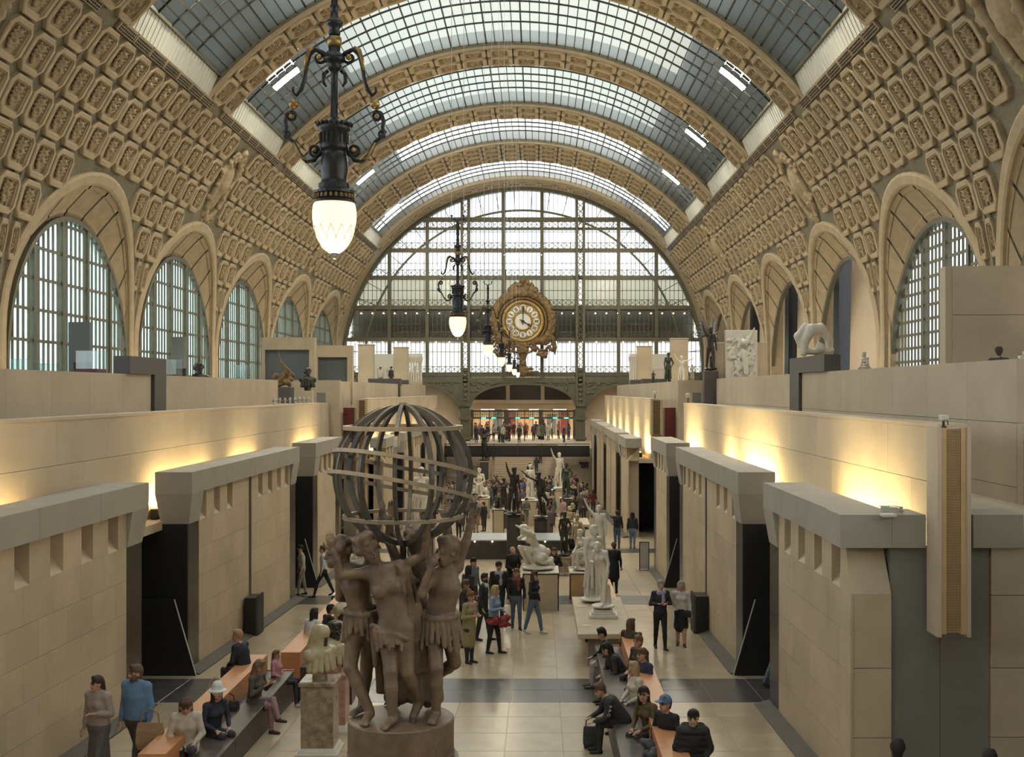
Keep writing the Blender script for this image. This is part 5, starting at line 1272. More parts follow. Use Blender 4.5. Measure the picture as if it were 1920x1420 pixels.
# ---- strolling visitors
person(-7.0, 18.3, -.35, 'woman in a mauve grey jumper and patterned skirt walking beside the man in blue', (.34, .28, .26), (.12, .11, .11), (.05, .03, .025), 'tail', h=1.68, arms=('down', 'fold'), walk=.25, fem=True, bulk=1.28, skirt=.35, look=-.5, vox=.014)
person(-6.42, 18.4, -.3, 'bearded man in a blue jumper with a backpack walking along the near left wall', (.12, .23, .4), (.07, .06, .045), (.12, .07, .045), 'beard', h=1.82, arms=('down', 'down'), walk=.3, bulk=1.38, look=-.6, vox=.014)
person(X_(880, 27.6), 27.6, .9, 'woman in a yellow-green coat with a pink scarf near the brown sculpture', (.33, .29, .15), (.035, .03, .03), HRD, 'bun', h=1.72, arms=('fold', 'fold'), fem=True, coat=.55, extra=(.5, .3, .3), bulk=1.15)
person(X_(926, 28.8), 28.8, 1.2, 'blonde woman in a blue floral blouse carrying a red coat', (.25, .35, .52), (.02, .02, .03), HBL, 'long', h=1.7, arms=('fold', 'front'), walk=.18, fem=True, look=.3)
person(X_(906, 30.6), 30.6, 1.3, 'bearded man in a dark jacket and white shirt behind the blonde woman', (.03, .032, .036), (.03, .03, .035), (.05, .03, .02), 'beard', h=1.78, arms=('down', 'front'), walk=.2, extra=(.6, .6, .62))
person(X_(935, 32.8), 32.8, .1, 'tall young man in a black jacket over grey in mid alley', (.017, .017, .019), (.03, .03, .035), HBK, 'short', h=1.84, arms=('down', 'down'), bulk=1.15, extra=(.4, .4, .4))
person(X_(968, 32.4), 32.4, .15, 'woman in a black leather jacket over red check with blue jeans', (.02, .02, .022), (.09, .12, .17), (.16, .09, .06), 'long', h=1.7, arms=('down', 'down'), walk=.25, fem=True, extra=(.25, .06, .05))
person(X_(1000, 31.6), 31.6, 1.1, 'woman in a navy jumper and jeans passing the white marble block', (.018, .022, .035), (.1, .15, .23), (.07, .035, .022), 'long', h=1.7, arms=('fold', 'down'), walk=.3, fem=True, shoe=(.6, .6, .6))
person(X_(960, 37.5), 37.5, .7, 'bald man in black looking up beside the white crouching statue', (.012, .012, .013), (.02, .02, .025), SK, 'bald', h=1.8, arms=('front', 'hip'), bulk=1.2, headtilt=-.3)
person(X_(1040, 38.5), 38.5, -.4, 'person in black half hidden behind the white crouching statue', (.014, .014, .015), (.03, .03, .03), HB, 'mid', h=1.66, arms=('fold', 'fold'), fem=True)
person(X_(870, 29.6), 29.6, 1.2, 'man with cropped hair in dark clothes just behind the brown sculpture', (.04, .033, .033), (.04, .04, .05), (.12, .07, .05), 'short', h=1.74, arms=('phone', 'phone'), skin=SK2)
person(X_(886, 34.5), 34.5, .9, 'man in a grey blue jacket beyond the green-coated woman', (.16, .17, .2), (.05, .05, .06), HBK, 'short', h=1.76, walk=.2)
person(X_(877, 33.2), 33.2, 2.4, 'woman with dark wavy hair in dark clothes beyond the brown sculpture', (.035, .04, .04), (.05, .05, .06), HBK, 'long', h=1.68, fem=True)
person(X_(1238, 29.4), 29.4, .15, 'grey-haired man in a dark waistcoat and lilac shirt by the right wall', (.03, .03, .04), (.017, .017, .02), HGR, 'short', h=1.76, arms=('fold', 'fold'), walk=.22, farm=None, extra=(.4, .38, .52))
person(X_(1277, 29.8), 29.8, -.1, 'grey-haired woman in a white jumper and black skirt beside the right wall', (.6, .58, .55), (.014, .014, .016), HGR, 'mid', h=1.68, arms=('back', 'down'), walk=.15, fem=True, skirt=.55, shin='skin', shoe=(.08, .05, .035))
person(X_(1157, 54.5), 54.5, 3.0, 'man in a black jumper and jeans pointing left far down the right side', (.016, .016, .018), (.09, .12, .18), HB, 'short', h=1.8, arms=('down', 'point'), vox=.022)
person(X_(1186, 54.5), 54.5, 3.1, 'woman in a dark padded jacket and light jeans beside the pointing man', (.03, .033, .04), (.2, .25, .32), HBK, 'mid', h=1.7, fem=True, bulk=1.2, vox=.022)
person(X_(1151, 39.5), 39.5, 3.0, 'person in a black coat standing behind the white marble group', (.012, .012, .014), (.02, .02, .02), HB, 'short', h=1.74, coat=.6, vox=.018)
person(X_(566, 39.0), 39.0, -1.2, 'visitor in a white top entering the dark doorway on the left', (.5, .46, .4), (.35, .3, .26), HBK, 'short', h=1.7, walk=.2, vox=.02)
person(X_(607, 38.6), 38.6, -1.4, 'visitor in a white shirt and dark trousers striding to the left doorway', (.62, .62, .66), (.02, .022, .03), HB, 'short', h=1.72, walk=.45, vox=.02)
person(5.25, 25.0, 1.4, 'visitor in dark blue with jeans inside the right doorway', (.02, .025, .045), (.12, .18, .27), HB, 'short', h=1.72, walk=.4, vox=.018)
person(-9.2, 25.2, .8, 'visitor in dark clothes inside the left doorway', (.03, .035, .035), (.04, .04, .05), HB, 'short', h=1.72, walk=.3, vox=.02)
person(X_(1683, 14.2), 14.2, 2.8, 'dark-haired visitor whose head shows at the bottom before the grey panels', (.03, .03, .03), (.03, .03, .03), HBK, 'short', h=1.74, vox=.02)
person(X_(1856, 13.9), 13.9, 2.8, 'dark-haired visitor barely showing at the bottom right corner', (.03, .03, .03), (.03, .03, .03), HBK, 'short', h=1.7, vox=.02)
person(X_(1873, 24.5), 24.5, 2.8, 'brown-haired visitor whose head shows above the upper right parapet', (.06, .05, .045), (.03, .03, .03), (.07, .04, .028), 'short', h=1.55, z=ZC - .62, vox=.02)
person(X_(714, 88), 88, -.4, 'visitor in a white shirt on the far left gallery plinth', (.6, .58, .55), (.3, .2, .17), HBK, 'short', h=1.72, z=ZC - .62 + .7, vox=.03)
person(X_(733, 90), 90, .9, 'visitor in dark clothes on the far left gallery', (.03, .025, .025), (.06, .04, .035), HBK, 'short', h=1.8, z=ZC - .62 + .7, vox=.03)
# ================================================================ the brown figure group under the open globe
YS = 10.2; XS = X_(752, YS); ZS = Z_(1345, YS)
grp = thing('sculpture_group', 'brown sculpture of draped figures holding up an openwork globe on a round base', 'sculpture', (XS, YS, ZS - .35))
def lz(r, z): return (r, z)
MB().lathe([(.475, -.33), (.478, -.3), (.47, -.29), (.47, -.01), (.46, 0)], (XS, YS, ZS), 48).build('round_base', bronze_br, grp, smooth=False)
smooth_angle(grp.children[-1], 30)
MA = dict(skin=0, hair=0, top=0, bot=0, shoe=0)
def statue(J, f, hair='curly', sc=1.0, fem=True, vox=.0105, drape=(), mats=None, name='figure', parent=None, k=.03, headf=None, off=(0, 0, 0), extra=None, hands=True, bulk=.95, headup=None):
    s = SDF(k); body_(s, J, f, MA, sc=sc, fem=fem, bulk=bulk, hands=hands); head_(s, J['head'], headf if headf is not None else f, MA, hair, sc * 1.08, up=headup)
    for d in drape: s.cone(*d[:4], m=0, flat=d[4] if len(d) > 4 else None, ff=d[5] if len(d) > 5 else 1.0, k=d[6] if len(d) > 6 else .02)
    if extra: extra(s)
    me = sdf_mesh(s, vox, mats or [bronze_br], name); o = new_obj(name, me, parent); o.location = off; return o
def folds(s, a, b, n, spread, r0, r1, front=(0, -1, 0), sag=0.0):   # a hanging cloth of parallel folds from a to b
    a, b = V(*a), V(*b); sp = V(*spread)
    for i in range(n):
        t = (i / (n - 1) - .5) * 2; rr_ = .8 + .4 * ((i * 7) % 3) / 2
        m_ = (a + b) / 2 + sp * t * .8 + V(*front) * (sag * (1 - t * t) + .018 * ((i % 2) * 2 - 1))
        s.cone(a + sp * t * .5, m_, r0 * rr_, (r0 + r1) / 2 * rr_, k=.018); s.cone(m_, b + sp * t * 1.1, (r0 + r1) / 2 * rr_, r1 * rr_, k=.018)
def pleats(s, c, r0, r1, z0_, z1_, n=20, fl=.82, ragged=.05):
    for i in range(n):
        a = 2 * math.pi * i / n; q = 1 + (.06 if i % 2 else -.04); zb = z1_ + ragged * math.sin(3 * a + 1)
        s.cone((c[0] + r0 * math.cos(a), c[1] + fl * r0 * math.sin(a), z0_), (c[0] + r1 * q * math.cos(a + .12), c[1] + fl * r1 * q * math.sin(a + .12), zb), .019, .022, k=.014)
    for i in range(12):
        a = 2 * math.pi * i / 12; b_ = a + 2 * math.pi / 12; s.cone((c[0] + r0 * 1.04 * math.cos(a), c[1] + fl * r0 * 1.04 * math.sin(a), z0_ + .02 * math.sin(a)), (c[0] + r0 * 1.04 * math.cos(b_), c[1] + fl * r0 * 1.04 * math.sin(b_), z0_ + .02 * math.sin(b_)), .026, .026, k=.012)
goff = (0, 0, .35)
JA = dict(pelvis=V(-.03, -.17, .87), chest=V(-.11, -.18, 1.2), neck=V(-.17, -.18, 1.37), head=V(-.25, -.2, 1.52), shL=V(-.27, -.17, 1.31), elL=V(-.5, -.24, 1.3), wrL=V(-.55, -.3, 1.52), hdL=V(-.02, -.02, .1), shR=V(0.0, -.16, 1.36), elR=V(.22, -.14, 1.46), wrR=V(.26, -.2, 1.72), hdR=V(-.03, -.02, .1),
          hipL=V(-.1, -.17, .83), knL=V(-.06, -.26, .47), anL=V(-.04, -.27, .09), toL=V(-.09, -.4, .035), hipR=V(.05, -.17, .83), knR=V(.08, -.22, .45), anR=V(.16, -.06, .17), toR=V(.12, -.14, .04), toes=1)
def drA(s):
    folds(s, (.06, -.2, 1.34), (.1, -.12, .95), 5, (.07, .05, 0), .018, .022); folds(s, (.12, -.1, 1.0), (.2, -.04, .42), 8, (.11, .05, 0), .02, .026, sag=.02)
    for q in range(7): s.cone((-.2 + .04 * q, -.29 + .004 * q, .83 - .012 * q), (-.17 + .035 * q, -.3, .66 + .03 * (q % 3)), .02, .017, k=.012)
    s.cone((-.22, -.24, .86), (.08, -.28, .76), .026, .028, k=.012); s.cone((-.22, -.22, .83), (-.2, -.16, .5), .03, .028, k=.015); s.cone((-.01, -.22, 1.38), (.16, -.1, 1.22), .022, .022, k=.012)
statue(JA, (.15, -1, 0), 'curly', 1.0, drape=(), name='figure', parent=grp, off=goff, extra=drA, headf=(.3, -.9, .25), headup=(-.35, -.1, 1))
JB = dict(pelvis=V(.34, -.02, .85), chest=V(.39, -.04, 1.17), neck=V(.41, -.05, 1.34), head=V(.42, -.09, 1.48), shL=V(.29, -.08, 1.27), elL=V(.2, -.2, 1.13), wrL=V(.27, -.2, 1.33), shR=V(.5, -.02, 1.34), elR=V(.58, -.06, 1.56), wrR=V(.63, -.06, 1.77), hdR=V(.02, .0, .1),
          hipL=V(.29, -.03, .81), knL=V(.33, -.16, .47), anL=V(.32, -.1, .09), toL=V(.3, -.24, .035), hipR=V(.42, 0, .81), knR=V(.47, .06, .47), anR=V(.3, .28, .3), toR=V(.24, .36, .2), toes=1)
def drB(s):
    pleats(s, (.35, -.02), .15, .19, .92, .66, 22)
statue(JB, (-.4, -1, 0), 'short', .97, fem=False, name='figure', parent=grp, off=goff, extra=drB, headf=(-.7, -.6, .3))
JC = dict(pelvis=V(-.34, .0, .87), chest=V(-.4, -.02, 1.19), neck=V(-.47, -.03, 1.35), head=V(-.56, -.06, 1.46), shL=V(-.52, -.08, 1.27), elL=V(-.56, .1, 1.05), wrL=V(-.4, .18, 1.0), shR=V(-.3, .04, 1.3), elR=V(-.28, .14, 1.55), wrR=V(-.2, .12, 1.76), hdR=V(.03, 0, .1),
          hipL=V(-.4, .0, .83), knL=V(-.44, -.08, .46), anL=V(-.26, -.14, .1), toL=V(-.28, -.28, .035), hipR=V(-.27, .02, .83), knR=V(-.32, .12, .45), anR=V(-.36, .12, .09), toR=V(-.42, .02, .035), toes=1)
def drC(s):
    pleats(s, (-.34, .0), .15, .175, .95, .74, 20)
    folds(s, (-.22, .08, .85), (-.15, .14, .2), 6, (.06, .04, 0), .02, .025)
statue(JC, (-.8, .3, 0), 'curly', 1.0, fem=False, name='figure', parent=grp, off=goff, extra=drC, headf=(-.9, -.4, -.2))
JD = dict(pelvis=V(.08, .24, .87), chest=V(.1, .2, 1.2), neck=V(.11, .2, 1.37), head=V(.12, .2, 1.52), shL=V(-.05, .2, 1.33), elL=V(-.14, .22, 1.55), wrL=V(-.12, .18, 1.76), hdL=V(.02, 0, .1), shR=V(.27, .2, 1.33), elR=V(.38, .2, 1.5), wrR=V(.4, .16, 1.72), hdR=V(0, 0, .1),
          hipL=V(.0, .25, .83), knL=V(-.04, .3, .46), anL=V(-.08, .28, .09), toL=V(-.15, .36, .035), hipR=V(.16, .25, .83), knR=V(.2, .3, .46), anR=V(.22, .26, .09), toR=V(.28, .34, .035), toes=1)
statue(JD, (.1, 1, 0), 'curly', 1.0, name='figure', parent=grp, off=goff, extra=lambda s: folds(s, (.1, .2, .95), (.08, .2, .12), 9, (.2, .0, 0), .05, .055))
ZG_ = Z_(890, YS); XG_ = X_(756, YS); RGl = .628
b = MB(); b.tube([(XG_, YS, ZS + .6), (XG_, YS, ZG_ - RGl + .02)], .03, 10); b.build('support_pole', bronze_dk, grp)
darkbr = mat('dark_grey_bronze', (.1, .088, .075), .45, metal=.25, var=.3, vscale=9)
for k in range(12):
    a = 2 * math.pi * k / 12; b = MB(); rg = []
    for i in range(29):
        e = -math.pi / 2 + math.pi * i / 28; u_ = V(math.cos(a), math.sin(a), 0); t_ = V(-math.sin(a), math.cos(a), 0)
        rg.append([tuple(V(XG_, YS, ZG_) + (u_ * math.cos(e) + V(0, 0, math.sin(e))) * r + t_ * w) for r, w in ((RGl, -.017), (RGl, .017), (RGl - .045, .017), (RGl - .045, -.017))])
    b.loft(rg).build('meridian_rib', darkbr, grp)
def hoop(rad, z, w, h, tilt=0, tx_=0, name='hoop', mt=bronze_br):
    b = MB(); rg = []; R_ = Matrix.Rotation(tilt, 3, 'Y') @ Matrix.Rotation(tx_, 3, 'X')
    for i in range(65):
        a = 2 * math.pi * i / 64; rg.append([tuple(Vector((XG_, YS, ZG_)) + R_ @ Vector((r * math.cos(a), r * math.sin(a), z + q))) for r, q in ((rad, -h / 2), (rad + w, -h / 2), (rad + w, h / 2), (rad, h / 2))])
    b.loft(rg, cap=False).build(name, mt, grp)
hb = mat('olive_brown_band', (.27, .215, .145), .5, var=.3, vscale=10)
hoop(.475, .418, .055, .036, mt=hb); hoop(.49, -.37, .045, .03, mt=hb)
hoop(RGl - .005, .1, .03, .034, math.radians(9), math.radians(-9), mt=hb); hoop(RGl - .005, -.1, .035, .034, math.radians(10), math.radians(-9), mt=hb)
MB().lathe([(.05, RGl - .05), (.06, RGl - .02), (.03, RGl + .012)], (XG_, YS, ZG_), 16).build('top_cap', darkbr, grp)
ped = thing('drum_pedestal', 'black drum pedestal under the brown sculpture group', 'pedestal', (XS, YS, fz(YS)))
MB().lathe([(.505, ZS - .37 - .02), (.52, ZS - .4), (.5, ZS - .42), (.5, ZS - 1.2), (.56, ZS - 1.24), (.56, ZS - 1.5), (.75, ZS - 1.52), (.75, fz(YS) + .002)][::-1], (XS, YS, 0), 40).build('drum', black_m, ped)
MB().lathe([(.51, ZS - .39), (.51, ZS - .35)], (XS, YS, 0), 40).build('rim', mat('dark_wood_rim', (.07, .05, .035), .45), ped)
# ================================================================ busts on marble pedestals
def pedestal(x, y, w, zt, mt, label, base=plaster_w):
    t = thing('marble_pedestal', label, 'pedestal', (x, y, fz(y))); z0_ = fz(y)
    MB().cbox(x - w * .62, x + w * .62, y - w * .62, y + w * .62, z0_ - .02, z0_ + .09, .01).build('plinth', base, t)
    MB().loft([[(x + sx_ * q, y + sy_ * q, z) for sx_, sy_ in ((-1, -1), (1, -1), (1, 1), (-1, 1))] for q, z in ((w * .58, z0_ + .09), (w * .56, z0_ + .12), (w * .5, z0_ + .17))]).build('base_moulding', base, t)
    MB().box(x - w * .48, x + w * .48, y - w * .48, y + w * .48, z0_ + .17, zt - .09).build('shaft', mt, t)
    MB().cbox(x - w * .54, x + w * .54, y - w * .54, y + w * .54, zt - .09, zt, .02).build('cap', mt, t)
    return t
def bust(x, y, z, label, mats, hood=False, turban=False, rot=0.0, sc=1.0):
    s = SDF(.03); h = V(0, -.02, .56)
    s.cone((0, 0, .0), (0, 0, .1), .11, .085, 3, k=.01)
    s.cone((0, 0, .12), (0, 0, .32), .12, .17, 2, flat=(0, 1, 0), ff=.72); s.cone((-.19, 0, .34), (.19, 0, .34), .085, .085, 2, k=.04); s.cone((0, 0, .36), h, .065, .055, 0)
    head_(s, h, (0.15, -1, 0), dict(skin=0, hair=1), 'curly' if not hood else 'short', 1.05)
    for i in range(7): a = -1.5 + i * .5; s.cone((.15 * math.sin(a), -.12 * math.cos(a), .36), (.2 * math.sin(a), -.15 * math.cos(a), .14), .035, .04, 2, k=.02)
    if hood:
        s.cone(h + V(0, .03, .02), h + V(0, .08, -.14), .125, .14, 2, k=.03); s.cone(h + V(0, -.03, .08), h + V(0, .05, .1), .1, .08, 2, k=.03)
    if turban:
        for i in range(16): a = i * .4; s.cone(h + V(.1 * math.cos(a), .1 * math.sin(a), .06 + .012 * (i % 4)), h + V(.1 * math.cos(a + .5), .1 * math.sin(a + .5), .075 + .012 * (i % 4)), .042, .042, 1, k=.012)
        s.ball(h + V(0, 0, .1), .1, 1)
    o = new_obj('bust', sdf_mesh(s, .012, mats, 'bust')); o.location = (x, y, z); o.rotation_euler.z = rot; o.scale = (sc,) * 3; return tag(o, label, 'bust')
d_ = 19.9; x_ = X_(600, d_); zt = Z_(1272, d_)
pedestal(x_, d_, .58, zt, marble_br, 'square breccia marble pedestal carrying the hooded bust')
bust(x_, d_, zt - .005, 'cream onyx bust of a hooded figure on the breccia pedestal', [bronze_dk, onyx, onyx, marble_br], hood=True, rot=.9, sc=1.28)
d_ = 21.4; x_ = X_(627, d_); zt = Z_(1258, d_)
pedestal(x_, d_, .5, zt, marble_pk, 'pink marble pedestal behind the breccia one')
bust(x_, d_, zt - .005, 'dark bronze bust with patterned gold robe on the pink pedestal', [bronze_dk, bronze_dk, onyx, marble_pk], rot=.7, sc=1.3)
d_ = 23.0; x_ = X_(641, d_); zt = Z_(1222, d_)
pedestal(x_, d_, .5, zt, mat('dark_red_marble', (.1, .035, .025), .3, var=.4, vscale=8), 'dark red marble pedestal behind the sculpture group')
bust(x_, d_, zt - .005, 'dark bust with a striped turban and white robe on the dark red pedestal', [bronze_dk, onyx, marble_w, marble_pk], turban=True, rot=.8, sc=1.35)
# ================================================================ white statues, tables, blocks
def simple_statue(name, label, x, y, z, H, mats, pose, rot=0.0, vox=.02, drape=True, base=.06, cat='statue', mat_base=0):
    s = SDF(.035); k = H / 1.75
    J = {}
    if pose == 'stand':
        J = person_j(1.72, 'stand', ('down', 'hip'), .12, .02, .4, False)
    elif pose == 'reach':
        J = person_j(1.72, 'stand', ('down', 'down'), .25, .05, .4, False); J['elL'] = J['shL'] + V(-.16, -.08, .2); J['wrL'] = J['elL'] + V(-.1, -.06, .24)
    elif pose == 'run':
        J = person_j(1.72, 'stand', ('down', 'down'), .35, .25, .4, False); J['elL'] = J['shL'] + V(-.22, -.1, .12); J['wrL'] = J['elL'] + V(-.2, -.05, .16); J['knR'] = J['hipR'] + V(.02, .3, -.28); J['anR'] = J['knR'] + V(0, .36, .02); J['toR'] = J['anR'] + V(0, .1, -.1)
    elif pose == 'arms':
        J = person_j(1.72, 'stand', ('down', 'down'), .15, .02, .4, False); J['elR'] = J['shR'] + V(.25, -.05, .05); J['wrR'] = J['elR'] + V(.24, -.02, .1); J['elL'] = J['shL'] + V(-.18, -.05, .18); J['wrL'] = J['elL'] + V(-.12, 0, .2)
    elif pose == 'bend':
        J = person_j(1.72, 'stand', ('fold', 'down'), .15, .3, .4, False); J['head'] = J['head'] + V(0, -.06, -.05)
    elif pose == 'crouch':
        J = person_j(1.72, 'sit', ('knee', 'fold'), 0, .5, .3, False); J['anL'] = V(-.1, -.25, .09); J['knL'] = V(-.12, -.45, .5); J['anR'] = V(.1, -.2, .09); J['knR'] = V(.12, -.42, .45); J['toL'] = V(-.1, -.4, .04); J['toR'] = V(.1, -.35, .04); J['head'] = J['head'] + V(0, -.06, -.06); J['elL'] = J['shL'] + V(-.03, -.2, -.12); J['wrL'] = J['elL'] + V(.2, -.04, .06); J['elR'] = J['head'] + V(.17, .03, -.03); J['wrR'] = J['head'] + V(-.02, -.09, .07); J['hdR'] = V(-.1, -.02, -.05)
    else:
        J = person_j(1.72, 'sit', ('lap', 'knee'), 0, .3, .42, False)
    body_(s, J, (0, -1, 0), MA, fem=pose in ('stand', 'bend', 'sit', 'crouch', 'arms'), hands=False); head_(s, J['head'], (0, -1, -.2), MA, 'short', 1.05)
    if pose in ('crouch', 'sit'):
        rr = random.Random(len(label)); s.cone((0, .02, .29), (0, .05, .34), .26, .22, k=.05)
        for i in range(26): a = rr.uniform(0, 6.28); s.ball((.3 * math.cos(a), .05 + .3 * math.sin(a), rr.uniform(.02, .35)), rr.uniform(.05, .1), k=.03)
        for i in range(10): s.cone((rr.uniform(-.15, .15), .12, .42), (rr.uniform(-.28, .28), .24, .06), .03, .045, k=.02)
        s.ball((0, 0, 0), .44, m=mat_base, flat=(0, 0, 1), ff=.16, k=.02)
    elif drape:
        for i in range(9): a = i * .7; s.cone((.13 * math.cos(a), .1 * math.sin(a) + .02, .98), (.19 * math.cos(a), .15 * math.sin(a) + .04, .08 if i % 2 else .3), .032, .038, k=.018)
    if pose in ('stand', 'arms', 'bend', 'reach', 'run') and base: s.ball((0, 0, -.0), .3, m=mat_base, flat=(0, 0, 1), ff=.2, k=.015); s.cone((.1, .12, 0), (.08, .1, .5), .08, .06, k=.05)
    me = sdf_mesh(s, vox, mats, name); zmin = min(v.co.z for v in me.vertices)
    o = new_obj(name, me); o.scale = (k,) * 3; o.location = (x, y, z - zmin * k); o.rotation_euler.z = rot; return tag(o, label, cat)
def table(x0, x1, y0, y1, h, label, th=.12):
    t = thing('display_table', label, 'table', ((x0 + x1) / 2, (y0 + y1) / 2, fz(y1))); zt = fz((y0 + y1) / 2) + h
    MB().cbox(x0, x1, y0, y1, zt - th, zt, .012).build('top', stone_w, t)
    for (a, c) in ((y0 + .25, y0 + .6), (y1 - .6, y1 - .25)):
        MB().box(x0 + .25, x1 - .25, a, a + .1, fz(c) - .02, zt - th).build('leg', greyp, t)
    MB().box(x0 + .18, x0 + .26, y0 + .3, y1 - .3, zt - th - .14, zt - th).build('rail', black_m, t); MB().box(x1 - .26, x1 - .18, y0 + .3, y1 - .3, zt - th - .14, zt - th).build('rail', black_m, t)
    return zt
def plinth_block(x0, x1, y0, y1, h, label, mt=stone_w):
    t = thing('plinth', label, 'plinth', ((x0 + x1) / 2, (y0 + y1) / 2, fz(y1))); zt = fz(y0) + h
    MB().box(x0, x1, y0, y1, fz(y1) - .02, zt - .04).build('body', mt, t)
    for (a, b_, c, d) in ((x0 - .015, x0 + .02, y0 - .012, y0 + .02), (x1 - .02, x1 + .015, y0 - .012, y0 + .02)): MB().box(a, b_, c, d, fz(y1) - .02, zt - .04).build('edge_trim', black_m, t)
    MB().box(x0 - .015, x1 + .015, y0 - .012, y1, zt - .07, zt - .04).build('edge_trim', black_m, t); MB().cbox(x0 - .02, x1 + .02, y0 - .02, y1 + .02, zt - .04, zt, .01).build('top', marble_w, t)
    return zt
zt = table(.95, 2.3, 27.0, 31.9, .9, 'long stone topped display table on the right of the alley')
t = thing('stepped_base', 'stepped white base on the stone topped table', 'base', (1.66, 29.1, zt))
for k, (q, z0_, z1_) in enumerate(((.36, 0, .08), (.3, .08, .14), (.25, .14, .2))): MB().cbox(1.66 - q, 1.66 + q, 29.1 - q * .8, 29.1 + q * .8, zt + z0_, zt + z1_, .01).build('step', marble_w, t)
simple_statue('statue', 'white marble standing nude bending her head, on the stepped base', 1.66, 29.1, zt + .2, 1.72, [marble_w], 'bend', -.6, .016, drape=False, base=.03)
simple_statue('statue', 'white marble standing figure farther back on the stone topped table', 1.5, 31.1, zt, 2.0, [plaster_w], 'stand', .6, .018)
for k, (a, c) in enumerate(((1.08, 27.9), (1.08, 30.4))): tag(MB().box(a, a + .22, c, c + .15, zt, zt + .008).build('label_card', plaster_w, loc=(a, c, zt)), ['small white label card on the near end of the stone table', 'small white label card on the far end of the stone table'][k], 'card')
zb1 = plinth_block(X_(981, 35.6), X_(1047, 35.6), 35.6, 37.0, 1.2, 'pale stone plinth under the crouching white statue')
simple_statue('statue', 'white marble crouching figure with an arm over the head in the middle of the alley', X_(1008, 36.2), 36.25, zb1, 2.2, [marble_w], 'crouch', -1.0, .018)
zb2 = plinth_block(X_(1069, 38.0), X_(1134, 38.0), 38.0, 39.3, .9, 'wood coloured plinth under the seated white statue', wood_m)
simple_statue('statue', 'white marble seated figure resting head on hand on the wood coloured plinth', X_(1097, 38.6), 38.6, zb2, 1.75, [marble_w], 'sit', -.9, .018)
zb3 = plinth_block(X_(1108, 41), X_(1142, 41), 41.2, 42.2, .9, 'low plinth behind the seated white statue')
simple_statue('statue', 'tall white marble group with long hair behind the seated statue', X_(1124, 41.6), 41.7, zb3, 1.9, [plaster_w], 'reach', -.3, .02)
# dark columns with bronzes, platform
def column_ped(px, y, r, py_top, label, mt):
    x = X_(px, y); zt = Z_(py_top, y); t = thing('column_pedestal', label, 'pedestal', (x, y, fz(y)))
    MB().lathe([(r * 1.1, fz(y) - .01), (r * 1.1, fz(y) + .1), (r, fz(y) + .14), (r, zt - .12), (r * .98, zt - .1)], (x, y, 0), 28).build('shaft', mt, t); MB().lathe([(r * .98, zt - .1), (r * 1.05, zt - .08), (r * 1.05, zt)], (x, y, 0), 28).build('cap', black_m, t); return x, zt
dk = mat('dark_taupe_column', (.06, .05, .047), .5)
x, zt = column_ped(963, 49.3, .3, 965, 'dark round column pedestal left of the two in the alley', dk)
simple_statue('statue', 'dark bronze standing nude with raised arm on the left dark column', x, 49.3, zt, 1.95, [bronze_dk], 'reach', .6, .02, drape=False, base=.05)
x, zt = column_ped(1014, 52.9, .31, 973, 'dark round column pedestal right of the two in the alley', dk)
simple_statue('statue', 'dark bronze running nude stretching an arm up on the right dark column', x, 52.9, zt, 2.1, [bronze_dk], 'run', -.5, .02, drape=False, base=.05)
pl = thing('platform', 'low dark platform with pale top crossing the alley behind the plinths', 'platform', (X_(970, 50), 51, fz(51)))
y0_ = 49.95; MB().box(X_(872, y0_), X_(1066, y0_), y0_, 52.3, fz(52.4) - .05, fz(50) + .8).build('body', dk, pl); MB().cbox(X_(870, y0_), X_(1068, y0_), y0_ - .03, 52.35, fz(50) + .8, fz(50) + .86, .015).build('top', mat('pale_blue_grey_top', (.4, .42, .43), .3), pl)
for k in range(6):
    o = MB().ball((X_(890 + k * 33, y0_ - .05), y0_ - .035, fz(50) + .78), .03, 8).build('stud_lamp', spot_m, pl)
d_ = 44.5; x = X_(1058, d_); pedestal(x, d_, .62, fz(d_) + .75, marble_br, 'low breccia marble pedestal under a dark bronze youth', marble_br)
simple_statue('statue', 'dark bronze youth holding something on the low breccia pedestal', x, d_, fz(d_) + .745, 1.65, [bronze_dk], 'stand', .5, .02, drape=False, base=.05)
d_ = 46.0; x = X_(1083, d_); zb = plinth_block(x - .4, x + .4, d_ - .4, d_ + .4, .4, 'small low plinth under the pale bronze nude', dk)
simple_statue('statue', 'pale gilded bronze nude with bent arms beside the dark bronze youth', x, d_, zb, 1.75, [mat('pale_gilt', (.42, .34, .24), .4, metal=.3)], 'stand', -.7, .02, drape=False, base=.05)
# white figures farther off
def on_plinth(px, y, hp, H, pose, label, mats, w=.9, mt=stone, rot=0.0, plab=None, drape=True):
    x = X_(px, y); zb = plinth_block(x - w / 2, x + w / 2, y - w / 2, y + w / 2, hp, plab or ('plinth under the ' + label), mt); simple_statue('statue', label, x, y, zb, H, mats, pose, rot, .026, drape)
on_plinth(790, 46.5, 1.5, 2.5, 'stand', 'tall white draped statue seen through the open globe', [marble_w], w=1.0, mt=greyp)
on_plinth(672, 33.5, .9, 2.0, 'crouch', 'big white marble group behind the brown figures', [plaster_w], w=1.3)
on_plinth(899, 74, 1.3, 2.4, 'sit', 'cream marble seated group at the left of the crowd', [marble_w], w=1.3)
on_plinth(994, 68, 1.5, 2.0, 'stand', 'white marble figure with its back turned amid the crowd', [marble_w], w=1.0, rot=3.0)
on_plinth(1048, 78, 1.6, 2.4, 'reach', 'white marble figure raising an arm over the crowd', [marble_w], w=1.0, rot=.3)
on_plinth(1062, 72, 1.4, 2.1, 'stand', 'green bronze standing figure in the crowd', [bronze_gr], w=.8, mt=dk)
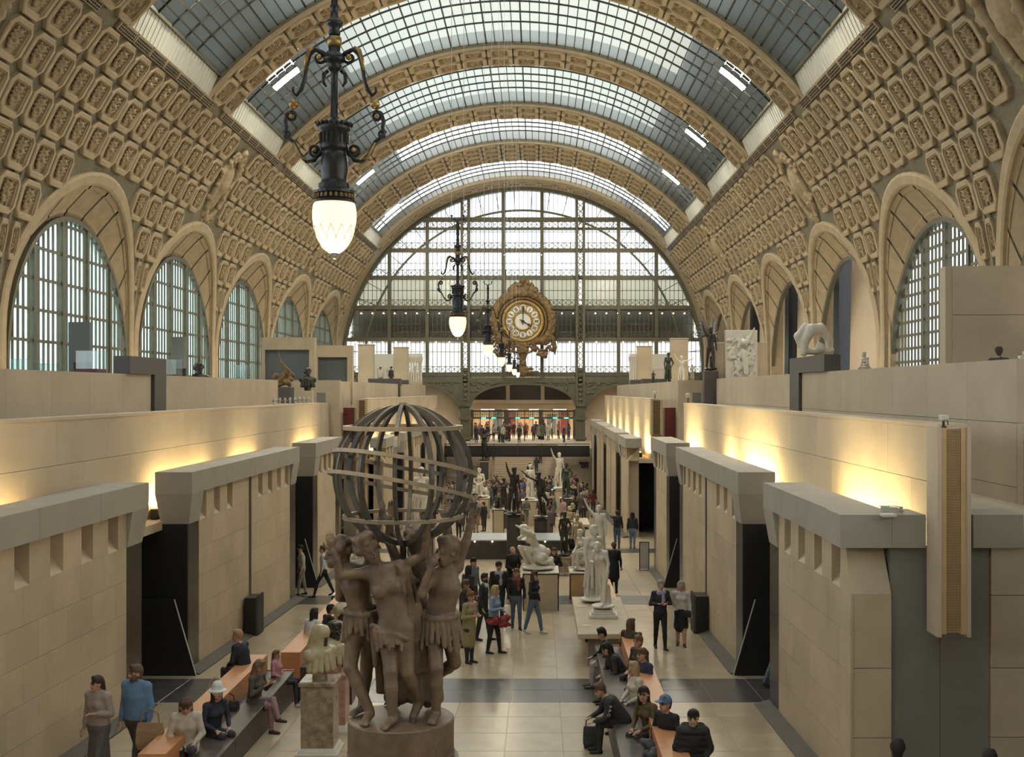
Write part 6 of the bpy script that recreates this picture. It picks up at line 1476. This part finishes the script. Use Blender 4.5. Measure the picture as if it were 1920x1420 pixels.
on_plinth(945, 66, .9, 1.9, 'arms', 'dark bronze figure with spread arms left of the crowd', [bronze_dk], w=.7, mt=dk, drape=False)
on_plinth(935, 57.5, 1.7, .9, 'crouch', 'small dark sculpture on a tall pale pedestal beside the platform', [bronze_dk], w=.55, mt=stone_w)
zt = table(X_(1048, 59), X_(1104, 59), 57.5, 60.5, .95, 'stone topped display table far down the right side')
simple_statue('statue', 'cream marble crouching figure on the far display table', X_(1066, 58.8), 58.8, zt, 1.5, [onyx], 'crouch', .6, .024)
on_plinth(908, 97.5, 3.0, 2.6, 'arms', 'dark bronze figure with spread arms before the footbridge', [bronze_dk], w=.7, mt=dk, drape=False)
# ================================================================ upper galleries
ZGF = ZC - .62
def bracket(side, ya, yb_, yv0, yv1, label, zt, u=None):
    u = u or UP[side]; t = thing('bracket_stand', label, 'stand', (sx(side, u), yv0, ZC - 2.1)); x0, x1 = sorted((sx(side, u - .1), sx(side, u + .4)))
    MB().box(x0, x1, ya, yv0 - .003, ZC + (.602 if side > 0 else .502), zt).build('shelf', dk2, t); x0, x1 = sorted((sx(side, u - .1), sx(side, u + .4))); MB().box(x0, x1, yv0, yv1, ZC - 2.05, zt).build('upright', dk2, t)
dk2 = mat('dark_grey_steel', (.075, .066, .064), .5)
bracket(1, 35.2, 40.05, 38.65, 40.05, 'dark angular stand on the right gallery parapet carrying a white sculpture', ZC + 1.12)
bracket(-1, 33.5, 36.75, 35.65, 36.75, 'dark angular stand on the left gallery parapet', ZC + 1.02)
xb, yb2 = sx(1, UP[1] + .25), 37.6
def blob_statue(name, label, x, y, z, prims, mats, vox, cat='statue', rot=0.0):
    s = SDF(.05)
    for p in prims: s.cone(*p)
    me = sdf_mesh(s, vox, mats, name); zmin = min(v.co.z for v in me.vertices); o = new_obj(name, me); o.location = (x, y, z - zmin); o.rotation_euler.z = rot; return tag(o, label, cat)
blob_statue('statue', 'white marble figure bent double like an arch on the dark right stand', xb, yb2, ZC + 1.12, [((-.45, 0, .05), (-.42, 0, .45), .12, .15), ((-.42, 0, .45), (-.2, 0, .8), .16, .2), ((-.2, 0, .8), (.15, 0, .82), .2, .18), ((.15, 0, .82), (.4, 0, .55), .17, .12), ((.4, 0, .55), (.42, 0, .2), .11, .08), ((.1, -.05, .2), (.1, -.05, .25), .17, .15), ((-.3, 0, .1), (.45, 0, .08), .1, .1), ((-.5, .1, .3), (-.6, .1, .6), .12, .14), ((-.6, .1, .6), (-.35, .1, .95), .13, .1), ((-.1, .05, .9), (.2, .05, 1.0), .08, .06), ((.3, -.05, .1), (.5, -.1, .15), .09, .07)], [marble_w], .03, rot=.2)
def gal_plinth(px, y, w, zb, h, mt, label):
    x = X_(px, y); t = thing('plinth', label, 'plinth', (x, y, zb)); MB().cbox(x - w / 2, x + w / 2, y - w / 2, y + w / 2, zb, zb + h, .015).build('body', mt, t); return x, zb + h
x, z = gal_plinth(1627, 36.5, .7, ZGF, .95, stone, 'low plinth behind the right parapet under a small white seated figure')
simple_statue('statue', 'small white seated figure beside the lattice window on the right gallery', x, 36.5, z, 1.15, [marble_w], 'sit', -1.2, .022)
x, z = gal_plinth(1914, 23.5, .6, ZGF, .9, stone, 'low plinth behind the near right parapet'); simple_statue('statue', 'white marble shoulder of a statue showing above the near right parapet', x, 23.5, z, .8, [marble_w], 'crouch', 0, .025)
x, z = gal_plinth(1332, 57.8, .7, fz(57.8), ZC + 1.0 - fz(57.8), dk2, 'tall dark pillar under the winged bronze on the right')
o = simple_statue('statue', 'dark winged bronze figure on the tall pillar of the right cross aisle', x, 57.8, z, 2.1, [bronze_dk], 'reach', .3, .026, drape=False, base=.12)
s = SDF(.03)
for sg in (-1, 1):
    for i in range(7): s.cone((sg * .08, .12, 1.35), (sg * (.25 + .05 * i), .25, 2.15 - .17 * i), .07, .035, k=.03)
w_ = new_obj('wings', sdf_mesh(s, .03, [mat('grey_bronze', (.16, .15, .15), .4, metal=.4)], 'wings'), o); w_.location = (0, 0, .12)
rel = thing('relief_panel', 'large white plaster relief of swirling figures on the right gallery', 'relief', (X_(1391, 57.6), 57.6, ZGF)); xr0, xr1 = X_(1361, 57.6), X_(1420, 57.6)
MB().cbox(xr0, xr1, 57.6, 58.0, ZGF, ZC + 3.05, .02).build('slab', plaster_w, rel)
s = SDF(.05); rr = random.Random(8); cxr = (xr0 + xr1) / 2
for i in range(70):
    a = V(cxr + rr.uniform(-.62, .62), 57.56, ZC + rr.uniform(.2, 2.6)); b_ = a + V(rr.uniform(-.3, .3), rr.uniform(-.08, .02), rr.uniform(-.35, .35)); b_[0] = min(max(b_[0], xr0 + .08), xr1 - .08); r_ = rr.uniform(.04, .1); s.cone(a, b_, r_, r_ * .7)
s.cone((cxr + .2, 57.5, ZC + 2.3), (cxr + .62, 57.45, ZC + 3.15), .08, .04); s.cone((cxr + .1, 57.5, ZC + 1.9), (cxr + .2, 57.45, ZC + .9), .16, .12); s.ball((cxr + .08, 57.48, ZC + 2.45), .15)
o = new_obj('carving', sdf_mesh(s, .035, [plaster_w], 'carving', off=rel.location), rel)
for px in (1351, 1428): x = X_(px, 58.1); tag(MB().cbox(x - .3, x + .3, 58.1, 58.4, ZGF, ZC + 2.45, .02).build('screen_panel', stone_w, loc=(x, 58.1, ZGF)), 'plain stone screen %s the white relief' % ('left of' if px < 1400 else 'right of'), 'panel')
x, z = gal_plinth(1278, 66, .7, ZGF, .95, stone, 'low plinth at the far right gallery corner'); simple_statue('statue', 'white marble figure stretching an arm at the far right gallery corner', x, 66, z, 1.6, [marble_w], 'arms', .2, .026)
x, z = gal_plinth(1253, 74, 1.0, ZGF, 1.0, dk2, 'dark plinth on the far right gallery'); simple_statue('statue', 'green bronze cloaked figure on the far right gallery', x, 74, z, 2.0, [bronze_gr], 'stand', .3, .03)
for k, (px, y) in enumerate(((1225, 82), (1298, 62), (1326, 63))): x, z = gal_plinth(px, y, .7, ZGF, 1.1, dk2, ['dark plinth left of the cloaked bronze', 'dark plinth under a small pale figure', 'dark plinth near the winged bronze'][k]); simple_statue('statue', ['dark small bronze left of the cloaked one', 'small pale figure on a dark plinth of the right gallery', 'small white figure on a dark plinth near the winged bronze'][k], x, y, z, .9, [[bronze_dk, onyx, marble_w][k]], ['stand', 'stand', 'crouch'][k], 0, .03)
t = thing('gallery_step', 'low dark platform under two visitors on the far left gallery', 'platform', (X_(723, 89), 89, ZGF)); MB().box(X_(705, 89), X_(742, 89), 87, 91, ZGF, ZGF + .7).build('body', dk2, t)
# square stone posts and white screens of the far galleries
for side in (-1, 1):
    for k, (px, y) in enumerate((((687, 95), (752, 101)) if side < 0 else ((1208, 98.5), (1273, 84)))):
        x = X_(px, y); t = thing('gallery_post', '%s square stone post on the far %s gallery' % (['nearer', 'farther'][k] if side < 0 else ['inner', 'outer'][k], rl[side]), 'post', (x, y, ZGF)); MB().cbox(x - .62, x + .62, y - .5, y + .5, ZGF, ZC + 3.75, .02).build('shaft', stone_w, t)
        MB().cbox(x - .66, x + .66, y - .54, y + .54, ZC + 3.75, ZC + 3.85, .02).build('cap', stone, t)
    pa, pb = (702, 738) if side < 0 else (1219, 1258); y = 106; t = thing('white_screen', 'white fluted screen at the back of the far %s gallery' % rl[side], 'screen', (X_((pa + pb) / 2, y), y, ZGF)); MB().box(X_(pa, y), X_(pb, y), y, y + .2, ZC + 2.0, ZC + 3.4).build('fascia', plaster_w, t)
    for k in range(6): xx = X_(pa + (pb - pa) * (k + .5) / 6, y); MB().hexa([(xx - .12, y + .05, ZGF), (xx + .12, y + .05, ZGF), (xx + .12, y + .2, ZGF), (xx - .12, y + .2, ZGF), (xx - .2, y + .02, ZC + 2.0), (xx + .2, y + .02, ZC + 2.0), (xx + .2, y + .2, ZC + 2.0), (xx - .2, y + .2, ZC + 2.0)]).build('fluted_pier', plaster_w, t)
    pa, pb = (764, 792) if side < 0 else (1180, 1200); y = 108; t = thing('white_screen', 'white ribbed end screen of the far %s gallery beside the glazed wall' % rl[side], 'screen', (X_((pa + pb) / 2, y), y, ZGF))
    for k in range(6): xx = X_(pa + (pb - pa) * (k + .5) / 6, y); MB().lathe([(.1, ZC + .9), (.1, ZC + 2.6), (.2, ZC + 3.2)], (xx, y, 0), 8).build('rib', plaster_w, t)
    MB().box(X_(pa, y), X_(pb, y), y - .1, y + .15, ZC + 3.1, ZC + 3.5).build('fascia', plaster_w, t); MB().box(X_(pa, y), X_(pb, y), y - .15, y + .15, ZGF, ZC + .9).build('foot', stone, t)
    for k, (pa, pb, y) in enumerate((((690, 750, 85), (722, 764, 96)) if side < 0 else ((1183, 1218, 94), (1205, 1250, 86)))):
        x0, x1 = X_(pa, y), X_(pb, y); t = thing('bracket_stand', '%s dark shelf on the far %s parapet' % (['nearer', 'farther'][k], rl[side]), 'stand', ((x0 + x1) / 2, y, ZGF)); MB().box(x0, x1, y, y + 1.2, ZC + .35, ZC + .9).build('shelf', dk2, t); xs_ = x0 if side > 0 else x1 - .5; MB().box(xs_, xs_ + .5, y + .02, y + .4, ZC - 2.7, ZC + .35).build('upright', dk2, t)
# left gallery: display walls, cases, busts, grey hanging panels
for k, (pa, pb, ptop, y) in enumerate(((491, 590, 633, 60.9), (590, 661, 648, 63.5))):
    x0, x1 = X_(pa, y), X_(pb, y); z1_ = Z_(ptop, y); t = thing('display_wall', ['larger stone framed slate blue display wall on the left gallery', 'smaller stone framed slate blue display wall on the left gallery'][k], 'display wall', ((x0 + x1) / 2, y, ZGF))
    MB().box(x0 + .15, x1 - .15, y + .2, y + .3, ZGF, z1_ - .6).build('backing', blue_p, t); MB().box(x0, x0 + .16, y, y + .5, ZGF, z1_).build('frame_post', stone_w, t); MB().box(x1 - .3, x1, y, y + .5, ZGF, z1_).build('frame_post', stone_w, t); MB().box(x0 + .16, x1 - .3, y, y + .5, z1_ - .65, z1_).build('frame_lintel', stone_w, t)
rr = random.Random(21)
x, z = gal_plinth(533, 56.5, .8, ZGF, .8, dk2, 'dark plinth in front of the slate blue display wall')
blob_statue('sculpture', 'gilded dragon-like sculpture with a tall spike before the slate blue wall', x, 56.5, z, [((rr.uniform(-.5, .4), rr.uniform(-.2, .2), rr.uniform(.1, .7)), (rr.uniform(-.5, .4), rr.uniform(-.2, .2), rr.uniform(.1, .7)), .1, .07) for i in range(22)] + [((.1, 0, .7), (-.2, 0, 1.3), .1, .06), ((-.2, 0, 1.3), (-.35, 0, 2.0), .05, .015), ((-.1, 0, 1.2), (.4, 0, .7), .06, .05)], [gold_d], .035, 'sculpture')
for k, (px, y, lab) in enumerate(((577, 57, 'dark bronze bust right of the gilded dragon'), (222, 40, 'dark bust with curly head on the left parapet gallery'), (373, 44, 'dark bronze half figure on the left gallery before the second window'), (100, 38, 'small dark bust between the glass cases of the left gallery'), (113, 38.4, 'small dark bronze figure next to the small bust on the left gallery'))):
    hp = .62 if k != 2 else .55; x, z = gal_plinth(px, y, .5, ZGF, hp, stone, 'low plinth of the %s left gallery bust' % ['dragon side', 'curly headed', 'second window', 'small', 'smallest'][k]); bust(x, y, z - .005, lab, [bronze_dk, bronze_dk, bronze_dk, bronze_dk], sc=[1.6, 1.15, 1.6, .9, .8][k], rot=.4)
x, z = gal_plinth(648, 68, .8, ZGF, .95, stone, 'low plinth of the green bronze at the left gallery corner'); blob_statue('sculpture', 'green bronze reclining sculpture at the left gallery corner', x, 68, z, [((-.4, 0, .15), (.3, 0, .25), .18, .2), ((.2, 0, .3), (.5, 0, .2), .15, .1), ((-.1, 0, .3), (-.2, 0, .75), .09, .06), ((-.2, 0, .7), (.0, 0, .8), .06, .05)], [bronze_gr], .035, 'sculpture')
for k, (pa, pb, pt, y) in enumerate(((128, 168, 604, 45.5), (322, 346, 632, 58.0))):
    x0, x1 = X_(pa, y), X_(pb, y); t = thing('grey_screen', ['tall grey screen with a dark doorway before the nearest left window', 'tall grey screen with a dark doorway before the second left window'][k], 'screen', ((x0 + x1) / 2, y, ZGF)); w = x1 - x0
    MB().box(x0, x0 + w * .25, y, y + .25, ZGF, Z_(pt, y)).build('leaf', blue_p, t); MB().box(x0 + w * .25, x1, y, y + .25, ZGF + 1.75, Z_(pt, y)).build('leaf', blue_p, t); MB().box(x0 + w * .25, x1, y + .2, y + .25, ZGF, ZGF + 1.75).build('doorway', black_m, t)
for k, (pa, pb, y, h) in enumerate(((20, 60, 38.5, 1.45), (74, 92, 39, 1.3), (142, 182, 38.0, 1.7), (303, 330, 45, 1.6), (440, 462, 50.5, 1.5))):
    x0, x1 = X_(pa, y), X_(pb, y); t = thing('glass_case', 'glass display case with dark red base, %s on the left gallery' % words[k], 'display case', ((x0 + x1) / 2, y, ZGF)); MB().box(x0, x1, y, y + .8, ZGF, ZGF + h - .35).build('base', mat('maroon_case', (.12, .04, .035), .5) if 'maroon_case' not in MATS else MATS['maroon_case'], t)
    b = MB(); b.box(x0, x1, y, y + .02, ZGF + h - .35, ZGF + h + .25); b.box(x0, x0 + .02, y, y + .8, ZGF + h - .35, ZGF + h + .25); b.box(x1 - .02, x1, y, y + .8, ZGF + h - .35, ZGF + h + .25); b.box(x0, x1, y, y + .8, ZGF + h + .23, ZGF + h + .25); b.build('glass_hood', glass_cl, t)
tag(MB().lathe([(.05, 0), (.16, .04), (.16, .26), (.1, .3)], (X_(80, 39), 38.7, ZGF + .98), 12).build('case_lamp', globe_m, loc=(X_(80, 39), 38.7, ZGF + .95)), 'small glowing lamp shade among the cases of the left gallery', 'lamp')
# ================================================================ fittings of the alley
for side in (-1, 1):
    uw = UC[side] + .12; y = 31.9 if side > 0 else 31.6; x0, x1 = sorted((sx(side, uw - .42), sx(side, uw - .02))); t = thing('slatted_bin', 'dark slatted cabinet at the foot of the slot in the second %s block' % rl[side], 'cabinet', ((x0 + x1) / 2, y, fz(y))); MB().box(x0 + .04, x1, y - .35, y + .35, fz(y) + .02, fz(y) + 1.05).build('body', black_m, t)
    for k in range(6): yy = y - .36 + k * .13; xx = x0 if side > 0 else x1 - .05; MB().box(xx, xx + .05, yy, yy + .05, fz(y) + .02, fz(y) + 1.1).build('slat', dk2, t)
    for k, (ya, yb_) in enumerate(((24.9, 26.3), (39.4, 41.0))):
        xx = sx(side, uw + .3); t = thing('ramp_panel', 'black sloping balustrade panel in the %s doorway of the %s wall' % (['near', 'second'][k], rl[side]), 'balustrade', (xx, yb_, fz(yb_)))
        MB().prism([(xx - side * .55, yb_ - .1, fz(yb_)), (xx - side * .5 + side * 1.2, yb_ - .1, fz(yb_)), (xx - side * .5 + side * 1.2, yb_ - .1, fz(yb_) + 1.75), (xx - side * .05, yb_ - .1, fz(yb_) + 1.75)], (0, .03, 0)).build('panel', black_m, t); MB().bar((xx - side * .55, yb_ - .1, fz(yb_)), (xx - side * .05, yb_ - .1, fz(yb_) + 1.75), .03, .02).build('edge_rail', louvre_m, t)
xx = X_(1208, 46.0); t = thing('sign_stand', 'free standing information panel with black frame near the right wall', 'sign', (xx, 46.0, fz(46))); z0_ = fz(46)
MB().box(xx - .17, xx + .17, 46, 46.03, z0_ + .06, z0_ + 1.12).build('panel', mat('pale_grey_panel', (.42, .4, .4), .6), t)
for a in (-.2, .17): MB().box(xx + a, xx + a + .03, 45.98, 46.05, z0_, z0_ + 1.15).build('frame_post', black_m, t)
MB().box(xx - .2, xx + .2, 45.98, 46.05, z0_ + 1.12, z0_ + 1.15).build('frame_rail', black_m, t); MB().box(xx - .35, xx + .25, 45.8, 46.2, z0_ - .005, z0_ + .02).build('foot', black_m, t)
# violet lettered banner on the wall right of the far stairs
yb3 = 101.1; t = thing('wall_banner', 'small violet lettering on the stone wall right of the far stairs', 'banner', (X_(1098, yb3), yb3, Z_(873, yb3)))
vio = mat('violet_print', (.09, .06, .13), .6)
for (pa, pb, py, h) in ((1086, 1104, 869, .22), (1090, 1094, 874, .35), (1095, 1099, 874, .35), (1100, 1103, 874, .35)): MB().box(X_(pa, yb3), X_(pb, yb3), yb3 - .02, yb3, Z_(py, yb3) - h / 2, Z_(py, yb3) + h / 2).build('print', vio, t)
# sleeve lettering
# bags and small belongings
def bag(x, y, z, w, d, h, c, label, strap=True, name='handbag', rot=0.0):
    t = thing(name, label, 'bag', (0, 0, 0)); b = MB(); b.loft([[(sx_ * w * q, sy_ * d * q2, zz) for sx_, sy_ in ((-.5, -.5), (.5, -.5), (.5, .5), (-.5, .5))] for q, q2, zz in ((.85, .8, 0), (1, 1, h * .25), (.98, .8, h * .7), (.9, .35, h))]); b.build('pouch', cm(c), t)
    if strap: MB().tube([(-w * .35, 0, h * .95), (-w * .3, 0, h * 1.35), (0, 0, h * 1.55), (w * .3, 0, h * 1.35), (w * .35, 0, h * .95)], .012, 6).build('strap', cm(c), t)
    t.location = (x, y, z); t.rotation_euler.z = rot; return t
bag(-5.62, 20.75, fz(20.75) + .43, .4, .25, .28, (.03, .02, .022), 'dark floral handbag on the left bench beside the woman with the phone')
bag(-6.3, 22.5, fz(22.5) + .012, .42, .16, .5, (.6, .55, .46), 'cream printed tote bag behind the near left bench', name='tote_bag')
bag(.95, 20.2, fz(20.2) + .013, .3, .16, .38, (.05, .052, .055), 'grey shoulder bag on the floor by the man in the hoodie')
bag(-6.15, 18.2, fz(18.2) + .55, .42, .14, .42, (.33, .22, .12), 'brown paper shopping bag carried by the man in blue', name='shopping_bag')
bag(X_(1288, 29.7), 29.65, fz(29.7) + .78, .2, .1, .17, (.02, .02, .02), 'small black handbag carried by the woman in the white jumper', strap=False)
def coat_heap(x, y, z, c, label, sc=1.0, seed=1):
    rr = random.Random(seed); s = SDF(.03)
    for i in range(16): a = V(rr.uniform(-.2, .2), rr.uniform(-.16, .16), rr.uniform(.04, .18)) * sc; s.cone(a, a + V(rr.uniform(-.15, .15), rr.uniform(-.12, .12), rr.uniform(-.06, .06)) * sc, .06 * sc, .04 * sc, k=.02)
    me = sdf_mesh(s, .018, [cm(c)], 'coat'); zmin = min(v.co.z for v in me.vertices); o = new_obj('folded_coat', me); o.location = (x, y, z - zmin); return tag(o, label, 'coat')
coat_heap(1.85, 17.9, fz(17.9) + .42, (.09, .095, .1), 'crumpled dark grey coat on the right bench beside the boy in the cap', 1.2, 2)
coat_heap(X_(936, 28.6), 28.55, fz(28.6) + .7, (.25, .03, .035), 'red coat carried by the blonde woman in blue', 1.1, 3)
# ================================================================ crowds
PRO = []
def proto(i, **kw):
    s = SDF(.03); h = kw.get('h', 1.72); J = person_j(h, 'stand', kw.get('arms', ('down', 'down')), kw.get('walk', 0), .04, .4, False)
    M = dict(skin=0, hair=1, top=2, bot=3, shoe=4, hip=2); fem = kw.get('fem', False); body_(s, J, (0, -1, 0), M, sc=h / 1.72, fem=fem, bulk=kw.get('bulk', 1.1), hands=False); head_(s, J['head'], (math.sin(kw.get('look', 0)), -math.cos(kw.get('look', 0)), 0), M, kw.get('hs', 'short'), h / 1.72)
    if kw.get('coat'): s.cone(J['pelvis'], V(0, .02, kw['coat']), .165, .19, 2, flat=(0, 1, 0), ff=.78, k=.04)
    top = mat('visitor_top_%d' % i, (.5, .5, .5), .8, objcol=True)
    me = sdf_mesh(s, .034, [cm(kw.get('skin', SK)), cm(kw['hair']), top, cm(kw['bot']), cm((.03, .03, .03))], 'person'); zmin = min(v.co.z for v in me.vertices); return me, -zmin
PRO = [proto(0, hair=HBK, bot=(.03, .03, .035)), proto(1, hair=HB, bot=(.07, .09, .14), fem=True, hs='long', h=1.66, arms=('fold', 'down')), proto(2, hair=HGR, bot=(.04, .04, .045), h=1.74, arms=('front', 'down'), bulk=1.25), proto(3, hair=HBL, bot=(.05, .06, .09), fem=True, hs='mid', h=1.64, coat=.55), proto(4, hair=HBK, bot=(.1, .12, .17), walk=.3, h=1.78), proto(5, hair=HRD, bot=(.02, .02, .025), fem=True, hs='long', h=1.68, arms=('phone', 'down'), look=.5), proto(6, hair=HBK, bot=(.25, .2, .16), h=1.76, arms=('fold', 'fold'), skin=SK2), proto(7, hair=HB, bot=(.03, .03, .04), h=1.8, coat=.5, bulk=1.2)]
TOPS = [((.02, .02, .022), 'black'), ((.03, .035, .06), 'navy'), ((.1, .1, .105), 'grey'), ((.4, .37, .33), 'cream'), ((.08, .065, .055), 'brown'), ((.14, .035, .03), 'dark red'), ((.3, .2, .13), 'tan'), ((.12, .19, .3), 'blue'), ((.06, .07, .05), 'olive'), ((.45, .3, .28), 'pink')]
used = []
def crowd(n, xr, yr, seed, place, group, zf, avoid=()):
    rr = random.Random(seed); c = 0; tries = 0
    while c < n and tries < 4000:
        tries += 1; y = rr.uniform(*yr); x = rr.uniform(*xr)
        if any((x - a) ** 2 + (y - b_) ** 2 < .42 for a, b_ in used): continue
        if any(abs(x - a) < q and abs(y - b_) < q for a, b_, q in avoid): continue
        used.append((x, y)); pi_ = rr.randrange(8); me, dz = PRO[pi_]; col, cn = TOPS[min(9, int(abs(rr.gauss(0, 4.2))))]
        o = new_obj('person', me); o.location = (x, y, zf(y) + dz); o.rotation_euler.z = rr.uniform(0, 6.28); o.color = (*[q * rr.uniform(.8, 1.25) for q in col], 1); o.scale = (1, 1, rr.uniform(.95, 1.06))
        wh = ('left' if x < xr[0] + (xr[1] - xr[0]) / 3 else 'right' if x > xr[1] - (xr[1] - xr[0]) / 3 else 'middle'); nf = 'front' if y < (yr[0] + yr[1]) / 2 else 'back'
        tag(o, '%s %s in %s %s, %s %s' % (['dark-haired', 'long-haired', 'grey-haired', 'blonde coated', 'striding', 'red-haired', 'arm-folding', 'long-coated'][pi_], 'visitor', cn, place, nf, wh), 'person', group + ', ' + cn); c += 1
AV = [(X_(899, 74), 74, 1.1), (X_(994, 68), 68, .9), (X_(1048, 78), 78, .9), (X_(1062, 72), 72, .8), (X_(945, 66), 66, .8), (X_(935, 57.5), 57.5, .7), (X_(1076, 59), 59, 2.0), (X_(908, 97.5), 97.5, .8), (X_(963, 52.6), 52.6, .8), (X_(1014, 54.6), 54.6, .8)]
crowd(125, (-6.5, 3.6), (80, 99), 1, 'in the dense crowd before the far stairs', 'crowd before the far stairs', fz, AV)
crowd(42, (-6.0, 3.9), (62, 80), 2, 'strolling among the far statues', 'visitors among the far statues', fz, AV)
crowd(7, (-5.5, 3.0), (55.5, 62), 3, 'walking beyond the dark columns', 'visitors beyond the dark columns', fz, AV)
for a in (72.5, 73.6, 74.4): pass
crowd(24, (XA - 5.0, XA + 5.2), (110.8, 119.8), 4, 'on the entrance landing below the clock', 'visitors on the entrance landing', lambda y: ZL)
crowd(16, (XA - 6.0, XA + 6.2), (122.2, 127.5), 5, 'in the bright lobby behind the glazed doors', 'visitors in the lobby', lambda y: ZL)
for k, (px, yy, lab) in enumerate(((993, 103.2, 'lower visitor climbing the far stairs'), (1006, 104.5, 'visitor in dark clothes on the far stairs beside the lower one'), (1013, 106.4, 'highest visitor on the far stairs'))):
    me, dz_ = PRO[k]; st_ = int((yy - y0s) / dy); o = new_obj('person', me); o.location = (X_(px, yy), yy, fz(y0s) + (st_ + 1) * dz + dz_ - .01); o.rotation_euler.z = PI; o.color = (.03, .03, .04, 1); tag(o, lab, 'person')
# seated man on the platform step far right
person(X_(1076, 47.5), 48.6, -.3, 'visitor in black sitting on a dark box beyond the bronze youth', (.015, .015, .017), (.03, .03, .035), HBK, 'short', pose='sit', arms=('lap', 'lap'), lean=.3, vox=.022, seat=.43)
x0 = X_(1076, 47.5); t = thing('box_seat', 'dark box seat under the sitting visitor in black', 'seat', (x0, 48.9, fz(49))); MB().cbox(x0 - .8, x0 + 1.0, 48.45, 49.3, fz(49.3) - .02, fz(48.5) + .43, .02).build('body', dk, t)

# white letters down the sleeve of the hunched man
hm = [o for o in COL.objects if str(o.get('label', '')).startswith('man in a charcoal hoodie')][0]
for i, ch in enumerate('ARC'):
    fc = bpy.data.curves.new('sleeve_letter', 'FONT'); fc.body = ch; fc.size = .075; fc.extrude = .002; fc.align_x = 'CENTER'; fc.materials.append(enam)
    o = new_obj('sleeve_letter', fc, hm); J = person_j(1.72, 'sit', ('knee', 'knee'), 0, .62, .43, False); a_, e_ = J['shR'], J['elR']; p = a_ + (e_ - a_) * (.25 + .25 * i)
    o.location = (p[0] + .075, p[1], p[2]); o.rotation_euler = (math.pi / 2, math.radians(75), math.pi / 2)
